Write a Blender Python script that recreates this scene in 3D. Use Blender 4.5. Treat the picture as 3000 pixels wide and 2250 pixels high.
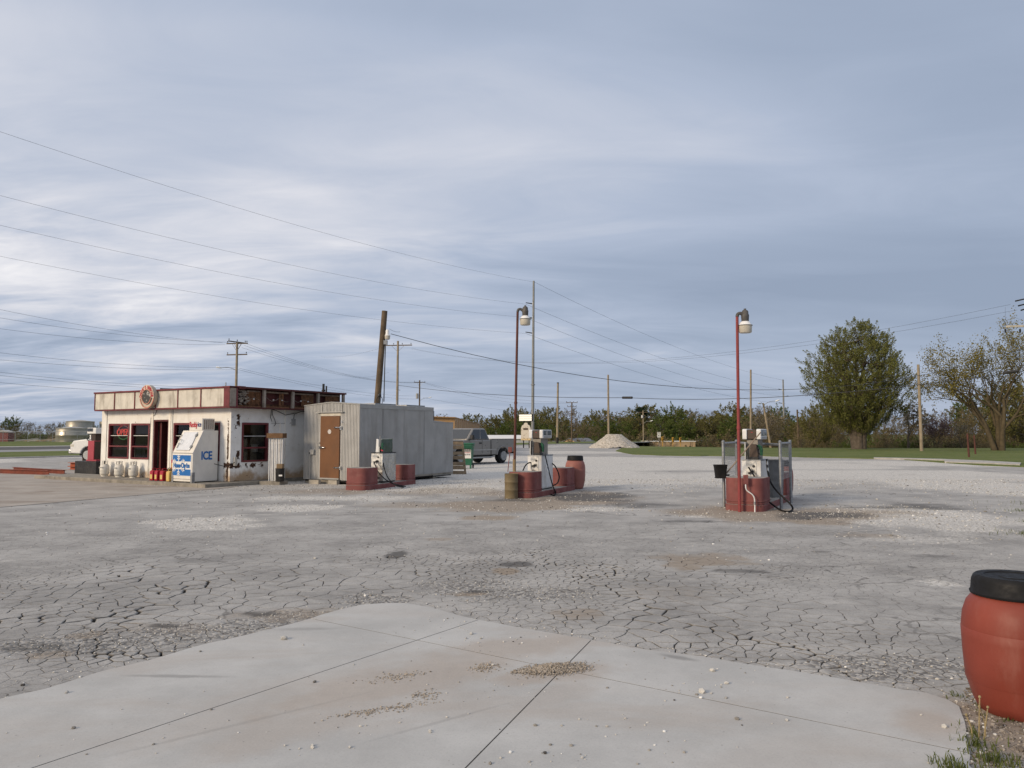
import bpy, bmesh, math, random
import numpy as np
from mathutils import Vector, Matrix
R = math.radians
for _o in list(bpy.data.objects): bpy.data.objects.remove(_o)
scene = bpy.context.scene
col = scene.collection
# ------------------------------------------------------------------ camera
EYE = 1.65; FPX = 2250.0; PITCH = math.atan(145 / 2250)
cd = bpy.data.cameras.new('camera'); cam = bpy.data.objects.new('camera', cd); col.objects.link(cam)
cam.location = (0, 0, EYE); cam.rotation_euler = (math.pi / 2 + PITCH, 0, 0)
cd.sensor_width = 36; cd.lens = 27.0; cd.clip_start = .05; cd.clip_end = 6000
scene.camera = cam
# ------------------------------------------------------------------ sky
SUN_EL = R(21); SUN_AZ = math.atan2(-.62, -.78)      # towards the sun: left and behind the camera
w = bpy.data.worlds.new('World'); scene.world = w; w.use_nodes = True
nt = w.node_tree; nt.nodes.clear()
def wn(t, **k):
    n = nt.nodes.new(t)
    for a, b in k.items(): setattr(n, a, b)
    return n
def wl(a, b): nt.links.new(a, b)
def wmath(op, a, b=None, c=None, clamp=False):
    n = wn('ShaderNodeMath', operation=op); n.use_clamp = clamp
    for i, v in enumerate((a, b, c)):
        if v is None: continue
        if isinstance(v, (int, float)): n.inputs[i].default_value = v
        else: wl(v, n.inputs[i])
    return n.outputs[0]
tc = wn('ShaderNodeTexCoord'); sx = wn('ShaderNodeSeparateXYZ'); wl(tc.outputs['Generated'], sx.inputs[0])
zz = wmath('MAXIMUM', sx.outputs[2], 0.0)
den = wmath('ADD', zz, .13)
cx = wmath('DIVIDE', sx.outputs[0], den); cy = wmath('DIVIDE', sx.outputs[1], den)
cv = wn('ShaderNodeCombineXYZ'); wl(cx, cv.inputs[0]); wl(cy, cv.inputs[1])
mp = wn('ShaderNodeMapping'); wl(cv.outputs[0], mp.inputs[0]); mp.inputs['Rotation'].default_value = (0, 0, R(14)); mp.inputs['Scale'].default_value = (.42, .95, 1); mp.inputs['Location'].default_value = (3.1, 1.9, 0)
def wnoise(scale, detail, rough, dist, vec):
    n = wn('ShaderNodeTexNoise'); n.inputs['Scale'].default_value = scale; n.inputs['Detail'].default_value = detail
    n.inputs['Roughness'].default_value = rough; n.inputs['Distortion'].default_value = dist; wl(vec, n.inputs['Vector']); return n.outputs[0]
n1 = wnoise(.75, 3, .5, .3, mp.outputs[0]); n2 = wnoise(2.3, 7, .58, .9, mp.outputs[0]); n3 = wnoise(6.5, 6, .6, .4, mp.outputs[0])
# the finer broken cloud thins out towards the side away from the sun
toward = wmath('ADD', wmath('MULTIPLY', sx.outputs[0], -.62), wmath('MULTIPLY', sx.outputs[1], -.12))
tow = wn('ShaderNodeMapRange'); wl(toward, tow.inputs[0]); tow.inputs[1].default_value = -.45; tow.inputs[2].default_value = .42; tow.interpolation_type = 'SMOOTHSTEP'
lowb = wn('ShaderNodeMapRange'); wl(zz, lowb.inputs[0]); lowb.inputs[1].default_value = .42; lowb.inputs[2].default_value = .12; lowb.interpolation_type = 'SMOOTHSTEP'
fine = wmath('MULTIPLY', wmath('MULTIPLY', tow.outputs[0], lowb.outputs[0]), .9)
v = wmath('ADD', wmath('MULTIPLY', wmath('SUBTRACT', n1, .5), 1.25), .52)
v = wmath('ADD', v, wmath('MULTIPLY', wmath('SUBTRACT', n2, .5), wmath('ADD', wmath('MULTIPLY', fine, 1.1), .34)))
v = wmath('ADD', v, wmath('MULTIPLY', wmath('SUBTRACT', n3, .5), wmath('MULTIPLY', fine, .7)))
v = wmath('ADD', v, wmath('MULTIPLY', wmath('SUBTRACT', tow.outputs[0], .5), .24))
v = wmath('ADD', v, wmath('MULTIPLY', wmath('SUBTRACT', zz, .22), .30))
ramp = wn('ShaderNodeValToRGB'); wl(v, ramp.inputs[0]); cr = ramp.color_ramp
stops = [(.12, (.225, .272, .362)), (.34, (.272, .322, .418)), (.50, (.332, .380, .478)), (.64, (.420, .452, .530)), (.80, (.535, .545, .595)), (1.0, (.68, .672, .690))]
cr.elements[0].position, cr.elements[0].color = stops[0][0], stops[0][1] + (1,)
cr.elements[1].position, cr.elements[1].color = stops[-1][0], stops[-1][1] + (1,)
for p_, c_ in stops[1:-1]:
    e = cr.elements.new(p_); e.color = c_ + (1,)
sky = wn('ShaderNodeTexSky'); sky.sky_type = 'NISHITA'; sky.sun_disc = False; sky.sun_elevation = SUN_EL; sky.sun_rotation = math.pi / 2 - SUN_AZ
sky.air_density = 1.0; sky.dust_density = 2.0
bg1 = wn('ShaderNodeBackground'); wl(sky.outputs[0], bg1.inputs[0]); bg1.inputs[1].default_value = .05
bg2 = wn('ShaderNodeBackground'); wl(ramp.outputs[0], bg2.inputs[0]); bg2.inputs[1].default_value = .98
mx = wn('ShaderNodeMixShader'); mx.inputs[0].default_value = .93; wl(bg1.outputs[0], mx.inputs[1]); wl(bg2.outputs[0], mx.inputs[2])
wo = wn('ShaderNodeOutputWorld'); wl(mx.outputs[0], wo.inputs[0])
# ------------------------------------------------------------------ veiled low sun
sd = bpy.data.lights.new('sun', 'SUN'); sd.energy = 2.0; sd.angle = R(14); sd.color = (1.0, .81, .58)
sun = bpy.data.objects.new('sun', sd); col.objects.link(sun)
sdir = Vector((math.cos(SUN_AZ) * math.cos(SUN_EL), math.sin(SUN_AZ) * math.cos(SUN_EL), math.sin(SUN_EL)))
sun.rotation_euler = (-sdir).to_track_quat('-Z', 'Y').to_euler(); sun.location = (-30, -20, 30)
vs = scene.view_settings; vs.view_transform = 'Standard'; vs.look = 'None'; vs.exposure = 0.50; vs.gamma = 1; vs.use_curve_mapping = False
# ================================================================== helpers
def ray(px, py):
    u = (px - 1500) / FPX; v = (1125 - py) / FPX
    return (u, math.cos(PITCH) - v * math.sin(PITCH), math.sin(PITCH) + v * math.cos(PITCH))
def G(px, py, z=0.0):                      # a point of the ground seen in the survey photograph
    d = ray(px, py); t = (z - EYE) / d[2]; return Vector((d[0] * t, d[1] * t, z))
def P(px, py, Y):                          # a point at a surveyed distance Y
    d = ray(px, py); t = Y / d[1]; return Vector((d[0] * t, Y, EYE + d[2] * t))
class MB:
    def __init__(s): s.v = []; s.f = []
    def add(s, vs_, fs, M=None):
        b = len(s.v)
        for p in vs_:
            s.v.append(tuple(M @ Vector(p)) if M is not None else tuple(p))
        for f in fs: s.f.append(tuple(i + b for i in f))
        return s
    def box(s, x0, x1, y0, y1, z0, z1, M=None):
        return s.add([(x0, y0, z0), (x1, y0, z0), (x1, y1, z0), (x0, y1, z0), (x0, y0, z1), (x1, y0, z1), (x1, y1, z1), (x0, y1, z1)],
                     [(0, 3, 2, 1), (4, 5, 6, 7), (0, 1, 5, 4), (1, 2, 6, 5), (2, 3, 7, 6), (3, 0, 4, 7)], M)
    def tube(s, pts, r, n=8, cap=True, M=None):
        pts = [Vector(p) for p in pts]; rs = r if isinstance(r, (list, tuple)) else [r] * len(pts)
        vs_ = []; fs = []; prev = None
        for i, p in enumerate(pts):
            t = (pts[min(i + 1, len(pts) - 1)] - pts[max(i - 1, 0)]).normalized()
            if prev is None:
                a = Vector((0, 0, 1)) if abs(t.z) < .9 else Vector((1, 0, 0)); u = t.cross(a).normalized()
            else:
                u = (prev - t * prev.dot(t)); u = u.normalized() if u.length > 1e-6 else t.orthogonal().normalized()
            prev = u; w_ = t.cross(u)
            for k in range(n):
                a = 2 * math.pi * k / n; vs_.append(p + (u * math.cos(a) + w_ * math.sin(a)) * rs[i])
        for i in range(len(pts) - 1):
            for k in range(n):
                k2 = (k + 1) % n; fs.append((i * n + k, i * n + k2, (i + 1) * n + k2, (i + 1) * n + k))
        if cap: fs.append(tuple(range(n - 1, -1, -1))); fs.append(tuple((len(pts) - 1) * n + k for k in range(n)))
        return s.add(vs_, fs, M)
    def cyl(s, p0, p1, r0, r1=None, n=12, M=None): return s.tube([p0, p1], [r0, r0 if r1 is None else r1], n, True, M)
    def lathe(s, prof, n=24, c=(0, 0, 0), M=None):
        vs_ = []; fs = []
        for r_, z_ in prof:
            for k in range(n):
                a = 2 * math.pi * k / n; vs_.append((c[0] + r_ * math.cos(a), c[1] + r_ * math.sin(a), c[2] + z_))
        for i in range(len(prof) - 1):
            for k in range(n):
                k2 = (k + 1) % n; fs.append((i * n + k, i * n + k2, (i + 1) * n + k2, (i + 1) * n + k))
        if prof[0][0] > 1e-5: fs.append(tuple(range(n - 1, -1, -1)))
        if prof[-1][0] > 1e-5: fs.append(tuple((len(prof) - 1) * n + k for k in range(n)))
        return s.add(vs_, fs, M)
    def prism(s, poly, a, b, plane='xy', M=None):
        def q(p, t): return {'xy': (p[0], p[1], t), 'xz': (p[0], t, p[1]), 'yz': (t, p[0], p[1])}[plane]
        n = len(poly)
        return s.add([q(p, a) for p in poly] + [q(p, b) for p in poly],
                     [tuple(range(n - 1, -1, -1)), tuple(range(n, 2 * n))] + [(i, (i + 1) % n, n + (i + 1) % n, n + i) for i in range(n)], M)
    def mesh(s, me, M):
        return s.add([v.co for v in me.vertices], [tuple(p.vertices) for p in me.polygons], M)
    def build(s, name, mat, parent=None, bevel=0, smooth=40, seg=2, fix=True):
        me = bpy.data.meshes.new(name); me.from_pydata(s.v, [], s.f)
        if fix:
            bm = bmesh.new(); bm.from_mesh(me); bmesh.ops.remove_doubles(bm, verts=bm.verts, dist=1e-6); bmesh.ops.recalc_face_normals(bm, faces=bm.faces); bm.to_mesh(me); bm.free()
        me.materials.append(mat)
        if smooth:
            me.shade_smooth(); me.set_sharp_from_angle(angle=R(smooth))
        return link(name, me, parent, bevel, seg)
def link(name, me, parent=None, bevel=0, seg=2):
    o = bpy.data.objects.new(name, me); col.objects.link(o)
    if parent is not None: o.parent = parent
    if bevel:
        m = o.modifiers.new('bevel', 'BEVEL'); m.width = bevel; m.segments = seg; m.limit_method = 'ANGLE'; m.angle_limit = R(40); m.harden_normals = False
    return o
def tag(o, label=None, cat=None, group=None, kind=None):
    if label: o['label'] = label
    if cat: o['category'] = cat
    if group: o['group'] = group
    if kind: o['kind'] = kind
    return o
def thing(name, label, cat, loc=(0, 0, 0), rz=0, group=None):
    o = bpy.data.objects.new(name, None); col.objects.link(o); o.location = loc; o.rotation_euler = (0, 0, rz); o.empty_display_size = .1
    return tag(o, label, cat, group)
def copy_tree(o, parent=None):
    c = o.copy(); col.objects.link(c); c.parent = parent
    for ch in list(o.children): copy_tree(ch, c)
    return c
def Tm(x, y, z): return Matrix.Translation((x, y, z))
def Rz(a): return Matrix.Rotation(a, 4, 'Z')
def Rx(a): return Matrix.Rotation(a, 4, 'X')
def Ry(a): return Matrix.Rotation(a, 4, 'Y')
# ---- procedural materials
class NT:
    def __init__(s, name):
        s.m = bpy.data.materials.new(name); s.m.use_nodes = True; s.t = s.m.node_tree; s.b = s.t.nodes['Principled BSDF']; s.o = s.t.nodes['Material Output']
    def n(s, t, **k):
        n = s.t.nodes.new(t)
        for a, b in k.items(): setattr(n, a, b)
        return n
    def l(s, a, b): s.t.links.new(a, b)
    def put(s, sock, v):
        if isinstance(v, bpy.types.NodeSocket): s.l(v, sock)
        elif isinstance(v, tuple): sock.default_value = v + (1,) if len(v) == 3 and sock.type == 'RGBA' else v
        else: sock.default_value = v
    def math(s, op, a, b=0.0, c=0.0, clamp=False):
        n = s.n('ShaderNodeMath', operation=op); n.use_clamp = clamp
        for i, v in enumerate((a, b, c)): s.put(n.inputs[i], v)
        return n.outputs[0]
    def mix(s, f, a, b, mode='MIX'):
        n = s.n('ShaderNodeMix', data_type='RGBA', blend_type=mode); s.put(n.inputs[0], f); s.put(n.inputs[6], a); s.put(n.inputs[7], b); return n.outputs[2]
    def rng(s, v, a, b, c=0.0, d=1.0):
        n = s.n('ShaderNodeMapRange'); n.interpolation_type = 'SMOOTHSTEP'; s.put(n.inputs[0], v)
        for i, q in enumerate((a, b, c, d)): n.inputs[i + 1].default_value = q
        return n.outputs[0]
    def coord(s, kind='Object', scale=(1, 1, 1), rot=(0, 0, 0)):
        if kind == 'World': o = s.n('ShaderNodeNewGeometry').outputs['Position']
        else: o = s.n('ShaderNodeTexCoord').outputs[kind]
        if scale != (1, 1, 1) or rot != (0, 0, 0):
            m = s.n('ShaderNodeMapping'); s.l(o, m.inputs[0]); m.inputs['Scale'].default_value = scale; m.inputs['Rotation'].default_value = rot; o = m.outputs[0]
        return o
    def noise(s, v, scale, detail=5, rough=.55, dist=0):
        n = s.n('ShaderNodeTexNoise'); s.l(v, n.inputs['Vector']); n.inputs['Scale'].default_value = scale; n.inputs['Detail'].default_value = detail; n.inputs['Roughness'].default_value = rough; n.inputs['Distortion'].default_value = dist; return n.outputs[0]
    def voro(s, v, scale, feature='F1', out='Distance'):
        n = s.n('ShaderNodeTexVoronoi', feature=feature); s.l(v, n.inputs['Vector']); n.inputs['Scale'].default_value = scale; return n.outputs[out]
    def attr(s, name): return s.n('ShaderNodeAttribute', attribute_name=name).outputs['Fac']
    def sep(s, v):
        n = s.n('ShaderNodeSeparateXYZ'); s.l(v, n.inputs[0]); return n.outputs
    def bump(s, h, strength=.3, dist=.01):
        n = s.n('ShaderNodeBump'); n.inputs['Strength'].default_value = strength; n.inputs['Distance'].default_value = dist; s.l(h, n.inputs['Height']); s.l(n.outputs[0], s.b.inputs['Normal'])
    def fin(s, c, rough=.6, metal=0, spec=.4):
        s.put(s.b.inputs['Base Color'], c); s.put(s.b.inputs['Roughness'], rough); s.put(s.b.inputs['Metallic'], metal); s.b.inputs['Specular IOR Level'].default_value = spec; return s.m
def M_(name, c, rough=.6, metal=0, var=.16, scale=4, dirt=None, damt=.5, dscale=3, stretch=1, bump=.12, bscale=60, spec=.35, rust=None, ramt=.5):
    """weathered surface: colour drift, streaked dirt, optional rust blotches and fine relief"""
    t = NT(name); o = t.coord('Object'); v = t.noise(o, scale, 6)
    k = 1 - var
    cc = t.mix(t.rng(v, .3, .72), tuple(q * k for q in c), tuple(min(1, q * (1 + var * .6)) for q in c))
    if dirt:
        o2 = t.coord('Object', (1, 1, 1 / stretch)); d = t.noise(o2, dscale, 8, .65)
        cc = t.mix(t.math('MULTIPLY', t.rng(d, .47, .72), damt), cc, dirt)
    if rust:
        r_ = t.noise(o, dscale * 1.7, 9, .7, .4); rm = t.rng(r_, 1 - ramt * .9, 1.03 - ramt * .9)
        cc = t.mix(rm, cc, t.mix(t.noise(o, 30, 4), rust, tuple(q * .35 for q in rust)))
    rr = t.rng(t.noise(o, scale * 2.3, 4), .3, .7, max(.03, rough - .1), min(1, rough + .12))
    if bump: t.bump(t.noise(o, bscale, 5, .7), bump, .004)
    return t.fin(cc, rr, metal, spec)
def text_mesh(s, size, extrude=.003, offset=0, space=1.0, shear=0, outline=0):
    cu = bpy.data.curves.new('lettering', 'FONT'); cu.body = s; cu.size = size; cu.extrude = extrude; cu.offset = offset; cu.space_character = space; cu.shear = shear
    cu.align_x = 'CENTER'; cu.align_y = 'CENTER'; cu.resolution_u = 3
    if outline: cu.fill_mode = 'NONE'; cu.extrude = 0; cu.bevel_depth = outline; cu.bevel_resolution = 1
    ob = bpy.data.objects.new('lettering', cu); col.objects.link(ob); dg = bpy.context.evaluated_depsgraph_get()
    me = bpy.data.meshes.new_from_object(ob.evaluated_get(dg)); bpy.data.objects.remove(ob); bpy.data.curves.remove(cu); return me
# ---- array noise for laying out wear on the ground
def _h(ix, iy, s):
    n = (ix.astype(np.int64) * 374761393 + iy.astype(np.int64) * 668265263 + s * 974711) & 0xffffffff
    n = ((n ^ (n >> 13)) * 1274126177) & 0xffffffff
    return ((n ^ (n >> 16)) & 0xffffff) / float(0xffffff)
def vn(x, y, s=0):
    x = np.asarray(x, float); y = np.asarray(y, float); ix = np.floor(x); iy = np.floor(y); fx = x - ix; fy = y - iy
    fx = fx * fx * (3 - 2 * fx); fy = fy * fy * (3 - 2 * fy)
    a = _h(ix, iy, s); b = _h(ix + 1, iy, s); c = _h(ix, iy + 1, s); d = _h(ix + 1, iy + 1, s)
    return (a * (1 - fx) + b * fx) * (1 - fy) + (c * (1 - fx) + d * fx) * fy
def fbm(x, y, s=0, oct_=4):
    t = 0; a = .5; tot = 0
    for k in range(oct_):
        t = t + a * vn(np.asarray(x) * 2 ** k + 17.3 * k, np.asarray(y) * 2 ** k - 9.1 * k, s + k); tot += a; a *= .5
    return t / tot
def sstep(v, a, b):
    t = np.clip((np.asarray(v, float) - a) / (b - a), 0, 1); return t * t * (3 - 2 * t)
def blob(x, y, px, py, rx, ry, s=0, edge=.55):
    """a patch of wear, centred on a surveyed ground point, radii given as seen there"""
    c = G(px, py); a = rx * c.y / FPX; b = max((G(px, py - ry).y - G(px, py + ry).y) / 2, .05)
    d = np.sqrt(((x - c.x) / a) ** 2 + ((y - c.y) / b) ** 2)
    d = d + (fbm(x / a * 2.2, y / b * 2.2, s, 4) - .5) * 1.1
    return 1 - sstep(d, 1 - edge, 1 + edge * .6)
# ================================================================== ground
RD = R(31.3)                                   # the street, the station and its drive share one heading
rng = np.random.default_rng(7); random.seed(7)
def inpoly(x, y, poly):
    x = np.asarray(x, float); y = np.asarray(y, float); r_ = np.zeros(x.shape, bool); n = len(poly)
    for i in range(n):
        x1, y1 = poly[i][:2]; x2, y2 = poly[(i + 1) % n][:2]
        c = ((y1 > y) != (y2 > y)); xi = (x2 - x1) * (y - y1) / ((y2 - y1) if y2 != y1 else 1e-9) + x1
        r_ ^= c & (x < xi)
    return r_
# -- what lies where: brown dirt, pale limestone dust, dark tar and damp, cracked asphalt
BROWN = [(1700, 1458, 170, 20, 1), (1480, 1482, 260, 18, .7), (2340, 1512, 260, 22, .9), (2120, 1500, 200, 18, .6), (2500, 1500, 260, 14, .55), (950, 1440, 200, 10, .5), (1320, 1440, 180, 14, .5),
         (1230, 1480, 260, 10, .4), (1480, 1675, 45, 10, .9), (1375, 1742, 60, 7, .8), (2040, 1640, 150, 22, .55), (1700, 1800, 90, 22, .5), (1950, 1740, 170, 34, .3), (2000, 1660, 60, 14, .6), (1290, 1580, 50, 6, .5), (1420, 1518, 90, 9, .6),
         (840, 1800, 200, 26, .45), (500, 1840, 220, 20, .35), (250, 1865, 60, 12, .5), (140, 1920, 90, 16, .5), (2550, 1570, 120, 10, .4), (2960, 2160, 120, 130, .75)]
PALE = [(600, 1530, 190, 22, 1), (880, 1488, 130, 12, .8), (2700, 1520, 260, 44, .75), (2000, 1400, 900, 22, .5), (2050, 1512, 90, 8, .6), (2850, 1420, 300, 30, .6), (1960, 1365, 700, 14, .8), (1000, 1460, 300, 10, .5), (2760, 1710, 70, 14, .6), (2690, 1580, 200, 16, .35), (2380, 1960, 200, 30, .35), (1750, 1490, 160, 9, .5),
        (1300, 1430, 300, 14, .6), (1900, 1425, 120, 16, .4)]
DARK = [(1165, 1625, 34, 13, .95), (1755, 1455, 150, 13, .8), (1700, 1462, 90, 8, .9), (1880, 1480, 150, 10, .6), (2420, 1508, 150, 11, .8), (2330, 1516, 60, 8, .8), (2640, 1488, 190, 8, .6), (1500, 1466, 120, 6, .6), (2700, 1480, 140, 6, .5), (330, 1760, 360, 60, .27), (180, 1800, 200, 22, .3), (800, 1665, 120, 12, .35), (760, 1800, 60, 12, .7), (480, 1835, 60, 9, .6), (110, 1900, 120, 16, .5), (1510, 1655, 60, 9, .8), (1400, 1735, 40, 5, .9), (2160, 1675, 90, 8, .6), (2740, 1632, 60, 7, .5), (2670, 1662, 18, 4, .7), (620, 1640, 120, 9, .3), (250, 1910, 220, 20, .35), (2400, 1618, 40, 5, .5), (2030, 1528, 120, 5, .6), (1000, 1590, 60, 30, .25)]
CRACK = [(1900, 1760, 560, 170, 1), (1500, 1660, 300, 60, 1), (450, 1730, 600, 110, .85), (2450, 1870, 330, 110, .8), (900, 1740, 300, 70, .9), (300, 1900, 340, 60, .8), (1150, 1650, 200, 30, .7), (2000, 1560, 250, 20, .5), (700, 1620, 300, 22, .45), (2700, 1950, 200, 60, .7)]
CRUMB = [(880, 1815, 220, 34, 1), (600, 1850, 260, 30, .8), (1500, 1740, 260, 26, .6), (250, 1890, 260, 40, .7), (1100, 1760, 120, 20, .9), (2600, 1960, 260, 50, .7), (1350, 1715, 160, 20, .6)]
def fields(x, y):
    x = np.asarray(x, float); y = np.asarray(y, float)
    def acc(L, s):
        t = np.zeros(x.shape)
        for i, b in enumerate(L): t = np.maximum(t, np.minimum(1, blob(x, y, b[0], b[1], b[2], b[3], s + i) * b[4] * 1.35))
        return t
    far = sstep(y, 14, 34)
    n1 = fbm(x * .12 + 3, y * .12, 40, 5); n2 = fbm(x * .5, y * .5 + 7, 60, 4); n3 = fbm(x * .06, y * .2, 80, 4)
    brown = np.clip(acc(BROWN, 100) + sstep(n2, .55, .8) * .16, 0, 1)
    pale = np.clip(np.maximum(acc(PALE, 200), far * sstep(n1 * .6 + n3 * .4, .40, .60) * .95) + .10 * n2, 0, 1)
    dark = np.clip(acc(DARK, 300) * (.55 + .9 * fbm(x * 3, y * 3, 12, 3)) + sstep(n1, .6, .75) * .14, 0, 1)
    crumb = np.clip(acc(CRUMB, 500), 0, 1); crack = np.clip(acc(CRACK, 400), 0, 1)
    return brown, pale, dark, crumb, crack
SLABPX = [(-500, 2185), (0, 2055), (136, 2028), (292, 1977), (441, 1940), (610, 1892), (760, 1855), (915, 1818), (1003, 1787), (1060, 1776), (1119, 1772), (1187, 1772), (1254, 1784), (1397, 1819), (1500, 1840), (1734, 1879), (1853, 1903), (2110, 1937), (2381, 1984), (2653, 2028), (2720, 2037), (2780, 2058), (2809, 2078), (2822, 2120), (2829, 2164), (2832, 2250)]
SLAB = [(G(a, b).x, G(a, b).y) for a, b in SLABPX] + [(2.15, 2.2), (2.0, -1.5), (-6.0, -1.5)]
SLABIN = [(a * .985, b - .06) for a, b in SLAB]
def asphalt_mat():
    t = NT('weathered lot'); o = t.coord('World')
    br, pa, dk, fl, cm = (t.attr(k) for k in ('brown', 'pale', 'dark', 'floor', 'crumb'))
    g1 = t.noise(o, .9, 7, .6); g2 = t.noise(o, 9, 6, .65); g3 = t.noise(o, 90, 4, .7)
    c = t.mix(t.rng(g1, .32, .68), (.265, .258, .248), (.405, .395, .378))
    gm = t.noise(t.coord('World', (.8, 1.7, 1), (0, 0, R(20))), 2.2, 8, .68, .5); c = t.mix(t.math('MULTIPLY', t.rng(gm, .50, .72), .55), c, (.50, .485, .455)); c = t.mix(t.math('MULTIPLY', t.rng(gm, .46, .28), .45), c, (.19, .182, .172))
    c = t.mix(t.math('MULTIPLY', t.rng(g2, .45, .72), .35), c, (.47, .455, .43))
    sp = t.noise(o, 55, 3, .6)
    c = t.mix(t.math('MULTIPLY', t.rng(sp, .54, .66), .5), c, (.17, .165, .16))
    st = t.n('ShaderNodeTexVoronoi'); t.l(o, st.inputs['Vector']); st.inputs['Scale'].default_value = 34
    stone = t.mix(.25, t.mix(t.rng(t.sep(st.outputs['Color'])[0], .1, .9), (.34, .325, .30), (.66, .64, .60)), (.54, .52, .485))
    pm = t.rng(t.math('ADD', pa, t.math('MULTIPLY', t.math('SUBTRACT', g2, .5), .9)), .30, .78)
    c = t.mix(pm, c, stone)
    cmk = t.rng(t.math('ADD', cm, t.math('MULTIPLY', t.math('SUBTRACT', g2, .5), 1.2)), .35, .8)
    c = t.mix(t.math('MULTIPLY', cmk, .75), c, t.mix(t.rng(t.sep(st.outputs['Color'])[1], .2, .85), (.13, .125, .12), (.42, .405, .38)))
    c = t.mix(t.math('MULTIPLY', t.rng(t.math('ADD', br, t.math('MULTIPLY', t.math('SUBTRACT', g2, .5), .6)), .2, .95), .85), c, t.mix(g2, (.20, .160, .122), (.36, .30, .235)))
    c = t.mix(t.math('MULTIPLY', t.rng(t.math('ADD', dk, t.math('MULTIPLY', t.math('SUBTRACT', g2, .5), .7)), .15, 1.0), .86), c, (.075, .07, .064))
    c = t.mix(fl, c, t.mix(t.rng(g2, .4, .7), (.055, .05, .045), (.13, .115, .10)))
    # hairline cracks beyond the broken area
    wv = t.n('ShaderNodeVectorMath', operation='ADD'); t.l(o, wv.inputs[0])
    nz = t.n('ShaderNodeTexNoise'); t.l(o, nz.inputs['Vector']); nz.inputs['Scale'].default_value = 1.6; nz.inputs['Detail'].default_value = 5
    sc = t.n('ShaderNodeVectorMath', operation='SCALE'); t.l(nz.outputs['Color'], sc.inputs[0]); sc.inputs[3].default_value = .9; t.l(sc.outputs[0], wv.inputs[1])
    e = t.voro(wv.outputs[0], .8, 'DISTANCE_TO_EDGE'); hm = t.rng(t.noise(o, .35, 4), .5, .62)
    c = t.mix(t.math('MULTIPLY', t.math('MULTIPLY', t.rng(e, .018, .004), hm), .6), c, (.09, .085, .08))
    hgt = t.math('ADD', t.math('MULTIPLY', g3, .5), t.math('ADD', t.math('MULTIPLY', st.outputs['Distance'], t.math('MULTIPLY', t.math('MAXIMUM', pm, cmk), -1.4)), t.math('MULTIPLY', g2, 1.0)))
    t.bump(hgt, .55, .012)
    return t.fin(c, t.math('SUBTRACT', .92, t.math('MULTIPLY', dk, .25)), 0, .25)
M_LOT = asphalt_mat()
def set_attrs(me, x, y, floor=None, pre=None):
    b, p_, d, c, _ = fields(x, y) if pre is None else pre
    for nme, a in (('brown', b), ('pale', p_), ('dark', d), ('crumb', c), ('floor', np.zeros(len(x)) if floor is None else floor)):
        at = me.attributes.new(nme, 'FLOAT', 'POINT'); at.data.foreach_set('value', np.asarray(a, np.float32))
# -- zone where the asphalt has broken into plates
def zone(x, y, m=0.0):
    x = np.asarray(x, float); y = np.asarray(y, float)
    return (y > 3.6 + m) & (y < 14.2 - m) & (np.abs(x + .2) < .735 * y + .9 - m) & (x < 3.1 + (y - 4.6) * .62 - m)
def axis_(a, b, d0, d1, c):
    out = [c]; 
    for sgn, lim in ((1, b), (-1, a)):
        q = c
        while (q < lim) if sgn > 0 else (q > lim):
            q += sgn * (d0 + (d1 - d0) * min(1, abs(q - c) / 45)); out.append(q)
    return np.array(sorted(out))
gx = axis_(-75, 75, .12, 1.1, 0); gy = axis_(-8, 125, .12, 1.3, 6)
X, Y = np.meshgrid(gx, gy); xs = X.ravel(); ys = Y.ravel()
def crest(x, y):
    u = np.asarray(x) / np.maximum(np.asarray(y), 1); return np.interp(u, [-.9, -.25, -.1, .12, .17, .24, .30, .8], [400, 300, 128, 122, 98, 93, 89, 84])
inz = zone(xs, ys, .35); zs = np.where(inz, -.03, .0) + (fbm(xs * .25, ys * .25, 5, 3) - .5) * .02 * np.where(inz, 0, 1) * sstep(ys, 16, 22)
nx, ny = len(gx), len(gy); idx = np.arange(nx * ny).reshape(ny, nx)
q = np.stack([idx[:-1, :-1], idx[:-1, 1:], idx[1:, 1:], idx[1:, :-1]], -1).reshape(-1, 4)
cxq = xs[q].mean(1); cyq = ys[q].mean(1); nn = cxq * math.cos(RD) - cyq * math.sin(RD)
keep = (cyq < np.minimum(117, crest(cxq, cyq) - 4)) & (nn > -56) & ~inpoly(cxq, cyq, [(a * .93, b - .45) for a, b in SLAB])
q = q[keep]
me = bpy.data.meshes.new('parking_lot'); me.from_pydata(np.stack([xs, ys, zs], 1).tolist(), [], q.tolist()); set_attrs(me, xs, ys, inz.astype(float)); me.materials.append(M_LOT); me.shade_smooth()
lot = tag(link('parking_lot', me), kind='structure')
# -- plates of broken asphalt
def plate_seeds():
    pts = []; cell = {}
    tries = 110000; cx_ = rng.uniform(-11, 9, tries); cy_ = 3.6 + 10.6 * rng.random(tries) ** .8
    rad = .055 + .105 * sstep(fbm(cx_ * .55, cy_ * .55, 21, 3), .35, .65) + .03 * rng.random(tries)
    ok = zone(cx_, cy_) & ~inpoly(cx_, cy_, [(a * .94, b - .35) for a, b in SLAB])
    for a, b, r_ in zip(cx_[ok], cy_[ok], rad[ok]):
        k = (int(a // .4), int(b // .4)); bad = False
        for i in (-1, 0, 1):
            for j in (-1, 0, 1):
                for p_ in cell.get((k[0] + i, k[1] + j), ()):
                    if (p_[0] - a) ** 2 + (p_[1] - b) ** 2 < ((r_ + p_[2]) * .5) ** 2 * 1.35: bad = True; break
                if bad: break
            if bad: break
        if not bad: cell.setdefault(k, []).append((a, b, r_)); pts.append((a, b))
    return pts
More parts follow.
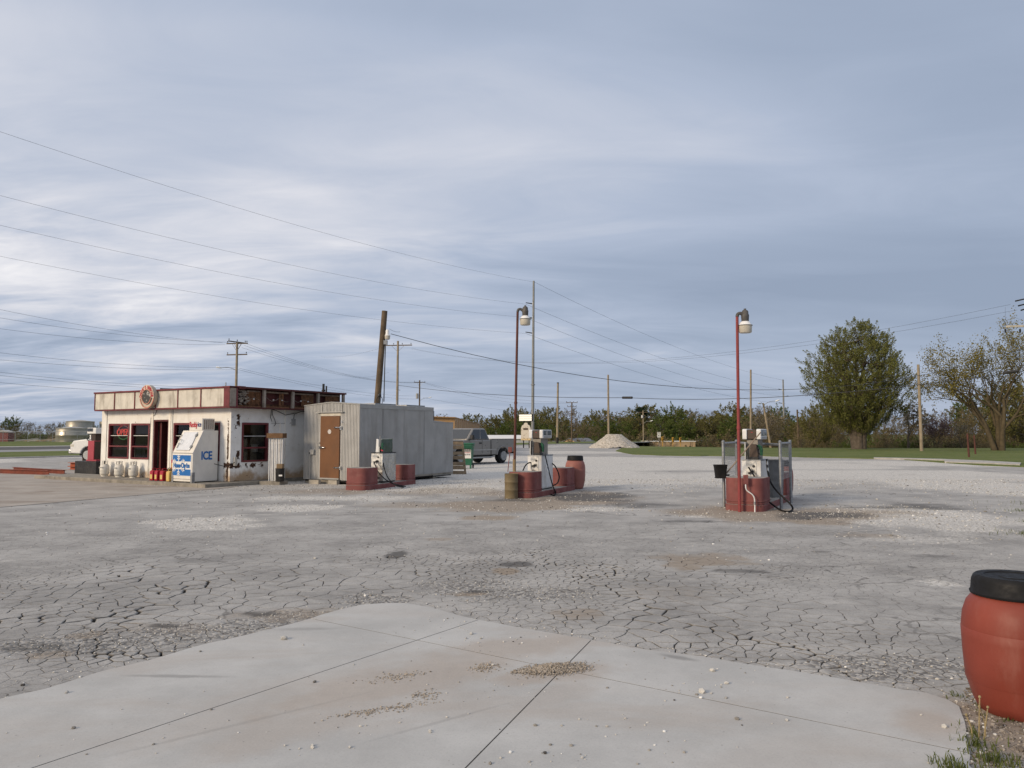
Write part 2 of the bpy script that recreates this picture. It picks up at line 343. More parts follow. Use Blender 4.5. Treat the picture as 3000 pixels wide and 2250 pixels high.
def clip(poly, nx_, ny_, c):
    out = []; n = len(poly)
    for i in range(n):
        a = poly[i]; b = poly[(i + 1) % n]; da = a[0] * nx_ + a[1] * ny_ - c; db = b[0] * nx_ + b[1] * ny_ - c
        if da <= 0: out.append(a)
        if (da < 0) != (db < 0) and da != db:
            t = da / (da - db); out.append((a[0] + (b[0] - a[0]) * t, a[1] + (b[1] - a[1]) * t))
    return out
def warp(p):
    x = p[:, 0]; y = p[:, 1]
    dx = (fbm(x * 3.2, y * 3.2, 31, 3) - .5) * .13 + (vn(x * 16, y * 16, 35) - .5) * .022
    dy = (fbm(x * 3.2 + 50, y * 3.2, 33, 3) - .5) * .13 + (vn(x * 16 + 9, y * 16, 37) - .5) * .022
    return np.stack([x + dx, y + dy], 1)
seeds = np.array(plate_seeds()); plates = []
for i, s_ in enumerate(seeds):
    d2 = ((seeds - s_) ** 2).sum(1); near = np.argpartition(d2, 20)[:20]; near = near[near != i]; near = near[np.argsort(d2[near])]; poly = [(s_[0] - .45, s_[1] - .45), (s_[0] + .45, s_[1] - .45), (s_[0] + .45, s_[1] + .45), (s_[0] - .45, s_[1] + .45)]
    for j in near:
        o_ = seeds[j]; nv = o_ - s_; m_ = (o_ + s_) / 2; poly = clip(poly, nv[0], nv[1], float(m_ @ nv))
        if len(poly) < 3: break
    if len(poly) < 3: continue
    pts = []
    for k in range(len(poly)):
        a = np.array(poly[k]); b = np.array(poly[(k + 1) % len(poly)]); n = max(1, int(np.hypot(*(b - a)) / .055))
        for t in range(n): pts.append(a + (b - a) * t / n)
    plates.append((s_, np.array(pts)))
allp = warp(np.concatenate([p_ for _, p_ in plates])); _, _, _, crm, crk = fields(allp[:, 0], allp[:, 1])
wid = .0007 + .0066 * crk ** 1.3 * (.25 + 1.15 * fbm(allp[:, 0] * 1.7, allp[:, 1] * 1.7, 71, 3)) * (1 - .55 * crm); rdg = np.abs(fbm(allp[:, 0] * .55 + 7, allp[:, 1] * .55, 77, 3) - .5); wid = wid * (.55 + 1.5 * (1 - sstep(rdg, .0, .045))) * (.7 + .6 * rng.random(len(wid)))
ofs = 0; big = []; parts_v = []; rest_v = []; rest_f = []
for s_, p_ in plates:
    n = len(p_); w_ = allp[ofs:ofs + n]; h_ = wid[ofs:ofs + n]; ofs += n
    c = w_.mean(0); dv = c - w_; L = np.maximum(np.hypot(dv[:, 0], dv[:, 1]), .02)[:, None]
    outer = w_ + dv / L * h_[:, None]; inner = outer + dv / L * np.minimum(.004 + .75 * h_, L[:, 0] * .3)[:, None]
    strength = min(1, float(h_.mean()) / .008)
    zt = .004 + (random.random() - .3) * .005 * strength; tx = (random.random() - .5) * .016 * strength; ty = (random.random() - .5) * .016 * strength
    def zf(a): return zt + (a[:, 0] - c[0]) * tx + (a[:, 1] - c[1]) * ty
    V = np.concatenate([np.c_[outer, np.full(n, -.032)], np.c_[outer, zf(outer) - .001 - .45 * h_], np.c_[inner, zf(inner)], [[c[0], c[1], zt + .001]]])
    Fc = []
    for k in range(n):
        k2 = (k + 1) % n; Fc += [(k, k2, n + k2, n + k), (n + k, n + k2, 2 * n + k2, 2 * n + k), (2 * n + k, 2 * n + k2, 3 * n)]
    ar = .5 * abs(np.sum(w_[:, 0] * np.roll(w_[:, 1], -1) - w_[:, 1] * np.roll(w_[:, 0], -1)))
    hid = bool(inpoly(np.array([c[0]]), np.array([c[1]]), SLABIN)[0]) or abs(c[0]) > .69 * c[1]
    parts_v.append((0 if hid else ar / c[1] ** 3, V, Fc))
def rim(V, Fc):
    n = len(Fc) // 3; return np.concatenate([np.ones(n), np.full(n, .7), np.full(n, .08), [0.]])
parts_v.sort(key=lambda t: -t[0])
PRE = fields(*np.concatenate([t[1] for t in parts_v]).T[:2]); po = 0
for k, (sc_, V, Fc) in enumerate(parts_v):
    if k == 300: pr0 = po
    pre = [a[po:po + len(V)] for a in PRE]; po += len(V)
    if k < 300:
        c = V[-1].copy(); me = bpy.data.meshes.new('asphalt_piece'); me.from_pydata((V - c).tolist(), [], Fc); set_attrs(me, V[:, 0], V[:, 1], rim(V, Fc), pre); me.materials.append(M_LOT); me.shade_smooth(); me.set_sharp_from_angle(angle=R(14))
        o = link('asphalt_piece', me, lot); o.location = c
    else:
        b = len(rest_v); rest_v += V.tolist(); rest_f += [tuple(i + b for i in f) for f in Fc]
me = bpy.data.meshes.new('asphalt_pieces'); me.from_pydata(rest_v, [], rest_f); rv = np.array(rest_v); set_attrs(me, rv[:, 0], rv[:, 1], np.concatenate([rim(t_[1], t_[2]) for t_ in parts_v[300:]]), [a[pr0:] for a in PRE]); me.materials.append(M_LOT); me.shade_smooth(); me.set_sharp_from_angle(angle=R(14))
tag(link('asphalt_pieces', me, lot), kind='stuff')
# -- new concrete drive in the foreground, cut by control joints
def slab_mat(name, base, stain, samt, dirs, marks=()):
    t = NT(name); o = t.coord('World'); g1 = t.noise(o, 1.1, 9, .62); g2 = t.noise(o, 14, 6, .6); g3 = t.noise(o, 160, 3, .6)
    c = t.mix(t.rng(g1, .3, .7), tuple(q * .86 for q in base), tuple(q * 1.08 for q in base))
    c = t.mix(t.math('MULTIPLY', t.rng(g2, .4, .75), .14), c, tuple(q * .72 for q in base))
    o2 = t.coord('World', (.55, 1.5, 1), (0, 0, R(-38)))
    m = t.rng(t.noise(o2, .8, 7, .6, .6), .44, .70)
    tot = None; mk = None
    for q_, (bx, by, rx, ry, a, k) in enumerate(list(dirs) + list(marks)):
        mp_ = t.n('ShaderNodeMapping'); mp_.vector_type = 'TEXTURE'; t.l(t.coord('World'), mp_.inputs[0]); mp_.inputs['Location'].default_value = (bx, by, 0); mp_.inputs['Rotation'].default_value = (0, 0, a); mp_.inputs['Scale'].default_value = (rx, ry, 1)
        ln = t.n('ShaderNodeVectorMath', operation='LENGTH'); t.l(mp_.outputs[0], ln.inputs[0])
        b = t.math('MULTIPLY', t.rng(t.math('ADD', ln.outputs['Value'], t.math('MULTIPLY', t.math('SUBTRACT', t.noise(o, 3.2, 7, .65), .5), 1.6)), 1.25, .35), k)
        if q_ < len(dirs): tot = b if tot is None else t.math('MAXIMUM', tot, b)
        else: mk = b if mk is None else t.math('MAXIMUM', mk, b)
    mm = t.math('MULTIPLY', m, samt)
    if tot is not None: mm = t.math('MAXIMUM', mm, tot)
    c = t.mix(mm, c, t.mix(g2, stain, tuple(q * 1.45 for q in stain)))
    if mk is not None: c = t.mix(mk, c, (.17, .165, .16))
    gr = t.noise(o, 70, 4, .75); c = t.mix(t.math('MULTIPLY', t.rng(gr, .52, .70), .38), c, tuple(q * .62 for q in base)); c = t.mix(t.math('MULTIPLY', t.rng(gr, .45, .30), .25), c, tuple(q * 1.25 for q in base))
    sp = t.voro(o, 9); c = t.mix(t.math('MULTIPLY', t.rng(sp, .06, .03), .55), c, (.16, .15, .14))
    t.bump(t.math('ADD', t.math('MULTIPLY', g3, .6), g2), .22, .006)
    return t.fin(c, .86, 0, .3)
STN = [(-.75, 5.2, 1.25, .42, R(40), .62), (.05, 6.0, .95, .33, R(25), .6), (-1.2, 4.4, .7, .28, R(42), .4), (.28, 5.35, .5, .22, R(20), .7), (2.35, 4.45, .30, .2, R(60), .6), (-.3, 5.75, .9, .25, R(30), .5), (-1.0, 5.0, 1.6, .6, R(38), .34), (1.4, 4.0, .9, .3, R(20), .2), (.25, 4.9, .6, .2, R(50), .32), (-1.8, 6.9, .5, .14, R(5), .25)]
MRK = [tuple(G(a, b)[:2]) + (l, w_, R(an), k) for a, b, l, w_, an, k in ((515, 1988, .42, .035, -2, .5), (890, 1848, .30, .06, 4, .35), (1988, 1933, .16, .05, -35, .6), (1300, 2120, .5, .02, 38, .25), (700, 2130, .8, .02, 40, .22))]
M_SLAB = slab_mat('new concrete', (.452, .450, .436), (.295, .25, .21), .42, STN, MRK)
slab = tag(thing('driveway', None, None), kind='structure')
def joint(a, b):
    a = G(*a); b = G(*b); d = (b - a); n = Vector((-d.y, d.x)).normalized(); return n.x, n.y, n.x * a.x + n.y * a.y
J = [joint((122, 2250), (1390, 1825)), joint((929, 1821), (2788, 2204)), joint((1734, 1879), (1373, 2250))]
def seg_poly(poly):
    out = []
    for k in range(len(poly)):
        a = np.array(poly[k]); b = np.array(poly[(k + 1) % len(poly)]); n = max(1, int(np.hypot(*(b - a)) / .12))
        for t in range(n): out.append(tuple(a + (b - a) * t / n))
    return out
def panels(poly, joints, gap):
    ps = [poly]
    for (a, b, c) in joints:
        nxt = []
        for p_ in ps:
            for sgn in (1, -1):
                r_ = clip(p_, a * sgn, b * sgn, c * sgn - gap)
                if len(r_) > 2: nxt.append(r_)
        ps = nxt
    return ps
SLABJ = [tuple(np.array(p_) + (np.array([vn(np.array([p_[0] * 3]), np.array([p_[1] * 3]), 3)[0], vn(np.array([p_[0] * 3]), np.array([p_[1] * 3]), 4)[0]]) - .5) * .05 * (p_[1] > 3)) for p_ in seg_poly(SLAB)]
for p_ in panels(SLABJ, J, .0045):
    MB().prism(p_, -.12, .016, 'xy').build('concrete_panel', M_SLAB, slab, smooth=0)
M_SOIL = M_('packed soil', (.06, .055, .05), .95, 0, .3, 9, bump=.5, bscale=40)
MB().prism([(a * .99, b - .05) for a, b in SLAB], -.2, .0148, 'xy').build('joint_bed', M_SOIL, slab, smooth=0)
# -- older brownish concrete apron in front of the station
M_APRON = slab_mat('old stained concrete', (.37, .335, .295), (.19, .155, .125), .75, [])
apron = tag(thing('apron', None, None), kind='structure')
AP = [G(-700, 1532), G(-200, 1500), G(0, 1487), G(200, 1470), G(400, 1452), G(560, 1438.5), G(640, 1433), G(700, 1426), G(520, 1380), G(-200, 1368), G(-900, 1372)]
AP = [(p_.x, p_.y) for p_ in AP]
def jl(off, ang): return (math.cos(ang), -math.sin(ang), off)
for p_ in panels(AP, [jl(-24.5, RD), jl(-29.0, RD), (math.sin(RD), math.cos(RD), 11.4)], .008):
    MB().prism(p_, -.05, .012, 'xy').build('concrete_panel', M_APRON, apron, smooth=0)
# -- wide grassland that falls away behind the street
M_GRASS = NT('mown grass'); t = M_GRASS; o = t.coord('World'); g1 = t.noise(o, .16, 6, .6); g2 = t.noise(o, 2.5, 6, .7); g3 = t.noise(o, 22, 3, .7)
c = t.mix(t.rng(g1, .3, .7), (.088, .122, .034), (.140, .165, .056)); c = t.mix(t.rng(g2, .45, .75), c, (.19, .175, .085)); c = t.mix(t.math('MULTIPLY', t.rng(g3, .5, .8), .5), c, (.055, .08, .022))
t.bump(t.math('ADD', g2, g3), .5, .05); M_GRASS = t.fin(c, .95, 0, .1)
tx_ = np.unique(np.concatenate([np.linspace(-3000, -300, 12), np.linspace(-300, 300, 121), np.linspace(300, 3000, 12)])); ty_ = np.unique(np.concatenate([np.linspace(-600, -20, 8), np.linspace(-20, 320, 137), np.linspace(320, 4000, 14)]))
X, Y = np.meshgrid(tx_, ty_); X = X.ravel(); Y = Y.ravel(); Z = -.075 - 3.2 * sstep(Y - crest(X, Y), 2, 34) * (Y > 40); nx, ny = len(tx_), len(ty_); idx = np.arange(nx * ny).reshape(ny, nx)
q = np.stack([idx[:-1, :-1], idx[:-1, 1:], idx[1:, 1:], idx[1:, :-1]], -1).reshape(-1, 4)
me = bpy.data.meshes.new('ground'); me.from_pydata(np.stack([X, Y, Z], 1).tolist(), [], q.tolist()); me.materials.append(M_GRASS); me.shade_smooth(); tag(link('ground', me), kind='structure')
def gz(x, y): return float(-.075 - 3.2 * sstep(y - crest(x, y), 2, 34) * (y > 40))
def sheet(name, poly, z0, z1, mat, parent=None):
    o_ = MB().prism(poly, z0, z1, 'xy').build(name, mat, parent, smooth=0); return o_ if parent else tag(o_, kind='structure')
LAWN = [(1800, 1321), (1822, 1326), (1850, 1331), (1950, 1334), (2100, 1335.5), (2250, 1338), (2400, 1342), (2640, 1347), (2770, 1357), (2900, 1366), (3100, 1374), (3500, 1395)]
lp = [np.array((G(a, b).x, G(a, b).y)) for a, b in LAWN]; lq = []
for a, b in zip(lp[:-1], lp[1:]):
    n = max(1, int(np.hypot(*(b - a)) / .7))
    for k in range(n): p_ = a + (b - a) * k / n; lq.append((p_[0], p_[1] + (fbm(np.array([p_[0] * .35]), np.array([1.]), 6, 4)[0] - .5) * 5.0 + (rng.random() - .5) * .5))
lp = lq + [tuple(lp[-1])]
sheet('lawn', lp + [(96, 84), (60, 85), (40, 85), (26, 88), (22, 93), (16, 97), (13.6, 93)], -.06, .045, M_GRASS)
M_CONC = M_('pale concrete kerb', (.42, .40, .37), .85, 0, .2, 2, dirt=(.2, .18, .15), damt=.5, bump=.3)
wk = [(2560, 1344), (2640, 1345.5), (2760, 1349), (2900, 1355), (2992, 1360.5), (2988, 1366), (2880, 1361), (2768, 1357), (2766, 1352), (2640, 1347.5), (2560, 1345.6)]
sheet('sidewalk', [(G(a, b).x, G(a, b).y) for a, b in wk], -.02, .10, M_CONC)
# -- the street on the left: kerb, verge, carriageway, far verge
road = tag(thing('street', None, None, rz=-RD), kind='structure')
M_ROAD = M_('street asphalt', (.085, .082, .08), .9, 0, .2, .4, bump=.3); M_ROADL = M_('worn pale asphalt', (.27, .27, .27), .9, 0, .18, .4, bump=.3)
MB().box(-55.2, -54.6, -60, 260, -.07, .09).build('kerb', M_CONC, road); MB().box(-72.0, -55.2, -60, 260, -.07, .06).build('verge', M_GRASS, road)
MB().box(-84, -72.0, -60, 260, -.07, -.015).build('carriageway', M_ROADL, road); MB().box(-98, -84, -60, 260, -.07, -.012).build('carriageway', M_ROAD, road); MB().box(-103, -98, -60, 260, -.07, .06).build('kerb', M_CONC, road)
# -- loose stone
ICO = []
for k in range(6):
    bm = bmesh.new(); bmesh.ops.create_icosphere(bm, subdivisions=1, radius=1)
    V = np.array([v_.co[:] for v_ in bm.verts]); V = V * (1 + .45 * (rng.random((len(V), 1)) - .5)) * [1, .8, .6]; ICO.append((V, np.array([[v_.index for v_ in f.verts] for f in bm.faces]))); bm.free()
M_STONE = NT('limestone gravel'); t = M_STONE; gi = t.n('ShaderNodeNewGeometry').outputs['Random Per Island']
c = t.mix(t.rng(gi, 0, .75), (.20, .185, .165), (.50, .48, .44)); c = t.mix(t.rng(gi, .86, .95), c, (.72, .71, .68)); c = t.mix(t.rng(gi, .1, .02), c, (.07, .065, .06)); M_STONE = t.fin(c, .9, 0, .25)
def stones(name, pts, size, mat, parent=None, label=None, cat=None, sink=.25):
    Vs = []; Fs = []; b = 0
    for (x, y, z), s_ in zip(pts, size):
        V, Fc = ICO[rng.integers(6)]; a = rng.random() * 6.28; ca, sa = math.cos(a), math.sin(a); W = V * s_ * .5
        W = np.stack([W[:, 0] * ca - W[:, 1] * sa, W[:, 0] * sa + W[:, 1] * ca, W[:, 2]], 1) + [x, y, z + s_ * .3 * (1 - sink * 2)]
        Vs.append(W); Fs.append(Fc + b); b += len(V)
    me = bpy.data.meshes.new(name); me.from_pydata(np.concatenate(Vs).tolist(), [], np.concatenate(Fs).tolist()); me.materials.append(mat)
    return tag(link(name, me, parent), label, cat, kind='stuff')
def field_pts(n, fn, x0, x1, y0, y1, z=.004, pw=1.0):
    x = rng.uniform(x0, x1, n); y = y0 + (y1 - y0) * rng.random(n) ** pw; k = rng.random(n) < fn(x, y); return np.stack([x[k], y[k], np.full(k.sum(), z)], 1)
def near_slab(x, y):
    ins = inpoly(x, y, SLAB); P_ = np.array(seg_poly(SLAB[:-3])); d = np.full(x.shape, 9.)
    for c_ in range(0, len(P_), 2): d = np.minimum(d, np.hypot(x - P_[c_, 0], y - P_[c_, 1]))
    return ins, d
def dens_edge(x, y):
    ins, d = near_slab(x, y); f_ = fields(x, y); return np.where(ins, np.exp(-d / .10) * .35 * sstep(x, 0, 2.2), np.maximum(np.exp(-d / .16) * .8, f_[3] * .5) * (np.abs(x) < .72 * y + .3))
pe = field_pts(42000, dens_edge, -6, 6, 3.9, 9)
stones('gravel', pe, rng.lognormal(math.log(.011), .42, len(pe)), M_STONE)
M_STONEB = NT('dirty gravel'); t = M_STONEB; gi = t.n('ShaderNodeNewGeometry').outputs['Random Per Island']
c = t.mix(t.rng(gi, 0, .9), (.11, .09, .072), (.34, .30, .255)); c = t.mix(t.rng(gi, .93, .97), c, (.62, .60, .56)); M_STONEB = t.fin(c, .92, 0, .2)
def dens_right(x, y): return (x > .585 * y - .08 + .12 * vn(x * 6, y * 6, 2)) * (x < .78 * y + .3) * (y < 5.6) * (1 - inpoly(x, y, SLABIN)) * .55
pr = field_pts(34000, dens_right, 1.9, 4.2, 2.6, 5.8); stones('gravel', pr, rng.lognormal(math.log(.011), .5, len(pr)), M_STONEB)
def dens_mid(x, y):
    f_ = fields(x, y); return np.clip(f_[1] * .8 + f_[0] * .5 + .03, 0, 1) * (np.abs(x) < .72 * y) * (~inpoly(x, y, SLAB))
pm_ = field_pts(60000, dens_mid, -13, 19, 10, 28, 0, .9); stones('gravel', pm_, rng.lognormal(math.log(.017), .5, len(pm_)), M_STONE)
def dens_slab(x, y): return inpoly(x, y, SLABIN) * (.05 + .9 * sstep(fbm(x * 1.6, y * 1.6, 91, 4), .56, .7) * sstep(x, -2.5, .5)) * (np.abs(x) < .7 * y)
ps_ = field_pts(3000, dens_slab, -4, 3, 3.3, 7, .016); stones('pebbles', ps_, rng.lognormal(math.log(.011), .55, len(ps_)), M_STONE)
M_FINE = NT('crushed fines'); t = M_FINE; gi = t.n('ShaderNodeNewGeometry').outputs['Random Per Island']; M_FINE = t.fin(t.mix(gi, (.20, .17, .135), (.42, .37, .31)), .95, 0, .15)
# small heap of fines on the joint, and thin drifts of it
hp = []; c0 = G(1640, 1968)
for _ in range(5200):
    a = rng.normal(0, .085); b = rng.normal(0, .055); hh = .035 * math.exp(-(a / .12) ** 2 - (b / .08) ** 2); hp.append((c0.x + a - .03 + b * .8, c0.y + b - a * .08, .016 + hh * rng.random() ** .4))
for _ in range(900):
    u_ = rng.random(); hp.append((c0.x - .10 - u_ * .22 + rng.normal(0, .015), c0.y - .02 - u_ * .05 + rng.normal(0, .03 * (1 - u_) + .008), .017))
stones('gravel_heap', hp, rng.lognormal(math.log(.0085), .35, len(hp)), M_FINE, None, 'small brown heap of fine gravel on the driveway joint', 'gravel heap', 0)
for (a, b, rx, ry, n) in ((1165, 1990, .10, .04, 170), (1245, 2045, .05, .045, 110), (1145, 2085, .14, .025, 150), (1410, 1965, .05, .04, 130), (1440, 1955, .04, .03, 60), (1060, 2095, .1, .02, 90)):
    c0 = G(a, b); an = R(28); pts = []
    for _ in range(n):
        x_, y_ = rng.normal(0, rx), rng.normal(0, ry); pts.append((c0.x + x_ * math.cos(an) - y_ * math.sin(an), c0.y + x_ * math.sin(an) + y_ * math.cos(an), .016))
    stones('pebbles', pts, rng.lognormal(math.log(.009), .35, n), M_FINE)
# ================================================================== materials for things
M_WHITE = M_('chalky white paint', (.80, .765, .69), .7, 0, .10, 2.2, dirt=(.42, .35, .26), damt=.30, dscale=2.2, stretch=3, bump=.12, bscale=30)
M_MAROON = M_('maroon trim paint', (.155, .030, .036), .55, 0, .22, 5, dirt=(.07, .03, .025), damt=.5, bump=.15)
M_PANEL = M_('grimy plastic sign panel', (.60, .565, .49), .5, 0, .14, 3, dirt=(.22, .19, .15), damt=.8, dscale=3.2, stretch=4, bump=.05)
M_RUSTY = M_('rusted steel', (.13, .055, .028), .9, 0, .45, 9, dirt=(.03, .018, .014), damt=.8, dscale=6, bump=.5)
M_DARK = M_('dark void', (.018, .017, .016), .9, 0, .2, 3, bump=0)
M_BLACKP = M_('black paint', (.02, .02, .021), .5, 0, .2, 6, dirt=(.08, .07, .06), damt=.35, bump=.1)
M_RUBBER = M_('black rubber', (.010, .010, .011), .62, 0, .15, 10, spec=.2, dirt=(.045, .042, .038), damt=.3, bump=.1)
M_CHROME = M_('dull stainless', (.52, .52, .51), .32, 1, .12, 4, dirt=(.20, .19, .17), damt=.5, dscale=4, stretch=3, bump=.05)
M_BRIGHT = M_('chromed hardware', (.75, .75, .74), .16, 1, .05, 8, bump=0)
M_GALV = M_('galvanised steel', (.30, .31, .32), .48, .75, .2, 12, bump=.1)
M_GREYP = M_('grey enamel', (.33, .33, .32), .5, 0, .12, 6, dirt=(.15, .13, .11), damt=.4, bump=.05)
M_CURB = M_('old kerb concrete', (.27, .245, .205), .9, 0, .22, 3, dirt=(.10, .09, .075), damt=.7, dscale=2.5, bump=.5, bscale=45)
M_PUMPW = M_('white pump enamel', (.70, .70, .69), .42, 0, .10, 4, dirt=(.30, .26, .20), damt=.55, dscale=3, stretch=3, bump=.03)
M_BROWNP = M_('brown pump panel', (.055, .035, .026), .45, 0, .15, 5, bump=.05)
M_REDPL = M_('faded red planter paint', (.200, .066, .061), .76, 0, .2, 3, dirt=(.25, .14, .12), damt=.55, dscale=3, stretch=2, bump=.2, rust=(.11, .06, .04), ramt=.40)
M_REDPOLE = M_('red pole paint', (.24, .045, .045), .6, 0, .18, 2, dirt=(.11, .035, .03), damt=.5, bump=.1)
M_RUSTPOLE = M_('rust brown pole paint', (.11, .040, .030), .7, 0, .3, 1.3, dirt=(.05, .025, .02), damt=.5, bump=.2)
M_GREEN = M_('green nozzle plastic', (.015, .08, .04), .4, 0, .2, 12, bump=.05)
M_LENS = M_('milky lamp lens', (.50, .47, .40), .35, 0, .1, 6, dirt=(.3, .27, .22), damt=.4, bump=.05)
M_LAMPW = M_('white lamp reflector', (.75, .75, .74), .4, 0, .06, 6, bump=.02)
M_LAMPD = M_('weathered lamp casting', (.10, .095, .09), .7, .2, .25, 9, bump=.2)
M_WOODP = M_('bleached pole wood', (.30, .245, .175), .9, 0, .25, 1.5, dirt=(.15, .12, .085), damt=.6, dscale=4, stretch=12, bump=.5, bscale=20)
M_WOODD = M_('old dark pole wood', (.13, .095, .062), .95, 0, .35, 2.5, dirt=(.04, .03, .022), damt=.8, dscale=7, stretch=14, bump=.8, bscale=22)
M_WIRE = M_('cable', (.045, .047, .05), .7, 0, .1, 1, bump=0)
M_PALLET = M_('pallet wood', (.27, .205, .135), .9, 0, .28, 4, dirt=(.12, .09, .06), damt=.5, dscale=6, bump=.4)
def glass_mat(name, tint, rough=.02, mixf=.12):
    t = NT(name); tr = t.n('ShaderNodeBsdfTransparent'); tr.inputs[0].default_value = tint + (1,); gl = t.n('ShaderNodeBsdfGlossy'); gl.inputs['Roughness'].default_value = rough; gl.inputs[0].default_value = (.9, .9, .9, 1)
    g_ = t.n('ShaderNodeNewGeometry'); dt = t.n('ShaderNodeVectorMath', operation='DOT_PRODUCT'); t.l(g_.outputs['Normal'], dt.inputs[0]); t.l(g_.outputs['Incoming'], dt.inputs[1]); f = t.math('ADD', t.math('MULTIPLY', t.math('POWER', t.math('SUBTRACT', 1, t.math('ABSOLUTE', dt.outputs['Value'])), 5), .5), mixf * .2); mx_ = t.n('ShaderNodeMixShader'); t.l(f, mx_.inputs[0]); t.l(tr.outputs[0], mx_.inputs[1]); t.l(gl.outputs[0], mx_.inputs[2]); t.l(mx_.outputs[0], t.o.inputs['Surface']); return t.m
M_GLASS = glass_mat('window glass', (.72, .74, .74))
M_CARGLASS = M_('tinted car glass', (.02, .024, .028), .06, 0, .1, 3, bump=0, spec=.8)
def emit_mat(name, c, s):
    t = NT(name); t.b.inputs['Emission Color'].default_value = c + (1,); t.b.inputs['Emission Strength'].default_value = s; return t.fin(tuple(q * .3 for q in c), .4)
M_NEONR = emit_mat('red neon', (1, .10, .06), 1.0); M_NEONG = emit_mat('green neon', (.25, .8, .3), .45); M_NEONW = emit_mat('pale pink neon', (.95, .45, .42), .5)
def print_mat(name, c, rough=.5): return M_(name, c, rough, 0, .08, 8, bump=.02)
M_BLUE = print_mat('blue print', (.012, .13, .40)); M_NAVY = print_mat('navy print', (.02, .035, .16)); M_REDPR = print_mat('red print', (.45, .03, .05)); M_PWHITE = print_mat('white print', (.74, .73, .70)); M_BLACKPR = print_mat('black print', (.02, .02, .02)); M_YELLOWPR = print_mat('yellow print', (.62, .48, .16))
def vert(me): return me                                   # lettering lies in xy; MX turns it to face -y
MX = Rx(math.pi / 2)
# ================================================================== service station
C0 = G(673, 1411, .13); BX, BY = C0.x, C0.y
st = thing('service_station', 'small cream service station with maroon trim and missing side sign panels', 'building', (BX, BY, 0), -RD)
def bw(x, y, z=0): return st.matrix_basis @ Vector((x, y, z))
def peel_mat(front=False):
    t = NT('peeling paint and rust'); o = t.coord('Object'); p_ = t.sep(o); n1 = t.noise(o, 5, 9, .72, .5); n2 = t.noise(o, 2.1, 8, .65); n3 = t.noise(o, 26, 5)
    c = t.mix(t.math('MULTIPLY', t.rng(t.noise(o, 2.5, 7), .45, .75), .3), (.76, .75, .715), (.42, .36, .28))
    low = t.math('MULTIPLY', t.rng(p_[2], .80, .12), .72 if front else 1.0); warm = t.rng(t.math('ADD', t.math('MULTIPLY', low, .75), t.math('MULTIPLY', t.math('SUBTRACT', n2, .5), 1.5)), .25, .8)
    c = t.mix(t.math('MULTIPLY', warm, .85), c, t.mix(n3, (.20, .105, .045), (.46, .31, .15)))
    post = t.math('MULTIPLY', t.rng(p_[1], .37, .33), t.rng(p_[2], 2.3, 2.2))
    thr = t.math('ADD', t.math('ADD', n1, t.math('MULTIPLY', t.rng(p_[2], .75, .66), t.math('MULTIPLY', t.math('MULTIPLY', t.rng(p_[2], .45, .60), t.rng(p_[1], 1.5, 1.1)), .17))), t.math('MULTIPLY', post, .05))
    stripf = t.math('MULTIPLY', t.rng(t.math('ABSOLUTE', t.math('ADD', p_[0], .11)), .06, .02), t.math('MULTIPLY', t.rng(p_[2], 2.2, 1.9), t.rng(p_[1], .05, .0)))
    patch = t.math('MULTIPLY', t.rng(t.math('ABSOLUTE', t.math('SUBTRACT', p_[1], .27)), .13, .03), t.math('MAXIMUM', t.rng(t.math('ABSOLUTE', t.math('SUBTRACT', p_[2], 2.08)), .26, .1), t.math('MULTIPLY', t.rng(t.math('ABSOLUTE', t.math('SUBTRACT', p_[2], .95)), .2, .05), .8)))
    thr = t.math('ADD', thr, t.math('MULTIPLY', t.math('MAXIMUM', stripf, patch), .19))
    if front: thr = t.math('ADD', n1, t.math('MULTIPLY', t.rng(p_[2], .55, .15), .06)); c = t.mix(t.math('MULTIPLY', t.rng(t.noise(t.coord('Object', (1, 1, .22)), 2.6, 8, .65), .5, .75), .35), c, (.44, .36, .26))
    c = t.mix(t.rng(thr, .655, .675), c, t.mix(n3, (.016, .010, .008), (.10, .05, .028)))
    t.bump(t.math('ADD', t.math('MULTIPLY', n1, 1.0), t.math('MULTIPLY', n3, .4)), .3, .006); return t.fin(c, .75, 0, .25)
M_PEEL = peel_mat(); M_PEELF = peel_mat(True)
W, D, ZB, ZT = 7.12, 4.75, .13, 2.52; TH_ = .14
def wall_boxes(mb, a0, a1, z0, z1, holes, f):
    """rectangles around openings; f(a,b,z0,z1) adds one box"""
    cuts = sorted(set([a0, a1] + [h[0] for h in holes] + [h[1] for h in holes]))
    for a, b in zip(cuts[:-1], cuts[1:]):
        hs = sorted([(h[2], h[3]) for h in holes if h[0] <= a + 1e-6 and h[1] >= b - 1e-6]); z = z0
        for h0, h1 in hs:
            if h0 > z + 1e-6: f(a, b, z, h0)
            z = h1
        if z < z1 - 1e-6: f(a, b, z, z1)
FW = [(-6.66, -5.40, .76, 2.0), (-5.29, -4.22, .76, 2.0), (-2.90, -1.86, .76, 2.0), (-1.74, -.52, .76, 2.0)]; FD = (-4.02, -3.18, .15, 2.12)
mb = MB(); wall_boxes(mb, -W, -.30, ZB, ZT, FW + [FD], lambda a, b, z0, z1: mb.box(a, b, 0, TH_, z0, z1)); mb.build('front_wall', M_PEELF, st, smooth=0)
SW = [(.42, 1.50, .73, 2.0)]
mb = MB(); wall_boxes(mb, .36, D, ZB, ZT, SW, lambda a, b, z0, z1: mb.box(-TH_, 0, a, b, z0, z1)); mb.build('side_wall', M_PEEL, st, smooth=0)
MB().box(-.30, .012, -.012, .36, ZB, ZT).build('corner_post', M_PEEL, st, bevel=.01)
MB().box(-W, -W + TH_, TH_, D, ZB, ZT).build('side_wall', M_WHITE, st, smooth=0); MB().box(-W + TH_, -TH_, D - TH_, D, ZB, ZT).build('rear_wall', M_WHITE, st, smooth=0)
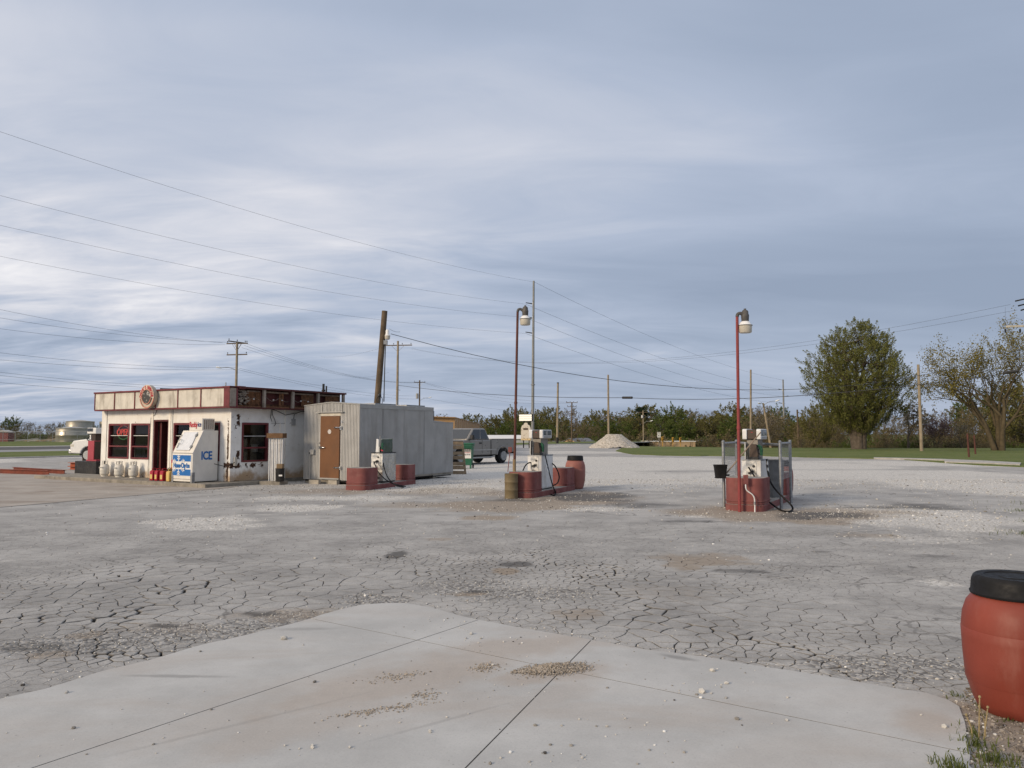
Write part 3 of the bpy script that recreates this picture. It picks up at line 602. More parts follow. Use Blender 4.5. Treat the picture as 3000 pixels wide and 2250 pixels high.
for x0 in (-6.80, -2.98): MB().box(x0, x0 + .03, -.012, 0, ZB, ZT).build('wall_seam', M_GREYP, st)
MB().box(-4.14, -4.03, -.018, 0, ZB, ZT).build('wall_batten', M_WHITE, st); MB().box(-3.17, -3.06, -.018, 0, ZB, ZT).build('wall_batten', M_WHITE, st)
for y0 in (1.98, 2.20): MB().box(0, .018, y0, y0 + .05, ZB, ZT - .02 if y0 > 2.1 else 2.0).build('wall_batten', M_WHITE, st)
MB().box(0, .012, 1.62, 2.2, 1.985, 2.0).build('wall_seam', M_GREYP, st)
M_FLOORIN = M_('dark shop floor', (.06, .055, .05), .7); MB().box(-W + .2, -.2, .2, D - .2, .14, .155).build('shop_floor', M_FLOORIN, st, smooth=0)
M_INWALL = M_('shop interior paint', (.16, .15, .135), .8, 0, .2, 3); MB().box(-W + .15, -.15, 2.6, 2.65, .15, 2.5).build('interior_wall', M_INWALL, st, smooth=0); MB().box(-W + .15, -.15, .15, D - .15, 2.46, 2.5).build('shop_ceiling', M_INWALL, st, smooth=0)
def window(x0, x1, z0, z1, axis, off, thinz, midz):
    f = MB(); fr = .065
    def b(m, a0, a1, c0, c1, d0, d1):
        if axis == 'f': m.box(a0, a1, d0, d1, c0, c1)
        else: m.box(-d1, -d0, a0, a1, c0, c1)
    for a in ((x0, x0 + fr, z0, z1), (x1 - fr, x1, z0, z1), (x0 + fr, x1 - fr, z1 - fr, z1), (x0 + fr, x1 - fr, z0, z0 + fr * .8), (x0 + fr, x1 - fr, midz - .025, midz + .025)): b(f, *a, -.022, .10)
    fo = f.build('window', M_MAROON, st, bevel=.006)
    t_ = MB(); b(t_, x0 + fr, x1 - fr, thinz - .009, thinz + .009, .03, .055); t_.build('glazing_bar', M_PUMPW, fo)
    for (c0, c1) in ((z0 + fr * .8, midz - .025), (midz + .025, z1 - fr)):
        g = MB(); b(g, x0 + fr - .005, x1 - fr + .005, c0 - .005, c1 + .005, .058, .064); g.build('pane', M_GLASS, fo, smooth=0)
    return fo
for (a, b, c, d) in FW: window(a, b, c, d, 'f', 0, 1.575, 1.195)
for (a, b, c, d) in SW: window(a, b, c, d, 's', 0, 1.565, 1.185)
M_JAMB = M_('door jamb red', (.085, .016, .018), .5); mb = MB()
for a in ((-4.02, -3.96, .15, 2.12), (-3.24, -3.18, .15, 2.12), (-3.96, -3.24, 2.06, 2.12)): mb.box(a[0], a[1], .004, .13, a[2], a[3])
mb.build('door_frame', M_JAMB, st, bevel=.005)
dr = MB().box(-3.90, -3.80, .16, .95, .16, 2.05).box(-3.90, -3.80, .16, .95, .16, .3).build('open_door', M_JAMB, st, bevel=.01)
M_MULL = M_('grimy mullion', (.30, .255, .21), .8, 0, .25, 8, dirt=(.12, .08, .06), damt=.6)
# roof deck and sign-box fascia
MB().box(-W - .02, .1, -.1, D, ZT, ZT + .10).build('roof', M_RUSTY, st, smooth=0)
FZ0, FZ1 = 2.50, 3.08; fx0, fx1 = -7.02, .36; fy = -.36
fr = MB()
fr.box(fx0, fx1, fy, -.02, FZ0 - .045, FZ0); fr.box(fx0 - .03, fx1 + .02, fy - .03, -.02, FZ1, FZ1 + .055); fr.box(fx0 - .02, fx0 + .02, fy, -.02, FZ0, FZ1); fr.box(fx1 - .26, fx1, fy - .012, fy + .05, FZ0, FZ1)
fr.box(fx0 + .3, fx1, -.02, .25, FZ1 - .02, FZ1 + .075)
fas = fr.build('front_fascia', M_MAROON, st, bevel=.008)
cuts = [fx0 + .02, -5.79, -4.60, -3.42, -2.23, -1.05, .10]
for a, b in zip(cuts[:-1], cuts[1:]):
    MB().box(a + .02, b - .02, fy + .015, fy + .03, FZ0 + .005, FZ1 - .004).build('sign_panel', M_PANEL, fas, bevel=.004)
    MB().box(b - .022, b + .022, fy - .008, fy + .05, FZ0, FZ1).build('mullion', M_MAROON, fas, bevel=.004)
MB().box(fx0 + .02, fx1 - .05, fy + .06, fy + .07, FZ0, FZ1).build('fascia_back', M_DARK, fas)
sf = MB(); sf.box(.02, fx1, -.02, D + .05, FZ0 - .045, FZ0); sf.box(.02, fx1 + .02, fy - .02, D + .05, FZ1 + .0, FZ1 + .06); sf.box(.0, .06, -.02, D + .05, FZ0, FZ1)
sfo = sf.build('side_fascia', M_('rusty maroon', (.095, .026, .024), .8, 0, .35, 6, dirt=(.05, .025, .018), damt=.6), st, bevel=.006) if True else sf.build('side_fascia', M_RUSTY, st, bevel=.006); MB().box(fx1 - .06, fx1 + .006, fy + .002, -.12, FZ0, FZ1).build('corner_panel', M_MULL, sfo, bevel=.005); MB().box(fx1 - .05, fx1 + .012, -.12, -.06, FZ0, FZ1).build('mullion', M_MAROON, sfo)
for y0 in (1.03, 2.26, 3.44, 4.70): MB().box(fx1 - .10, fx1 - .02, y0 - .04, y0 + .06, FZ0, FZ1).build('mullion', M_MULL, sfo, bevel=.006)
M_OLDT = M_('dirty tan fascia wood', (.24, .185, .14), .85, 0, .3, 8, dirt=(.08, .05, .035), damt=.6)
M_RIBR = M_('rusty ribbed sheet', (.20, .095, .045), .9, 0, .4, 12, dirt=(.05, .03, .02), damt=.6, dscale=9, bump=.4)
for (a, b) in ((.35, .95), (1.75, 1.95), (2.75, 3.3), (3.9, 4.6)):
    mb = MB(); y = a
    while y < b: mb.box(.20, .215 + .02 * random.random(), y, y + .03, FZ0 + .06 + .04 * random.random(), FZ1 - .08); y += .052
    mb.build('inner_rib', M_RIBR, sfo, smooth=0)
for (a, b) in ((.0, .95), (1.15, 2.15), (2.4, 3.3), (3.6, 4.6)):
    pts = [(.22, a + (b - a) * k / 12, 2.76 + .05 * math.sin(k * .9 + a) + .02 * random.random()) for k in range(13)]; MB().tube(pts, .006, 5).build('fascia_wire', M_MULL, sfo)
    for f in (.35, .72): MB().lathe([(0, -.03), (.028, -.01), (.03, .01), (0, .03)], 8, (.22, a + (b - a) * f, 2.765)).build('bulb_socket', M_PUMPW, sfo)
    MB().box(.12, .22, a, b, FZ1 - .09, FZ1 - .04).build('fascia_batten', M_OLDT, sfo); MB().box(.12, .26, a, b, FZ0 + .005, FZ0 + .05).build('fascia_batten', M_RIBR, sfo)
for k in range(26): random.random()
bits = MB()
for k in range(70):
    y = -.02 + .42 * random.random(); z = FZ0 + .06 + .45 * random.random(); l = .04 + .08 * random.random(); bits.box(.19 + .05 * random.random(), .25 + .05 * random.random(), y, y + l, z, z + .012 + .012 * random.random())
bits.build('peeled_paint', M_MULL, sfo, smooth=0)
# roof clutter
MB().lathe([(.05, 0), (.05, .10), (.12, .11), (.13, .17), (.10, .21), (0, .22)], 14, (-1.55, 1.2, 2.95)).build('roof_vent', M_GALV, st)
MB().cyl((-1.95, 1.3, 2.6), (-1.95, 1.3, 3.42), .018).build('vent_pipe', M_GALV, st); MB().cyl((-.55, 4.55, 2.6), (-.55, 4.55, 3.5), .045).cyl((-.55, 4.55, 3.22), (-.55, 4.55, 3.28), .07).cyl((-.45, 4.6, 2.6), (-.45, 4.6, 3.42), .03).build('vent_pipe', M_BLACKP, st)
MB().prism([(0, 0), (.75, 0), (.70, .14), (.10, .26)], .5, .9, 'xz', Tm(-4.55, 0, 3.0)).build('roof_light', M_BLACKP, st)
MB().box(.0, .05, 2.50, 2.66, 1.93, 2.15).build('junction_box', M_GREYP, st, bevel=.008)
for pts in ([(.03, 2.58, 2.15), (.04, 2.6, 2.32), (.04, 2.9, 2.42), (.03, 3.4, 2.4)], [(.03, 2.6, 2.35), (.05, 2.2, 2.28), (.05, 1.8, 2.42), (.04, 1.5, 2.48)], [(.03, 1.66, 2.5), (.04, 1.62, 2.3), (.05, 1.72, 2.12), (.05, 1.78, 1.98), (.05, 1.7, 1.9)], [(.03, 1.6, 2.45), (.04, 1.55, 2.2), (.04, 1.62, 2.05)]): MB().tube(pts, .010, 5).build('loose_cable', M_RUBBER, st)
MB().box(.012, .07, .10, .22, .62, .90).build('outlet_box', M_PANEL, st, bevel=.01)
MB().tube([(-.25, -.4, .70), (0.05, -.25, .62), (.10, -.05, .66), (.06, .12, .74)], .012, 6).build('power_lead', M_RUBBER, st)
MB().tube([(-4.0, -.02, 2.25), (-3.9, -.03, 2.32), (-3.78, -.03, 2.5)], .008, 5).build('loose_cable', M_RUBBER, st); MB().tube([(-4.15, -.02, 2.2), (-4.17, -.03, 1.2), (-4.22, -.03, .5), (-4.2, -.03, .2)], .008, 5).build('loose_cable', M_RUBBER, st)
# kerb the station stands on
kb = tag(thing('station_plinth', None, None, (BX, BY, 0), -RD), kind='structure')
MB().box(-9.35, -.02, -1.16, 0, -.05, .125).build('kerb', M_CURB, kb, bevel=.015); MB().box(-9.35, -7.0, 0, .42, -.05, .125).build('kerb', M_CURB, kb, bevel=.015); MB().box(-7.1, 0, .002, 4.9, -.05, .128).build('floor_slab', M_CURB, kb)
MB().box(-.02 + .004, .34, -1.158, 1.75, -.05, .12).build('kerb', M_CURB, kb, bevel=.015)
# round sign on the fascia
rs = thing('round_sign', 'round red and white service sign with dark centre on the station fascia', 'sign', tuple(bw(-3.66, fy - .01, 2.89)), -RD)
MB().lathe([(0, 0), (.375, 0), (.39, .02), (.39, .12), (.37, .14), (0, .14)], 40, M=Rx(math.pi / 2)).build('sign_body', M_('cream sign can', (.52, .45, .36), .6, 0, .2, 6, dirt=(.2, .14, .1), damt=.6), rs)
ring = MB(); N = 48
def ringseg(mb, r0, r1, a0, a1, y, n=40):
    for k in range(n):
        t0 = a0 + (a1 - a0) * k / n; t1 = a0 + (a1 - a0) * (k + 1) / n
        mb.add([(r * math.cos(t_), yy, r * math.sin(t_)) for yy in (y, y + .012) for (r, t_) in ((r0, t0), (r1, t0), (r1, t1), (r0, t1))], [(0, 1, 2, 3), (4, 7, 6, 5), (0, 4, 5, 1), (3, 2, 6, 7), (1, 5, 6, 2), (0, 3, 7, 4)])
ringseg(ring, .245, .40, R(-8), R(188), -.165); ring.build('arched_banner', M_('sun-bleached banner', (.62, .50, .40), .6, 0, .15, 6, dirt=(.4, .25, .2), damt=.5), rs, smooth=0)
rg = MB(); ringseg(rg, .235, .262, 0, 2 * math.pi, -.178, 48); ringseg(rg, .355, .392, R(190), R(350), -.16); rg.build('sign_rim', M_('faded coral rim', (.50, .22, .16), .6, 0, .2, 6), rs, smooth=0)
fc = NT('worn dark sign face'); o = fc.coord('Object'); n = fc.noise(o, 7, 7, .65); fcm = fc.fin(fc.mix(fc.rng(n, .56, .60), (.05, .047, .045), (.42, .40, .37)), .6)
MB().lathe([(0, 0), (.238, 0), (.238, .012), (0, .012)], 40, M=Tm(0, -.155, 0) @ Rx(math.pi / 2)).build('sign_face', fcm, rs, smooth=0)
lt = "DANNY'S SERVICE"; mb = MB()
for k, ch in enumerate(lt):
    if ch == ' ': continue
    a = R(176) - R(172) * k / (len(lt) - 1); me = text_mesh(ch, .135, .004, .003)
    mb.mesh(me, Tm(.322 * math.cos(a), -.172, .322 * math.sin(a)) @ Ry(math.pi / 2 - a) @ MX)
mb.build('lettering', M_REDPR, rs, smooth=0)
# neon sign hanging inside the first window
ns = thing('neon_sign', 'glowing red neon OPEN sign in the leftmost station window', 'sign', tuple(bw(-5.98, .12, 1.69)), -RD)
MB().mesh(text_mesh('OPEN', .31, outline=.0055, space=1.0, shear=.18), Tm(0, 0, 0) @ MX).build('lettering', M_NEONR, ns, fix=False)
def arc(rx, rz, a0, a1, n=24): return [(rx * math.cos(R(a0 + (a1 - a0) * k / n)), .01, rz * math.sin(R(a0 + (a1 - a0) * k / n))) for k in range(n + 1)]
MB().tube(arc(.36, .235, 100, 215), .006, 6).build('neon_arc', M_NEONR, ns); MB().tube(arc(.36, .235, 90, 0), .006, 6).build('neon_arc', M_NEONW, ns); MB().tube(arc(.36, .25, 215, 330), .006, 6).build('neon_arc', M_NEONG, ns); MB().tube(arc(.36, .235, 0, -30), .006, 6).build('neon_arc', M_NEONR, ns)
for s_ in (-.2, .2): MB().tube([(s_, .02, .2), (s_, .03, .32)], .004, 4).build('hanger', M_BLACKP, ns)
# goods seen through door and windows
sh = thing('shop_shelf', 'dark wooden shelf of goods inside the open station door', 'shelf', tuple(bw(-3.5, 1.0, .155)), -RD)
M_SHELF = M_('dark shelf wood', (.07, .03, .022), .6)
for z in (.02, .55, .95): MB().box(-.28, .55, 0, .4, z, z + .03).build('shelf_board', M_SHELF, sh)
MB().box(-.31, -.28, 0, .4, 0, 1.9).box(.55, .58, 0, .4, 0, 1.9).build('upright', M_SHELF, sh); MB().box(-.28, .55, .38, .40, .0, 1.9).build('back_panel', M_SHELF, sh)
for k in range(5): MB().box(-.2, .45, .36, .375, 1.15 + k * .14, 1.16 + k * .14).build('wire_rail', M_GALV, sh)
bcols = [(.55, .5, .2), (.5, .5, .5), (.45, .42, .12), (.6, .58, .55), (.15, .35, .12)]
BN = ['yellow oil bottle at the left end of the doorway shelf', 'grey oil bottle second from the left on the doorway shelf', 'dark yellow oil bottle third from the left on the doorway shelf', 'white oil bottle right of the middle on the doorway shelf', 'green oil bottle on the doorway shelf', 'yellow oil bottle at the right end of the doorway shelf']
for k in range(6):
    c = bcols[k % 5]; o_ = thing('bottle', BN[k], 'bottle', tuple(bw(-3.66 + .12 * k, 1.15, .155 + .58)), -RD, 'oil bottles on the doorway shelf')
    MB().lathe([(.035, 0), (.038, .02), (.038, .15), (.015, .19), (.015, .215), (0, .216)], 10).build('body', print_mat('bottle plastic', c, .4), o_); MB().lathe([(.019, .215), (.019, .245), (0, .246)], 8).build('cap', M_BLACKP, o_)
o_ = thing('product_bag', 'white paper bag with red print inside the doorway', 'bag', tuple(bw(-3.62, 1.12, .155 + .98)), -RD); MB().prism([(-.09, 0), (.09, 0), (.085, .24), (-.085, .24)], 0, .09, 'xz').build('body', M_PWHITE, o_, bevel=.012); MB().box(-.05, .05, -.004, -.001, .06, .16).build('print', M_REDPR, o_)
M_CLUT = [M_('carton card', (.20, .14, .08), .8), M_('grey equipment', (.14, .14, .14), .5), M_('pale carton', (.42, .40, .36), .7), M_('dark counter', (.035, .03, .028), .5), M_('green plant leaves', (.05, .10, .03), .6)]
def clutter(name, label, cat, x, y, z, w_, d_, h_, m): 
    o_ = thing(name, label, cat, tuple(bw(x, y, z)), -RD); MB().box(-w_ / 2, w_ / 2, 0, d_, 0, h_).build('body', m, o_, bevel=.02); MB().box(-w_ / 2 - .01, w_ / 2 + .01, -.01, d_ + .01, h_, h_ + .02).build('top', m, o_, bevel=.005); return o_
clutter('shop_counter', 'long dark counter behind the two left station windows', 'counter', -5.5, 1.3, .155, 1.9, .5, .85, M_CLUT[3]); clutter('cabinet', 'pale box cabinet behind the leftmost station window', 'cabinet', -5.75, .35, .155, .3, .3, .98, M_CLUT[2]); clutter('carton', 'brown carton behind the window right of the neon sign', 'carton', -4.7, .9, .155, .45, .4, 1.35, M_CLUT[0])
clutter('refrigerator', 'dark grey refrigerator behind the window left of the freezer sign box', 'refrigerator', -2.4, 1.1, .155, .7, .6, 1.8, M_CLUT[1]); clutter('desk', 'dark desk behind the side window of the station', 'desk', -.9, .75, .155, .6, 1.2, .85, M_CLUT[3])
o_ = clutter('pale_rack', 'small pale slotted rack seen through the side window', 'rack', -.45, 1.22, 1.03, .10, .22, .24, M_CLUT[2])
o_ = thing('potted_plant', 'leafy green plant seen through the side window', 'plant', tuple(bw(-.6, .68, 1.03)), -RD); MB().lathe([(.05, 0), (.07, .12), (0, .12)], 12).build('pot', M_CLUT[0], o_); mb = MB()
for k in range(40):
    a = random.random() * 6.28; r_ = .04 + .12 * random.random(); z = .12 + .2 * random.random(); mb.add([(0, 0, .12), (r_ * math.cos(a) - .03, r_ * math.sin(a), z), (r_ * math.cos(a) + .03, r_ * math.sin(a) + .02, z - .02)], [(0, 1, 2)])
mb.build('leaves', M_CLUT[4], o_, smooth=0)
# ice freezer
fz = thing('ice_freezer', 'white slant-front ice freezer beside the station door', 'freezer', tuple(bw(-1.50, -1.0, .125)), -RD)
M_FRZ = M_('freezer enamel', (.70, .67, .61), .45, 0, .08, 3, dirt=(.40, .36, .30), damt=.28, dscale=2.5, stretch=3, bump=.03); FWD = 1.0
prof = [(0, .03), (0, .92), (.36, 1.62), (.92, 1.62), (.92, .03)]
MB().prism(prof, 0, FWD, 'yz').build('body', M_FRZ, fz, bevel=.012)
sl = Matrix.Translation((0, 0, .92)) @ Rx(-math.atan2(.36, .70)); L_ = math.hypot(.36, .70)
dd = MB().box(.14, .80, -.035, -.003, .08, L_ - .07, sl).build('door', M_('brushed freezer door', (.66, .68, .71), .35, .15, .06, 4, dirt=(.5, .47, .42), damt=.3), fz, bevel=.012)
MB().tube([sl @ Vector(p_) for p_ in ((.20, -.035, .42), (.20, -.09, .42), (.31, -.09, .42), (.31, -.09, .28), (.20, -.09, .28), (.20, -.035, .28))], .011, 6).build('handle', M_BRIGHT, dd); MB().box(.13, .19, -.042, -.034, .15, .34, sl).build('latch_plate', M_GALV, dd)
for z in (.16, .56): MB().box(.78, .84, -.05, -.003, z, z + .09, sl).build('hinge', M_GALV, dd)
MB().box(.0, FWD, -.006, .0, .90, .925).build('front_trim', M_GREYP, fz); MB().box(.02, FWD - .02, -.012, -.002, .105, .112).build('front_trim', M_BLACKP, fz)
fp = MB().box(.03, FWD - .05, -.010, -.002, .20, .86).build('front_sign', M_PWHITE, fz)
for (a, b) in ((.655, .85), (.215, .41)): MB().box(.04, FWD - .07, -.014, -.010, a, b).build('blue_band', M_BLUE, fp)
sn = MB(); hx, hz = .34, .53
for k in range(6):
    a = R(60 * k + 90); Mx = Tm(hx, -.0165, hz) @ Ry(-a)
    sn.box(.10, .335, -.002, .002, -.014, .014, Mx)
    for rr_ in (.17, .24):
        for sg in (-1, 1): sn.box(0, .085, -.002, .002, -.011, .011, Mx @ Tm(rr_, 0, 0) @ Ry(sg * R(50)))
sn.build('snowflake', M_PWHITE, fp, smooth=0)
MB().mesh(text_mesh('Home City Ice', .165, .002, .006, .88), Tm(.485, -.0215, .525) @ MX @ Matrix.Diagonal((.92, 1.25, 1, 1))).build('lettering', M_BLUE, fp, smooth=0)
MB().mesh(text_mesh('ICE', .40, .003, .012, .95), Tm(FWD + .004, .50, .82) @ Rz(math.pi / 2) @ MX @ Matrix.Diagonal((.72, .9, 1, 1))).build('side_lettering', M_BLUE, fz, smooth=0)
MB().mesh(text_mesh('ICE', .16, .002, .004), sl @ Tm(.07, -.006, .52) @ Ry(-R(78)) @ MX).build('small_lettering', M_GREYP, fz, smooth=0)
MB().box(FWD - .075, FWD + .006, -.014, .09, .0, .32).build('corner_guard', M_GALV, fz, bevel=.004); MB().box(-.006, .075, -.014, .06, .0, .30).build('corner_guard', M_GALV, fz, bevel=.004)
MB().box(.05, FWD - .05, .05, .88, -.002, .03).build('plinth', M_BLACKP, fz)
hb = MB().box(.30, FWD - .06, .36, .82, 1.62, 2.0).build('compressor_box', M_FRZ, fz, bevel=.01)
for k in range(5):
    MB().box(FWD - .062, FWD - .052, .42 + k * .078, .468 + k * .078, 1.66, 1.96).build('vent_slot', M_('rusty vent %d' % k, (.16, .09, .05), .8, 0, .5, 20), hb)
    for j in range(9): MB().box(FWD - .056, FWD - .048, .42 + k * .078, .468 + k * .078, 1.675 + j * .032, 1.684 + j * .032).build('vent_slat', M_FRZ, hb)
mb = MB(); mb.mesh(text_mesh('Reddy', .185, .002, .003, .86), Tm(.515, .352, 1.80) @ MX @ Matrix.Diagonal((.95, 1.3, 1, 1))); mb.build('lettering', M_REDPR, hb, smooth=0)
mb = MB(); mb.mesh(text_mesh('ice', .185, .002, .003, .9), Tm(.815, .352, 1.808) @ MX @ Matrix.Diagonal((.95, 1.2, 1, 1))); mb.build('lettering', M_NAVY, hb, smooth=0)
# propane cylinders
M_PROP = M_('propane cylinder paint', (.66, .64, .58), .55, 0, .1, 6, dirt=(.40, .33, .24), damt=.35, dscale=5, bump=.05); PR = []
for (x, y, lab) in ((-6.43, -.25, 'white propane cylinder nearest the black pump base'), (-5.55, -.25, 'white propane cylinder in the middle of three by the station wall'), (-4.68, -.27, 'white propane cylinder nearest the station door, with rusty shoulder')):
    o_ = thing('propane_cylinder', lab, 'gas cylinder', tuple(bw(x, y, .125)), -RD + random.random() * .6 - .3, 'propane cylinders along the station wall'); PR.append(o_)
    if len(PR) == 1:
        a_ = MB().lathe([(.10, .0), (.115, .0), (.115, .035), (.10, .035)], 24).build('foot_ring', M_PROP, o_)
        b_ = MB().lathe([(0, .03), (.09, .035), (.14, .07), (.155, .12), (.157, .225), (.159, .23), (.157, .236), (.155, .33), (.14, .39), (.09, .435), (0, .445)], 28).build('body', M_PROP, o_)
        c_ = MB()
        for s_ in (0, 1): c_.tube([(.10 * math.cos(a), .10 * math.sin(a), .43) for a in np.linspace(R(20 + 180 * s_), R(160 + 180 * s_), 8)], .012, 5)
        for s_ in (0, 1): c_.tube([(.10 * math.cos(a), .10 * math.sin(a), .55) for a in np.linspace(R(20 + 180 * s_), R(160 + 180 * s_), 8)], .012, 5)
        for a in (20, 90, 160, 200, 270, 340): c_.tube([(.10 * math.cos(R(a)), .10 * math.sin(R(a)), .43), (.10 * math.cos(R(a)), .10 * math.sin(R(a)), .55)], .014, 5)
        c_ = c_.build('collar', M_PROP, o_); d_ = MB().cyl((0, 0, .44), (0, 0, .53), .022).cyl((0, 0, .50), (.06, 0, .50), .016).lathe([(.03, 0), (.035, .01), (.03, .025), (0, .026)], 10, (0, 0, .53)).build('valve', M_BLACKP, o_); e_ = MB().box(-.09, .09, -.1605, -.152, .30, .34).build('label', M_GREYP, o_)
    else:
        for s_ in PR[0].children: c = s_.copy(); col.objects.link(c); c.parent = o_
# fuel cans
def fuel_can(lab, x, y, z, rz, m, tilt=0):
    o_ = thing('fuel_can', lab, 'fuel can', tuple(bw(x, y, z)), -RD + rz, 'fuel cans stacked by the freezer'); o_.rotation_euler[1] = tilt
    MB().prism([(-.13, 0), (.13, 0), (.13, .26), (.06, .33), (-.10, .33), (-.13, .29)], -.085, .085, 'yz').build('body', m, o_, bevel=.02)
    MB().tube([(0, -.09, .33), (0, -.09, .385), (0, 0, .40), (0, .08, .36)], .014, 6).build('handle', m, o_); MB().cyl((0, .095, .29), (0, .12, .37), .028).build('cap', M_BLACKP, o_); MB().box(-.05, .05, -.134, -.1295, .06, .20).build('label', M_YELLOWPR, o_); return o_
M_CANR = M_('red can plastic', (.34, .012, .028), .4, 0, .12, 8, bump=.03); M_CANY = M_('yellow can plastic', (.60, .40, .13), .45, 0, .12, 8, bump=.03)
fuel_can('red fuel can at the left end of the front row', -2.72, -.78, .125, .05, M_CANR); fuel_can('red fuel can in the middle of the front row', -2.44, -.80, .125, -.04, M_CANR); fuel_can('red fuel can next to the yellow can', -2.16, -.80, .125, .03, M_CANR)
fuel_can('yellow fuel can against the freezer corner guard', -1.80, -.82, .125, 0, M_CANY); fuel_can('red fuel can raised behind the front row', -2.02, -.50, .50, .1, M_CANR); clutter('crate', 'dark crate under the raised red fuel can', 'crate', -2.02, -.66, .125, .34, .3, .35, M_BLACKP)
fuel_can('dark jug in the doorway behind the fuel cans', -2.45, -.42, .125, .3, M_BLACKP); 
# ================================================================== walk-in cooler
CA = R(30); ck = thing('walk_in_cooler', 'grey ribbed metal walk-in cooler with brown door beside the station', 'cooler', (-4.89, 24.70, 0), -CA)
M_RIB = M_('ribbed grey siding', (.415, .412, .40), .5, .15, .10, 2, dirt=(.25, .235, .21), damt=.5, dscale=2, stretch=4, bump=.03)
def ribbed(mb, a0, a1, z0, z1f, axis, off, pitch=.062, dep=.018):
    n = int((a1 - a0) / pitch); st_ = (a1 - a0) / n; pr_ = []
    for k in range(n):
        a = a0 + k * st_; pr_ += [(a, 0), (a + st_ * .55, 0), (a + st_ * .65, dep), (a + st_ * .9, dep)]
    pr_.append((a1, 0))
    for (a, d), (b, e) in zip(pr_[:-1], pr_[1:]):
        q_ = [(a, d, z0), (b, e, z0), (b, e, z1f(b)), (a, d, z1f(a))]
        mb.add([(x, off + y, z) if axis == 'x' else (off - y, x, z) for x, y, z in q_], [(0, 1, 2, 3)])
CW, CL, CH, CZ = 2.44, 4.02, 2.57, .13
gab = lambda x: CH + .09 * (1 - abs(x + CW / 2) / (CW / 2))
mb = MB(); ribbed(mb, -CW, 0, CZ, gab, 'x', 0); mb.build('front_wall', M_RIB, ck, smooth=0)
mb = MB(); ribbed(mb, 0, CL, CZ, lambda y: CH, 'y', 0); mb.build('side_wall', M_RIB, ck, smooth=0)
mb = MB(); ribbed(mb, CL, 5.30, CZ - .02, lambda y: 2.13 - .08 * (y - CL) / 1.28, 'y', 0); mb.build('side_wall', M_RIB, ck, smooth=0)
MB().box(-CW + .005, -.015, CL - .02, CL, CZ, CH).box(-CW, -CW + .01, .015, CL, CZ, CH).build('rear_wall', M_RIB, ck); MB().box(-CW, -.015, 5.28, 5.30, CZ, 2.05).box(-CW, -CW + .01, CL, 5.28, CZ, 2.05).build('rear_wall', M_RIB, ck)
MB().prism([(-CW - .01, CH), (-CW / 2, CH + .095), (.012, CH), (.012, CH + .03), (-CW / 2, CH + .125), (-CW - .01, CH + .03)], -.02, CL + .01, 'xz').build('roof', M_GREYP, ck); MB().box(-CW, .012, CL + .012, 5.31, 2.05, 2.075).build('roof', M_GREYP, ck)
MB().box(-.004, .014, -.014, CL, CH - .10, CH - .002).build('eave_trim', M_GREYP, ck, bevel=.003); MB().box(-.004, .012, CL + .01, CL + .03, 2.12, CH - .1).build('eave_trim', M_BLACKP, ck)
for y in (1.7, 3.4): MB().box(-1.4, -.3, y - .6, y + .5, CH + .04, CH + .10).build('roof_patch', M_GALV, ck)
for y in (1.15, 2.3, 3.45): MB().box(.004, .013, y - .006, y + .006, CZ, CH - .1).build('panel_seam', M_GREYP, ck)
MB().box(.008, .0125, .02, 5.28, CZ, CZ + .07).build('dirty_skirt', M_CURB, ck)
for (x, y) in ((-2.2, .15), (-1.5, .12), (-.25, .15), (-.25, 2.2), (-.25, 4.2), (-2.2, 4.2), (-2.2, 2.2), (-1.2, 5.0)):
    MB().box(x - .2, x + .2, y - .1, y + .1, -.02, CZ).build('block', M_CURB, ck, bevel=.01)
MB().box(-CW + .05, -.05, .03, 5.25, CZ - .06, CZ).build('floor_frame', M_DARK, ck)
do = MB().box(-1.65, -.81, -.06, .012, .15, 2.22).build('door', M_('brown cooler door', (.155, .068, .028), .5, 0, .10, 2.5, dirt=(.09, .05, .03), damt=.4, dscale=2, bump=.03), ck, bevel=.012)
MB().box(-1.645, -.815, -.064, -.058, .15, .20).build('kick_plate', M_GREYP, do)
for z in (1.84, .54):
    MB().lathe([(0, -.17), (.018, -.15), (.03, -.05), (.022, .05), (.03, .10), (0, .14)], 10, M=Tm(-.87, -.085, z) @ Ry(math.pi / 2)).box(-.80, -.74, -.05, 0, z - .07, z + .05).build('hinge', M_BRIGHT, do)
MB().lathe([(0, -.12), (.02, -.1), (.03, 0), (.018, .1), (0, .17)], 10, M=Tm(-1.55, -.10, 1.19) @ Ry(math.pi / 2)).box(-1.72, -1.66, -.05, 0, 1.14, 1.24).box(-1.71, -1.67, -.04, 0, 1.30, 1.36).build('handle', M_BRIGHT, do)
MB().lathe([(0, 0), (.075, 0), (.075, .003), (0, .003)], 20, M=Tm(-1.24, -.060, 1.71) @ Rx(math.pi / 2)).build('sticker', M_('pale round sticker', (.55, .52, .5), .6, 0, .3, 30), do)
MB().box(-1.82, -.66, -.09, .0, 2.335, 2.36).build('door_canopy', M_RIB, ck, bevel=.004); MB().box(-1.70, -.78, -.012, 0, 2.23, 2.32).build('door_head', M_PANEL, ck)
for x in (-1.72, -.78): MB().box(x - .03, x + .03, -.012, 0, .15, 2.3).build('door_jamb', M_RIB, ck)
for x in (-1.62, -.74): MB().box(x - .006, x + .006, -.006, 0, 2.36, 2.60).build('panel_seam', M_BLACKP, ck)
MB().box(-2.12, -1.93, -.07, 0, .95, 1.12).build('switch_box', M_GREYP, ck, bevel=.01); MB().cyl((-2.09, -.04, .0), (-2.09, -.04, .95), .014).build('conduit', M_GALV, ck)
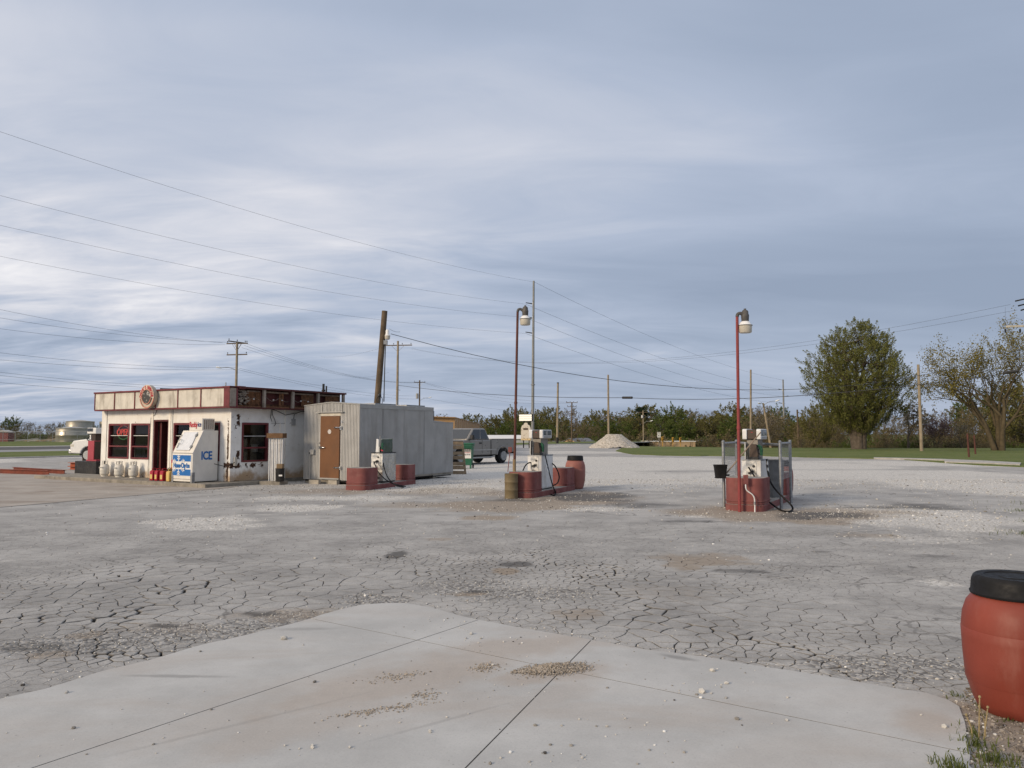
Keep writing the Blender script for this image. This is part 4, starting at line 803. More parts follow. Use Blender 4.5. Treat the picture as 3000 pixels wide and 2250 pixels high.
MB().lathe([(0, 0), (.02, 0), (.02, .02), (0, .02)], 8, M=Tm(-2.10, -.07, 1.0) @ Rx(math.pi / 2)).build('switch_knob', M_BLACKP, ck)
MB().box(-.76, -.72, -.03, 0, 2.0, 2.07).build('door_hook', M_BRIGHT, ck)
wh = MB(); wh.cyl((-1.2, 2.4, CH), (-1.2, 2.4, CH + .38), .03); wh.lathe([(.03, 0), (.07, .05), (.06, .12), (0, .15)], 10, (-1.2, 2.4, CH + .36)); 
for s_ in (-1, 1): wh.tube([(-1.2 + .05 * s_, 2.4, CH + .42), (-1.2 + .14 * s_, 2.4, CH + .3), (-1.2 + .12 * s_, 2.4, CH + .1)], .012, 5)
wh.build('weatherhead', M_BLACKP, ck)
mb = MB(); mb.cyl((-1.2, 3.4, CH), (-1.2, 3.4, CH + .30), .025); mb.build('vent_pipe', M_GALV, ck)
# cinder blocks by the cooler door
def cw(x, y, z=0): return ck.matrix_basis @ Vector((x, y, z))
for k, (x, y, a, lab) in enumerate(((-1.70, -.22, .06, 'pale hollow cinder block on the gravel under the cooler door'), (-1.05, -.02, -.1, 'cinder block half under the cooler right of the door sill'))):
    o_ = thing('cinder_block', lab, 'block', tuple(cw(x, y, 0)), -CA + a, 'cinder blocks by the cooler'); mb = MB()
    for (a0, a1) in ((-.2, -.165), (-.02, .02), (.165, .2)): mb.box(a0, a1, -.06, .06, 0, .13)
    mb.box(-.165, -.02, -.06, -.035, 0, .13); mb.box(-.165, -.02, .035, .06, 0, .13); mb.box(.02, .165, -.06, -.035, 0, .13); mb.box(.02, .165, .035, .06, 0, .13); mb.build('body', M_('cinder', (.36, .33, .28), .95, 0, .2, 12, bump=.5), o_, smooth=0)
# vent pipes and bin on the pad between station and cooler
vp = G(806, 1419); pr = thing('vent_pipe_rack', 'row of white vent pipes under a brown box between station and cooler', 'pipes', (vp.x, vp.y, 0), -R(14))
MB().box(-.42, .32, -.26, .25, -.04, .11).build('pad', M_CURB, pr, bevel=.015); pads = []
for k in range(8):
    x = -.23 + .065 * k; MB().cyl((x, .02 * (k % 2), .10), (x, .02 * (k % 2), 1.50), .024, n=10).cyl((x, .02 * (k % 2), 1.30), (x, .02 * (k % 2), 1.36), .028, n=10).build('pipe', M_PUMPW, pr)
MB().box(-.29, .30, -.10, .16, 1.50, 1.66).build('top_box', M_('brown stained wood box', (.14, .075, .035), .7, 0, .2, 6), pr, bevel=.008)
bn = thing('waste_bin', 'black round bin with brown cardboard top beside the vent pipes', 'bin', (vp.x + .22, vp.y - .22, .11), 0); MB().lathe([(.12, 0), (.135, .02), (.14, .40), (.145, .42), (.13, .42), (.125, .05)], 20).build('body', M_BLACKP, bn); MB().box(-.10, .10, -.09, .09, .28, .56).build('carton', M_CLUT[0], bn, bevel=.01); MB().box(0, .11, -.140, -.134, .17, .22).build('label', M_PWHITE, bn)
# ================================================================== pump islands
def rrect(x0, x1, y0, y1, r0, r1, n=6):
    out = []
    for (cx_, cy_, r_, a0) in ((x1 - r0, y0 + r0, r0, -90), (x1 - r1, y1 - r1, r1, 0), (x0 + r1, y1 - r1, r1, 90), (x0 + r0, y0 + r0, r0, 180)):
        for k in range(n + 1):
            a = R(a0 + 90 * k / n); out.append((cx_ + r_ * math.cos(a), cy_ + r_ * math.sin(a)))
    return out
M_ISL = M_('worn island concrete', (.30, .285, .26), .85, 0, .2, 4, dirt=(.12, .10, .085), damt=.6, bump=.4)
def island(label, x, y, ang, w_, L_, fl, rl, h=.66, topm=None):
    o_ = thing('pump_island', label, 'pump island', (x, y, 0), -ang, 'pump islands of the service station'); hw = w_ / 2
    MB().prism(rrect(-hw, hw, 0, L_, .24, .12), -.05, .135, 'xy').build('base', M_REDPL, o_, bevel=.012); MB().prism(rrect(-hw + .02, hw - .02, .02, L_ - .02, .23, .11), .135, .142, 'xy').build('base_top', M_ISL, o_, smooth=0)
    for (a, b, ra, rb) in ((.012, fl, .24, .03), (L_ - rl, L_ - .012, .03, .12)):
        p_ = MB().prism(rrect(-hw + .012, hw - .012, a, b, ra, rb), .142, h, 'xy').prism(rrect(-hw + .001, hw - .001, a - .011, b + .005, ra, rb), .20, .225, 'xy').build('planter', M_REDPL, o_, bevel=.008)
        MB().prism(rrect(-hw + .03, hw - .03, a + .02, b - .02, ra - .015, max(.01, rb - .015)), h - .001, h + .003, 'xy').build('planter_top', M_ISL, p_, smooth=0)
    return o_
A1, A2, A3 = R(20), R(24), R(29)
i1 = island('red pump island in front of the grey cooler', -4.6, 22.5, A1, .76, 3.25, .74, .62, .64)
i2 = island('red pump island below the rust brown lamp pole', .17, 19.80, A2, .74, 3.40, .72, .75, .66)
i3 = island('red pump island inside the chain link cage', 4.91, 16.45, A3, .84, 3.65, .82, .70, .70)
def iw(i, x, y, z): return i.matrix_basis @ Vector((x, y, z))
def inv(o_, p_): return o_.matrix_basis.inverted() @ Vector(p_)
def smooth_path(pts, n=6):
    pts = [Vector(p_) for p_ in pts]; out = []
    for i in range(len(pts) - 1):
        p0 = pts[max(i - 1, 0)]; p1 = pts[i]; p2 = pts[i + 1]; p3 = pts[min(i + 2, len(pts) - 1)]
        for k in range(n):
            t = k / n; out.append(.5 * ((2 * p1) + (p2 - p0) * t + (2 * p0 - 5 * p1 + 4 * p2 - p3) * t * t + (3 * p1 - p0 - 3 * p2 + p3) * t ** 3))
    out.append(pts[-1]); return out
def nozzle(o_, M0):
    """pump nozzle: grip, spout, guard; pointing along local -x then up"""
    n_ = MB().tube([M0 @ Vector(p_) for p_ in ((0, 0, -.16), (0, 0, 0), (-.03, 0, .10), (-.10, 0, .16))], [.026, .036, .042, .030], 8).build('nozzle', M_GREEN, o_)
    MB().tube([M0 @ Vector(p_) for p_ in ((-.08, 0, .15), (-.16, 0, .17), (-.22, 0, .12))], .013, 6).build('spout', M_GALV, n_); MB().tube([M0 @ Vector(p_) for p_ in ((-.01, 0, -.14), (-.09, 0, -.10), (-.10, 0, .02), (-.06, 0, .10))], .010, 6).build('guard', M_BLACKP, n_)
def dispenser(label, isl, y, stripped=False):
    b = iw(isl, 0, y, .142); o_ = thing('fuel_pump', label, 'fuel pump', tuple(b), isl.rotation_euler[2], 'fuel pumps on the islands')
    mcab = M_CHROME if stripped else M_PUMPW; hx, hy = .205, .42
    cab = MB().box(-hx, hx, -hy, hy, .03, .90).build('cabinet', mcab, o_, bevel=.012); MB().box(-hx + .02, hx - .02, -hy + .02, hy - .02, 0, .03).build('plinth', M_BLACKP, o_); MB().box(-hx - .006, hx + .006, -hy - .006, hy + .006, .90, .925).build('top_trim', M_BLACKP if stripped else M_GALV, o_, bevel=.004)
    MB().box(-.115, .115, -hy - .008, -hy + .004, .10, .89).build('end_panel', M_CHROME, cab, bevel=.003); MB().box(-.10, .10, -hy - .011, -hy - .007, .12, .17).build('vent_slot', M_BLACKP, cab)
    MB().box(hx, hx + .006, -hy + .035, hy - .035, .06, .87).build('side_panel', mcab, cab, bevel=.003); MB().cyl((.05, -hy - .02, .78), (.05, -hy, .78), .03).build('lock', M_BLACKP, cab)
    MB().cyl((.02, -hy - .06, .66), (.02, -hy, .66), .03).cyl((.02, -hy - .06, .66), (-.06, -hy - .07, .62), .022).build('hose_outlet', M_BLACKP, cab)
    if stripped:
        MB().prism([(-.06, 0), (.05, 0), (.045, .40), (-.035, .42)], -.30, -.27, 'xz', Tm(-.06, 0, .925)).build('upright_panel', M_PUMPW, o_, bevel=.01)
        MB().box(-.02, .02, -.30, .30, .925, 1.10).build('frame', M_GALV, o_); MB().box(.10, .115, -.34, .34, .925, 1.33).build('glass_panel', M_('dark green glass', (.045, .075, .065), .12, 0, .1, 3, spec=.7), o_); MB().box(.098, .116, -.34, .34, 1.33, 1.345).build('panel_rim', M_BRIGHT, o_)
        MB().box(-.16, -.145, .02, .40, .95, 1.44).build('rear_panel', M_GREYP, o_)
        nozzle(o_, Tm(.13, -.32, 1.12) @ Rz(R(-60)) @ Matrix.Diagonal((.8, .8, .7, 1))); MB().cyl((.10, -.34, 1.0), (.16, -.34, .97), .022).build('breakaway', M_REDPR, o_)
        return o_
    nk = MB().box(-.12, .12, -.26, .26, .925, 1.37).build('neck', M_('grey brown pump neck', (.26, .24, .21), .6, 0, .15, 5, dirt=(.12, .10, .08), damt=.5), o_, bevel=.01)
    bt = MB().prism([(-.02, .0), (.14, .0), (.17, .10), (.13, .33), (.0, .35)], -.40, -.22, 'xz', Tm(-.02, 0, .93)).build('nozzle_boot', M_BROWNP, o_, bevel=.012); MB().box(-.04, .16, -.425, -.19, .93, .985).build('boot_base', M_BLACKP, bt, bevel=.01)
    MB().box(-.15, -.12, -.40, -.27, .93, 1.31).build('boot_bracket', M_GALV, nk)
    nozzle(o_, Tm(.205, -.32, 1.13) @ Rz(R(-30)) @ Matrix.Diagonal((.8, .8, .7, 1)))
    hd = MB().box(-.105, .105, -.31, .31, 1.372, 1.60).build('head_core', M_BROWNP, o_, bevel=.02)
    for s_ in (-1, 1):
        hs = MB().prism([(-.33, .01), (.33, .01), (.34, .05), (.34, .22), (.31, .245), (-.31, .245), (-.34, .22), (-.34, .05)], .105, .205, 'yz', Tm(0, 0, 1.365) @ (Matrix.Diagonal((s_, 1, 1, 1)))).build('head_housing', M_PUMPW, o_, bevel=.014)
        MB().box(s_ * .200, s_ * .209, -.29, .29, 1.455, 1.59).build('display', M_CARGLASS, hs, bevel=.003); MB().box(s_ * .203, s_ * .210, -.27, .27, 1.39, 1.44).build('price_panel', M_GREYP, hs, bevel=.002)
        MB().box(s_ * .2095, s_ * .212, -.12, .02, 1.47, 1.57).build('meter_face', M_GREYP, hs)
    MB().box(-.02, .02, -.314, -.310, 1.53, 1.54).build('badge', M_REDPR, hd)
    return o_
p1 = dispenser('stripped stainless fuel pump by the cooler with its head missing', i1, 1.72, True)
p2 = dispenser('white fuel pump beside the red barrel with black lid', i2, 1.50)
p3 = dispenser('white fuel pump inside the chain link cage', i3, 1.32)
def hose(pump, pts, r=.017, name='hose'): return MB().tube([inv(pump, p_) for p_ in smooth_path(pts)], r, 8).build(name, M_RUBBER, pump)
# hose runs, surveyed in place
hose(p1, [P(1095, 1352, 23.6), P(1100, 1365, 23.55), P(1110, 1385, 23.45), P(1130, 1405, 23.35), P(1155, 1418, 23.2), G(1188, 1427) + Vector((0, 0, .02))])
hose(p1, [P(1120.5, 1333, 23.75), P(1123, 1355, 23.7), P(1128, 1380, 23.6), P(1137, 1400, 23.45), P(1150, 1415, 23.2), P(1165, 1424, 22.9), G(1182, 1429) + Vector((0, 0, .02)), G(1170, 1427) + Vector((0, 0, .02))])
hose(p1, [P(1090, 1411, 23.3), P(1105, 1411.5, 23.4), P(1140, 1411, 24)], .02)
hose(p2, [P(1556, 1355, 20.83), P(1547, 1357, 20.75), P(1538, 1366, 20.65), P(1531, 1382, 20.55)])
hose(p2, [P(1597, 1333, 20.85), P(1601, 1350, 20.83), P(1606, 1372, 20.8), P(1613, 1400, 20.75), P(1620, 1425, 20.65), G(1628, 1447) + Vector((0, 0, .03)), G(1622, 1453.5) + Vector((0, 0, .02)), G(1604, 1445) + Vector((0, 0, .02)), P(1580, 1432, 20.9)])
hose(p2, [P(1614, 1356, 21.4), P(1625, 1364, 21.4), P(1635, 1383, 21.4), P(1638, 1400, 21.4), P(1633, 1415, 21.3), P(1622, 1422, 21.2)])
hose(p3, [P(2193, 1369, 17.17), P(2200, 1380, 17.1), P(2208, 1392, 17.0), P(2214, 1402, 17.0)])
hose(p3, [P(2246, 1345, 17.25), P(2247, 1365, 17.2), P(2251, 1390, 17.1), P(2259, 1415, 16.95), P(2277, 1440, 16.8), P(2300, 1462, 16.6), P(2318, 1480, 16.45), G(2322, 1497) + Vector((0, 0, .03)), G(2308, 1502) + Vector((0, 0, .02)), G(2285, 1496) + Vector((0, 0, .02)), P(2255, 1472, 16.9)], .02)
for pp, a, b, dd_ in ((p2, (1600, 1362), (1605, 1383), 20.78), (p3, (2247, 1352), (2250, 1382), 17.15)):
    q0 = P(a[0], a[1], dd_); q1 = P(b[0], b[1], dd_); MB().cyl(inv(pp, q0), inv(pp, q0.lerp(q1, .3)), .024, n=8).cyl(inv(pp, q0.lerp(q1, .6)), inv(pp, q1), .024, n=8).build('swivel', M_BRIGHT, pp)
# conduit and box on the caged island
MB().box(-.08, .0, -.05, .0, .55, .69, Tm(*inv(i3, P(2180, 1410, 16.37) * 1))).build('unused', M_REDPL, i3) if False else None
def yard_lamp(label, base, top, arm, pm, dep, conduit=True):
    o_ = thing('yard_lamp', label, 'lamp post', tuple(base), 0, 'yard lamps on the pump islands'); t_ = Vector(top) - Vector(base); r_ = .033
    MB().cyl((0, 0, 0), t_, r_ * 1.05, r_ * .95, 12).cyl(t_ * .42, t_ * .435, r_ * 1.25, None, 12).build('pole', pm, o_)
    a = smooth_path([t_, t_ + Vector((.02, 0, .06)), t_ + Vector((.09, 0, .07)), t_ + Vector((arm, 0, .0))], 5); MB().tube(a, .036, 10).build('arm', M_LAMPD, o_)
    h = t_ + Vector((arm + .03, 0, .0))
    MB().lathe([(.075, -.13), (.08, -.05), (.085, .02), (.072, .05), (.07, .10), (.05, .13), (.025, .14), (.025, .165), (0, .166)], 16, tuple(h + Vector((0, 0, .01)))).build('ballast_housing', M_LAMPD, o_)
    rf = MB().lathe([(.075, -.10), (.10, -.12), (.125, -.165), (.145, -.18), (.148, -.19), (.13, -.19)], 24, tuple(h)).build('reflector', M_LAMPW, o_); MB().lathe([(.142, -.19), (.138, -.23), (.132, -.335), (.12, -.348), (0, -.35)], 24, tuple(h)).build('lens', M_LENS, o_); MB().tube([h + Vector((.15 * math.cos(a_), .15 * math.sin(a_), -.188)) for a_ in np.linspace(0, 6.283, 25)], .006, 5).build('rim', M_LAMPD, o_)
    return o_
b3 = Vector((4.80, 16.33, 0)); l3 = yard_lamp('red painted lamp post on the caged pump island', b3, P(2159.5, 928, 16.33), .14, M_REDPOLE, 16.3)
b2 = iw(i2, -.19, .16, .66); l2 = yard_lamp('rust brown lamp post rising from the middle pump island', b2, P(1516.5, 914, b2.y), .17, M_RUSTPOLE, 20)
MB().box(-.05, .05, -.035, .0, .78, .98, Tm(.13, -.02, -.2)).build('switch_box', M_REDPL, l3, bevel=.008); MB().tube(smooth_path([(.12, -.05, .58), (.14, -.05, .46), (.26, -.06, .36), (.30, -.06, .25), (.30, -.06, -.02)]), .014, 6).build('conduit', M_PUMPW, l3); MB().cyl((.30, -.06, .16), (.30, -.06, .22), .022).build('coupling', M_GALV, l3)
MB().tube(smooth_path([(-.11, -.02, .52), (-.14, -.02, .3), (-.17, -.02, .0)]), .012, 6).build('conduit', M_REDPL, l2); MB().box(-.16, -.06, -.05, .02, .50, .64).build('switch_box', M_REDPL, l2, bevel=.008); MB().cyl((0, 0, .0), (0, 0, .32), .042, n=12).build('pole_sleeve', M_('tan sleeve', (.25, .18, .10), .8), l2)
# drums and barrels
dm = G(1498, 1462); dr_ = thing('drum', 'dented olive brown steel drum in front of the middle pump island', 'drum', (dm.x, dm.y + .17, 0))
M_DRUM = M_('rusty olive drum', (.17, .13, .07), .7, 0, .2, 5, dirt=(.09, .06, .035), damt=.6, dscale=5, rust=(.13, .06, .03), ramt=.36, bump=.2)
MB().lathe([(.165, 0), (.175, .01), (.17, .03), (.168, .2), (.178, .215), (.168, .23), (.168, .40), (.178, .415), (.168, .43), (.170, .61), (.178, .625), (.168, .63), (.155, .60), (.155, .3), (0, .28)], 28).build('body', M_DRUM, dr_)
M_BARREL = M_('faded terracotta plastic', (.27, .105, .085), .6, 0, .10, 2, dirt=(.38, .19, .15), damt=.35, dscale=2.2, bump=.05); M_BARREL2 = M_('red terracotta plastic', (.215, .043, .027), .55, 0, .14, 2, dirt=(.27, .115, .09), damt=.55, dscale=3.5, stretch=3, bump=.12)
def barrel(label, x, y, z, s, mat, h=.97, group=None):
    o_ = thing('barrel', label, 'barrel', (x, y, z), 0, 'plastic barrels with black screw lids'); k = h / .97
    MB().lathe([(0, .0), (.20, .0), (.225, .015), (.25, .08), (.283, .21), (.2845, .216), (.288, .222), (.298, .40), (.302, .52), (.3035, .585), (.300, .59), (.301, .60), (.292, .69), (.27, .77), (.235, .825), (.215, .84), (.215, .86)], 56).build('body', mat, o_) 
    l_ = MB().lathe([(.222, .826), (.246, .83), (.250, .845), (.242, .856), (.236, .93), (.226, .958), (.214, .97), (.17, .966), (.165, .958), (.09, .956), (.085, .962), (0, .962)], 56).build('lid', M_RUBBER, o_)
    for j in range(40):
        a = 2 * math.pi * j / 40
    o_.scale = (s, s, k); return o_
fb = G(3010, 2097); barrel('large red plastic barrel with black lid in the right foreground', fb.x, fb.y + .06, 0, .97, M_BARREL2, .80)
b_ = iw(i2, .22, 3.75, 0); barrel('faded red barrel behind the middle pump island', b_.x, b_.y, 0, 1.0, M_BARREL, .99)
b_ = iw(i3, .12, 3.98, .0); barrel('faded red barrel behind the caged pump', b_.x, b_.y, .0, .92, M_BARREL, .96)
rc = iw(i3, .24, 2.28, .142); o_ = thing('trash_can', 'grey tapered trash can standing behind the caged pump', 'trash can', tuple(rc), -A3); MB().prism(rrect(-.17, .17, -.17, .17, .04, .04), 0, .02, 'xy').build('base', M_GREYP, o_)
MB().lathe([(.19, 0), (.23, .86), (.245, .87), (.245, .89), (.225, .89), (.19, .1), (0, .08)], 8).build('body', M_('dull grey can', (.16, .165, .17), .6, .2, .2, 6), o_)
# chain link cage round the right island
cg = thing('chain_link_cage', 'galvanised pipe cage with chain link panels round the right pump', 'fence', (4.77, 17.4, 0)); CP = [Vector((4.755, 17.35, 0)), Vector((5.62, 19.3, 0)), Vector((5.93, 17.05, 0)), Vector((6.62, 18.35, 0))]; CH_ = 1.46
for p_ in CP: MB().cyl(p_ - Vector((4.77, 17.4, .02)), p_ - Vector((4.77, 17.4, -CH_)), .034, n=10).lathe([(.038, 0), (.04, .02), (.02, .045), (0, .05)], 10, tuple(p_ - Vector((4.77, 17.4, -CH_ + .01)))).build('post', M_GALV, cg)
def pan(a, b):
    a = a - Vector((4.77, 17.4, 0)); b = b - Vector((4.77, 17.4, 0)); d = b - a; L_ = d.length; d.normalize(); z0, z1 = .62, CH_ - .05; mb = MB(); s_ = .10
    MB().cyl(a + Vector((0, 0, CH_ - .03)), b + Vector((0, 0, CH_ - .03)), .024, n=8).build('rail', M_GALV, cg)
    k = -int((z1 - z0) / s_) - 1
    while k * s_ < L_:
        for sg in (0, 1):
            x0 = k * s_; h = z1 - z0; lo = max(0, -x0); hi = min(h, L_ - x0)
            if hi - lo > .03:
                f = (lambda t: a + d * (x0 + t) + Vector((0, 0, z0 + t))) if sg == 0 else (lambda t: a + d * (x0 + t) + Vector((0, 0, z1 - t))); mb.tube([f(lo), f(hi)], .0024, 3, False)
        k += 1
    mb.build('chain_link', M_GALV, cg, smooth=0)
pan(CP[0], CP[1]); pan(CP[2], CP[3]); MB().cyl(CP[1] - Vector((4.77, 17.4, -1.42)), CP[2] - Vector((4.77, 17.4, -1.40)), .028, n=8).build('rail', M_GALV, cg)
bk = P(2111, 1401, 17.15); o_ = thing('bucket', 'black washer bucket hung on the cage post', 'bucket', tuple(bk)); MB().prism(rrect(-.115, .115, -.10, .10, .035, .035), 0, .02, 'xy').build('base', M_RUBBER, o_)
mb = MB(); lv = [(.105, .0), (.12, .15), (.135, .27), (.142, .28), (.142, .30), (.125, .30), (.10, .03)]; vs_ = []; n_ = 0
for r_, z_ in lv: q_ = rrect(-r_, r_, -r_ * .85, r_ * .85, r_ * .35, r_ * .35, 4); n_ = len(q_); vs_ += [(a, b, z_) for a, b in q_]
mb.add(vs_, [(i * n_ + k, i * n_ + (k + 1) % n_, (i + 1) * n_ + (k + 1) % n_, (i + 1) * n_ + k) for i in range(len(lv) - 1) for k in range(n_)]); mb.build('body', M_RUBBER, o_)
sq0 = bk + Vector((.09, 0, .06)); sq1 = P(2229, 1266, 17.0); o_ = thing('squeegee', 'long wooden squeegee handle leaning from the bucket to the pump head', 'squeegee', tuple(sq0)); MB().cyl((0, 0, 0), sq1 - sq0, .016, .014, 8).build('handle', M_('grey wood handle', (.24, .19, .15), .8), o_); dd_ = (sq1 - sq0).normalized(); MB().box(-.10, .10, -.02, .02, -.02, .02, Tm(*(sq0 - sq0 + dd_ * .01))).build('head', M_BLACKP, o_)
# ================================================================== bin and pallets behind the cooler
pl = G(1345, 1389); o_ = thing('pallet', 'weathered wooden pallet leaning at the end of the cooler', 'pallet', (pl.x, pl.y, 0), -R(8)); lean = Rx(R(-9))
for k, z in enumerate((.0, .19, .36, .60, .79, 1.02, 1.20)): MB().box(-.45, .20 + .08 - z * .13, -.02, .0, z, z + (.15 if k % 2 else .13), lean).build('board', M_PALLET, o_, bevel=.003)
for x0, x1 in ((-.43, -.36), (.22, .29)): MB().prism([(x0, 0), (x1, 0), (x1 - .17 * (x0 > 0), 1.33), (x0 - .17 * (x0 > 0), 1.33)], .0, .09, 'xz', lean).build('stringer', M_PALLET, o_)
MB().box(-.45, .1, .0, .12, 1.33, 1.36, lean).build('top_board', M_BLACKP, o_)
gb = G(1372, 1372); o_ = thing('wheeled_trash_cart', 'green wheeled trash cart with a white service label', 'trash cart', (gb.x - .02, gb.y, 0), -R(6)); M_CART = M_('green cart plastic', (.022, .12, .068), .5, 0, .12, 4, dirt=(.07, .12, .08), damt=.3, bump=.05)
mb = MB(); lv = [(.20, .22, .16), (.22, .25, .6), (.25, .30, 1.04), (.27, .32, 1.06), (.27, .32, 1.12)]; mb.add([(sx_ * a, sy_ * b, z) for a, b, z in lv for sx_, sy_ in ((-1, -1), (1, -1), (1, 1), (-1, 1))], [(i * 4 + k, i * 4 + (k + 1) % 4, i * 4 + 4 + (k + 1) % 4, i * 4 + 4 + k) for i in range(4) for k in range(4)] + [(3, 2, 1, 0), (16, 17, 18, 19)]); body = mb.build('body', M_CART, o_, bevel=.02)
MB().box(-.29, .29, -.34, .34, 1.125, 1.20).build('lid', M_CART, o_, bevel=.025); MB().tube([(-.2, .36, 1.1), (-.2, .42, 1.12), (.2, .42, 1.12), (.2, .36, 1.1)], .016, 6).build('handle', M_CART, o_)
for s_ in (-1, 1): MB().lathe([(.05, -.025), (.12, -.025), (.13, 0), (.12, .025), (.05, .025)], 18, M=Tm(s_ * .22, .18, .13) @ Ry(math.pi / 2)).build('wheel', M_RUBBER, o_)
MB().box(-.20, .20, -.21, .21, .0, .16).build('foot', M_BLACKP, o_) if False else MB().box(.12, .20, -.22, -.14, .0, .17).box(-.20, -.12, -.22, -.14, 0, .17).build('foot', M_CART, o_)
fL = Matrix.Translation((0, -.245, .60)) @ Rx(R(5)); lb = MB().box(-.19, .19, -.012, -.004, -.12, .36, fL).build('label', M_PWHITE, o_); MB().box(-.175, .175, -.016, -.012, .20, .34, fL).build('label_band', M_BLACKPR, lb)
for s_, sz, z, m in (('PENDERGRASS', .062, .27, M_PWHITE), ('TRASH SERVICE', .052, .15, M_REDPR), ('862-5142', .088, .055, M_BLACKPR)): MB().mesh(text_mesh(s_, sz, .001, .001, .95), fL @ Tm(0, -.0185, z) @ MX).build('lettering', m, lb, smooth=0)
# ================================================================== pickups
def loft_wheel(o_, x, y, z, r, w_, side, rimmat):
    wl_ = MB().lathe([(r * .60, -w_ / 2), (r * .93, -w_ / 2), (r, -w_ * .36), (r, w_ * .36), (r * .93, w_ / 2), (r * .60, w_ / 2)], 32, M=Tm(x, y, z) @ Rx(math.pi / 2)).build('wheel', M_RUBBER, o_)
    MB().lathe([(0, 0), (r * .16, -.02), (r * .20, -.015), (r * .48, .03), (r * .58, .0), (r * .62, -.03), (r * .62, .1)], 24, M=Tm(x, y + side * (w_ / 2 - .01), z) @ Rx(side * math.pi / 2) @ Matrix.Diagonal((1, 1, -1, 1))).build('rim', rimmat, wl_)
    for k in range(8):
        a = 2 * math.pi * k / 8; MB().lathe([(0, 0), (r * .075, 0), (r * .075, .012), (0, .012)], 8, M=Tm(x + r * .36 * math.cos(a), y + side * (w_ / 2 + .018), z + r * .36 * math.sin(a)) @ Rx(math.pi / 2)).build('rim_hole', M_BLACKP, wl_)
def arch(cx_, r_, z0, n=10): return [(cx_ + r_ * math.cos(a), .42 + r_ * math.sin(a)) for a in np.linspace(R(8), R(172), n)]
def pickup(label, loc, heading, paint, trim, flare, hood=0.0):
    o_ = thing('pickup_truck', label, 'pickup truck', loc, heading); hw = .97
    fr_ = [(5.86, .52), (5.90, .60), (5.90, .90), (5.86, 1.02), (5.75, 1.12 + hood), (5.0, 1.22 + hood), (4.18, 1.29 + hood * .5), (4.05, 1.31), (2.16, 1.31), (2.16, .46), (4.22, .42)][::1]
    poly = [(5.86, .52), (5.90, .60), (5.90, .90), (5.86, 1.02), (5.72, 1.13 + hood), (5.0, 1.22 + hood), (4.18, 1.30 + hood * .4), (4.05, 1.31), (2.17, 1.31), (2.17, .48)] + [p_ for p_ in reversed(arch(4.78, .50, .42))]
    bd = MB().prism(poly, -hw, hw, 'xz').build('body', paint, o_, bevel=.05, seg=3)
    for s_ in (-1, 1):
        bp = [(0.02, .66), (0.0, 1.30), (.05, 1.345), (2.12, 1.345), (2.12, .50)] + list(arch(1.12, .50, .42))
        bs = MB().prism(bp, s_ * (hw - .09), s_ * hw, 'xz').build('bed_side', paint, o_, bevel=.025)
        if flare:
            for cx_ in (1.12, 4.78): MB().tube([(a, s_ * (hw + .005), b) for a, b in arch(cx_, .53, .42, 14)], .045, 6).build('fender_flare', paint, o_)
        MB().box(.05, 2.1, s_ * (hw - .10), s_ * (hw + .005), 1.345, 1.36).build('bed_rail', M_BLACKP, bs)
        MB().box(.0, .06, s_ * (hw - .13), s_ * (hw + .004), 1.0, 1.28).build('tail_light', M_REDPR, o_, bevel=.01)
        MB().box(5.66, 5.905, s_ * (hw - .30), s_ * (hw + .006), .88, 1.04).build('headlight', M_('headlamp glass', (.62, .58, .48), .1, .1, .05, 6), o_, bevel=.03)
        for (x0, x1) in ((2.95, 4.02), (2.20, 2.93)): 
            for xx in (x0, x1): MB().box(xx - .006, xx + .006, s_ * (hw - .004), s_ * (hw + .002), .58, 1.30).build('door_seam', M_BLACKP, o_)
        MB().box(3.0, 3.20, s_ * hw, s_ * (hw + .035), 1.10, 1.17).build('door_handle', M_BLACKP, o_, bevel=.012); MB().box(1.7, 4.2, s_ * (hw - .002), s_ * (hw + .012), .74, .80).build('side_moulding', trim, o_, bevel=.005)
        mr = MB().prism([(3.86, 1.33), (4.06, 1.33), (4.04, 1.58), (3.90, 1.58)], s_ * (hw + .06), s_ * (hw + .26), 'xz').build('mirror', M_BLACKP, o_, bevel=.03); MB().cyl((3.95, s_ * .9, 1.32), (3.95, s_ * (hw + .1), 1.38), .03, n=8).build('mirror_arm', M_BLACKP, mr)
        MB().tube([(1.8, s_ * (hw - .05), .42), (2.2, s_ * (hw + .03), .36), (4.0, s_ * (hw + .03), .36), (4.3, s_ * (hw - .05), .42)], .045, 8).build('running_board', trim, o_)
        for x in (1.12, 4.78): loft_wheel(o_, x, s_ * (hw - .14), .415, .415, .27, s_, M_GALV)
    MB().box(.05, 2.14, -hw + .1, hw - .1, .78, .82).build('bed_floor', M_BLACKP, o_); tg = MB().box(.0, .07, -hw + .1, hw - .1, .72, 1.34).build('tailgate', paint, o_, bevel=.015); MB().box(-.005, .0, -.15, .15, 1.12, 1.2).build('latch', M_BLACKP, tg)
    MB().box(-.14, .05, -hw + .03, hw - .03, .52, .70).build('rear_bumper', M_BLACKP, o_, bevel=.03); MB().box(5.80, 6.02, -hw, hw, .48, .74).build('front_bumper', M_CHROME, o_, bevel=.05, seg=3); MB().box(5.86, 5.93, -hw + .32, hw - .32, .78, 1.06).build('grille', M_BLACKP, o_, bevel=.02)
    MB().box(.3, 5.6, -.55, .55, .38, .52).build('chassis', M_BLACKP, o_)
    B_ = [(2.20, .92), (4.12, .92)]; T_ = [(2.38, .70), (3.42, .70)]; z0, z1 = 1.305, 1.93
    v0 = [(2.20, -.92, z0), (4.12, -.92, z0), (4.12, .92, z0), (2.20, .92, z0), (2.40, -.72, z1), (3.40, -.72, z1), (3.40, .72, z1), (2.40, .72, z1)]
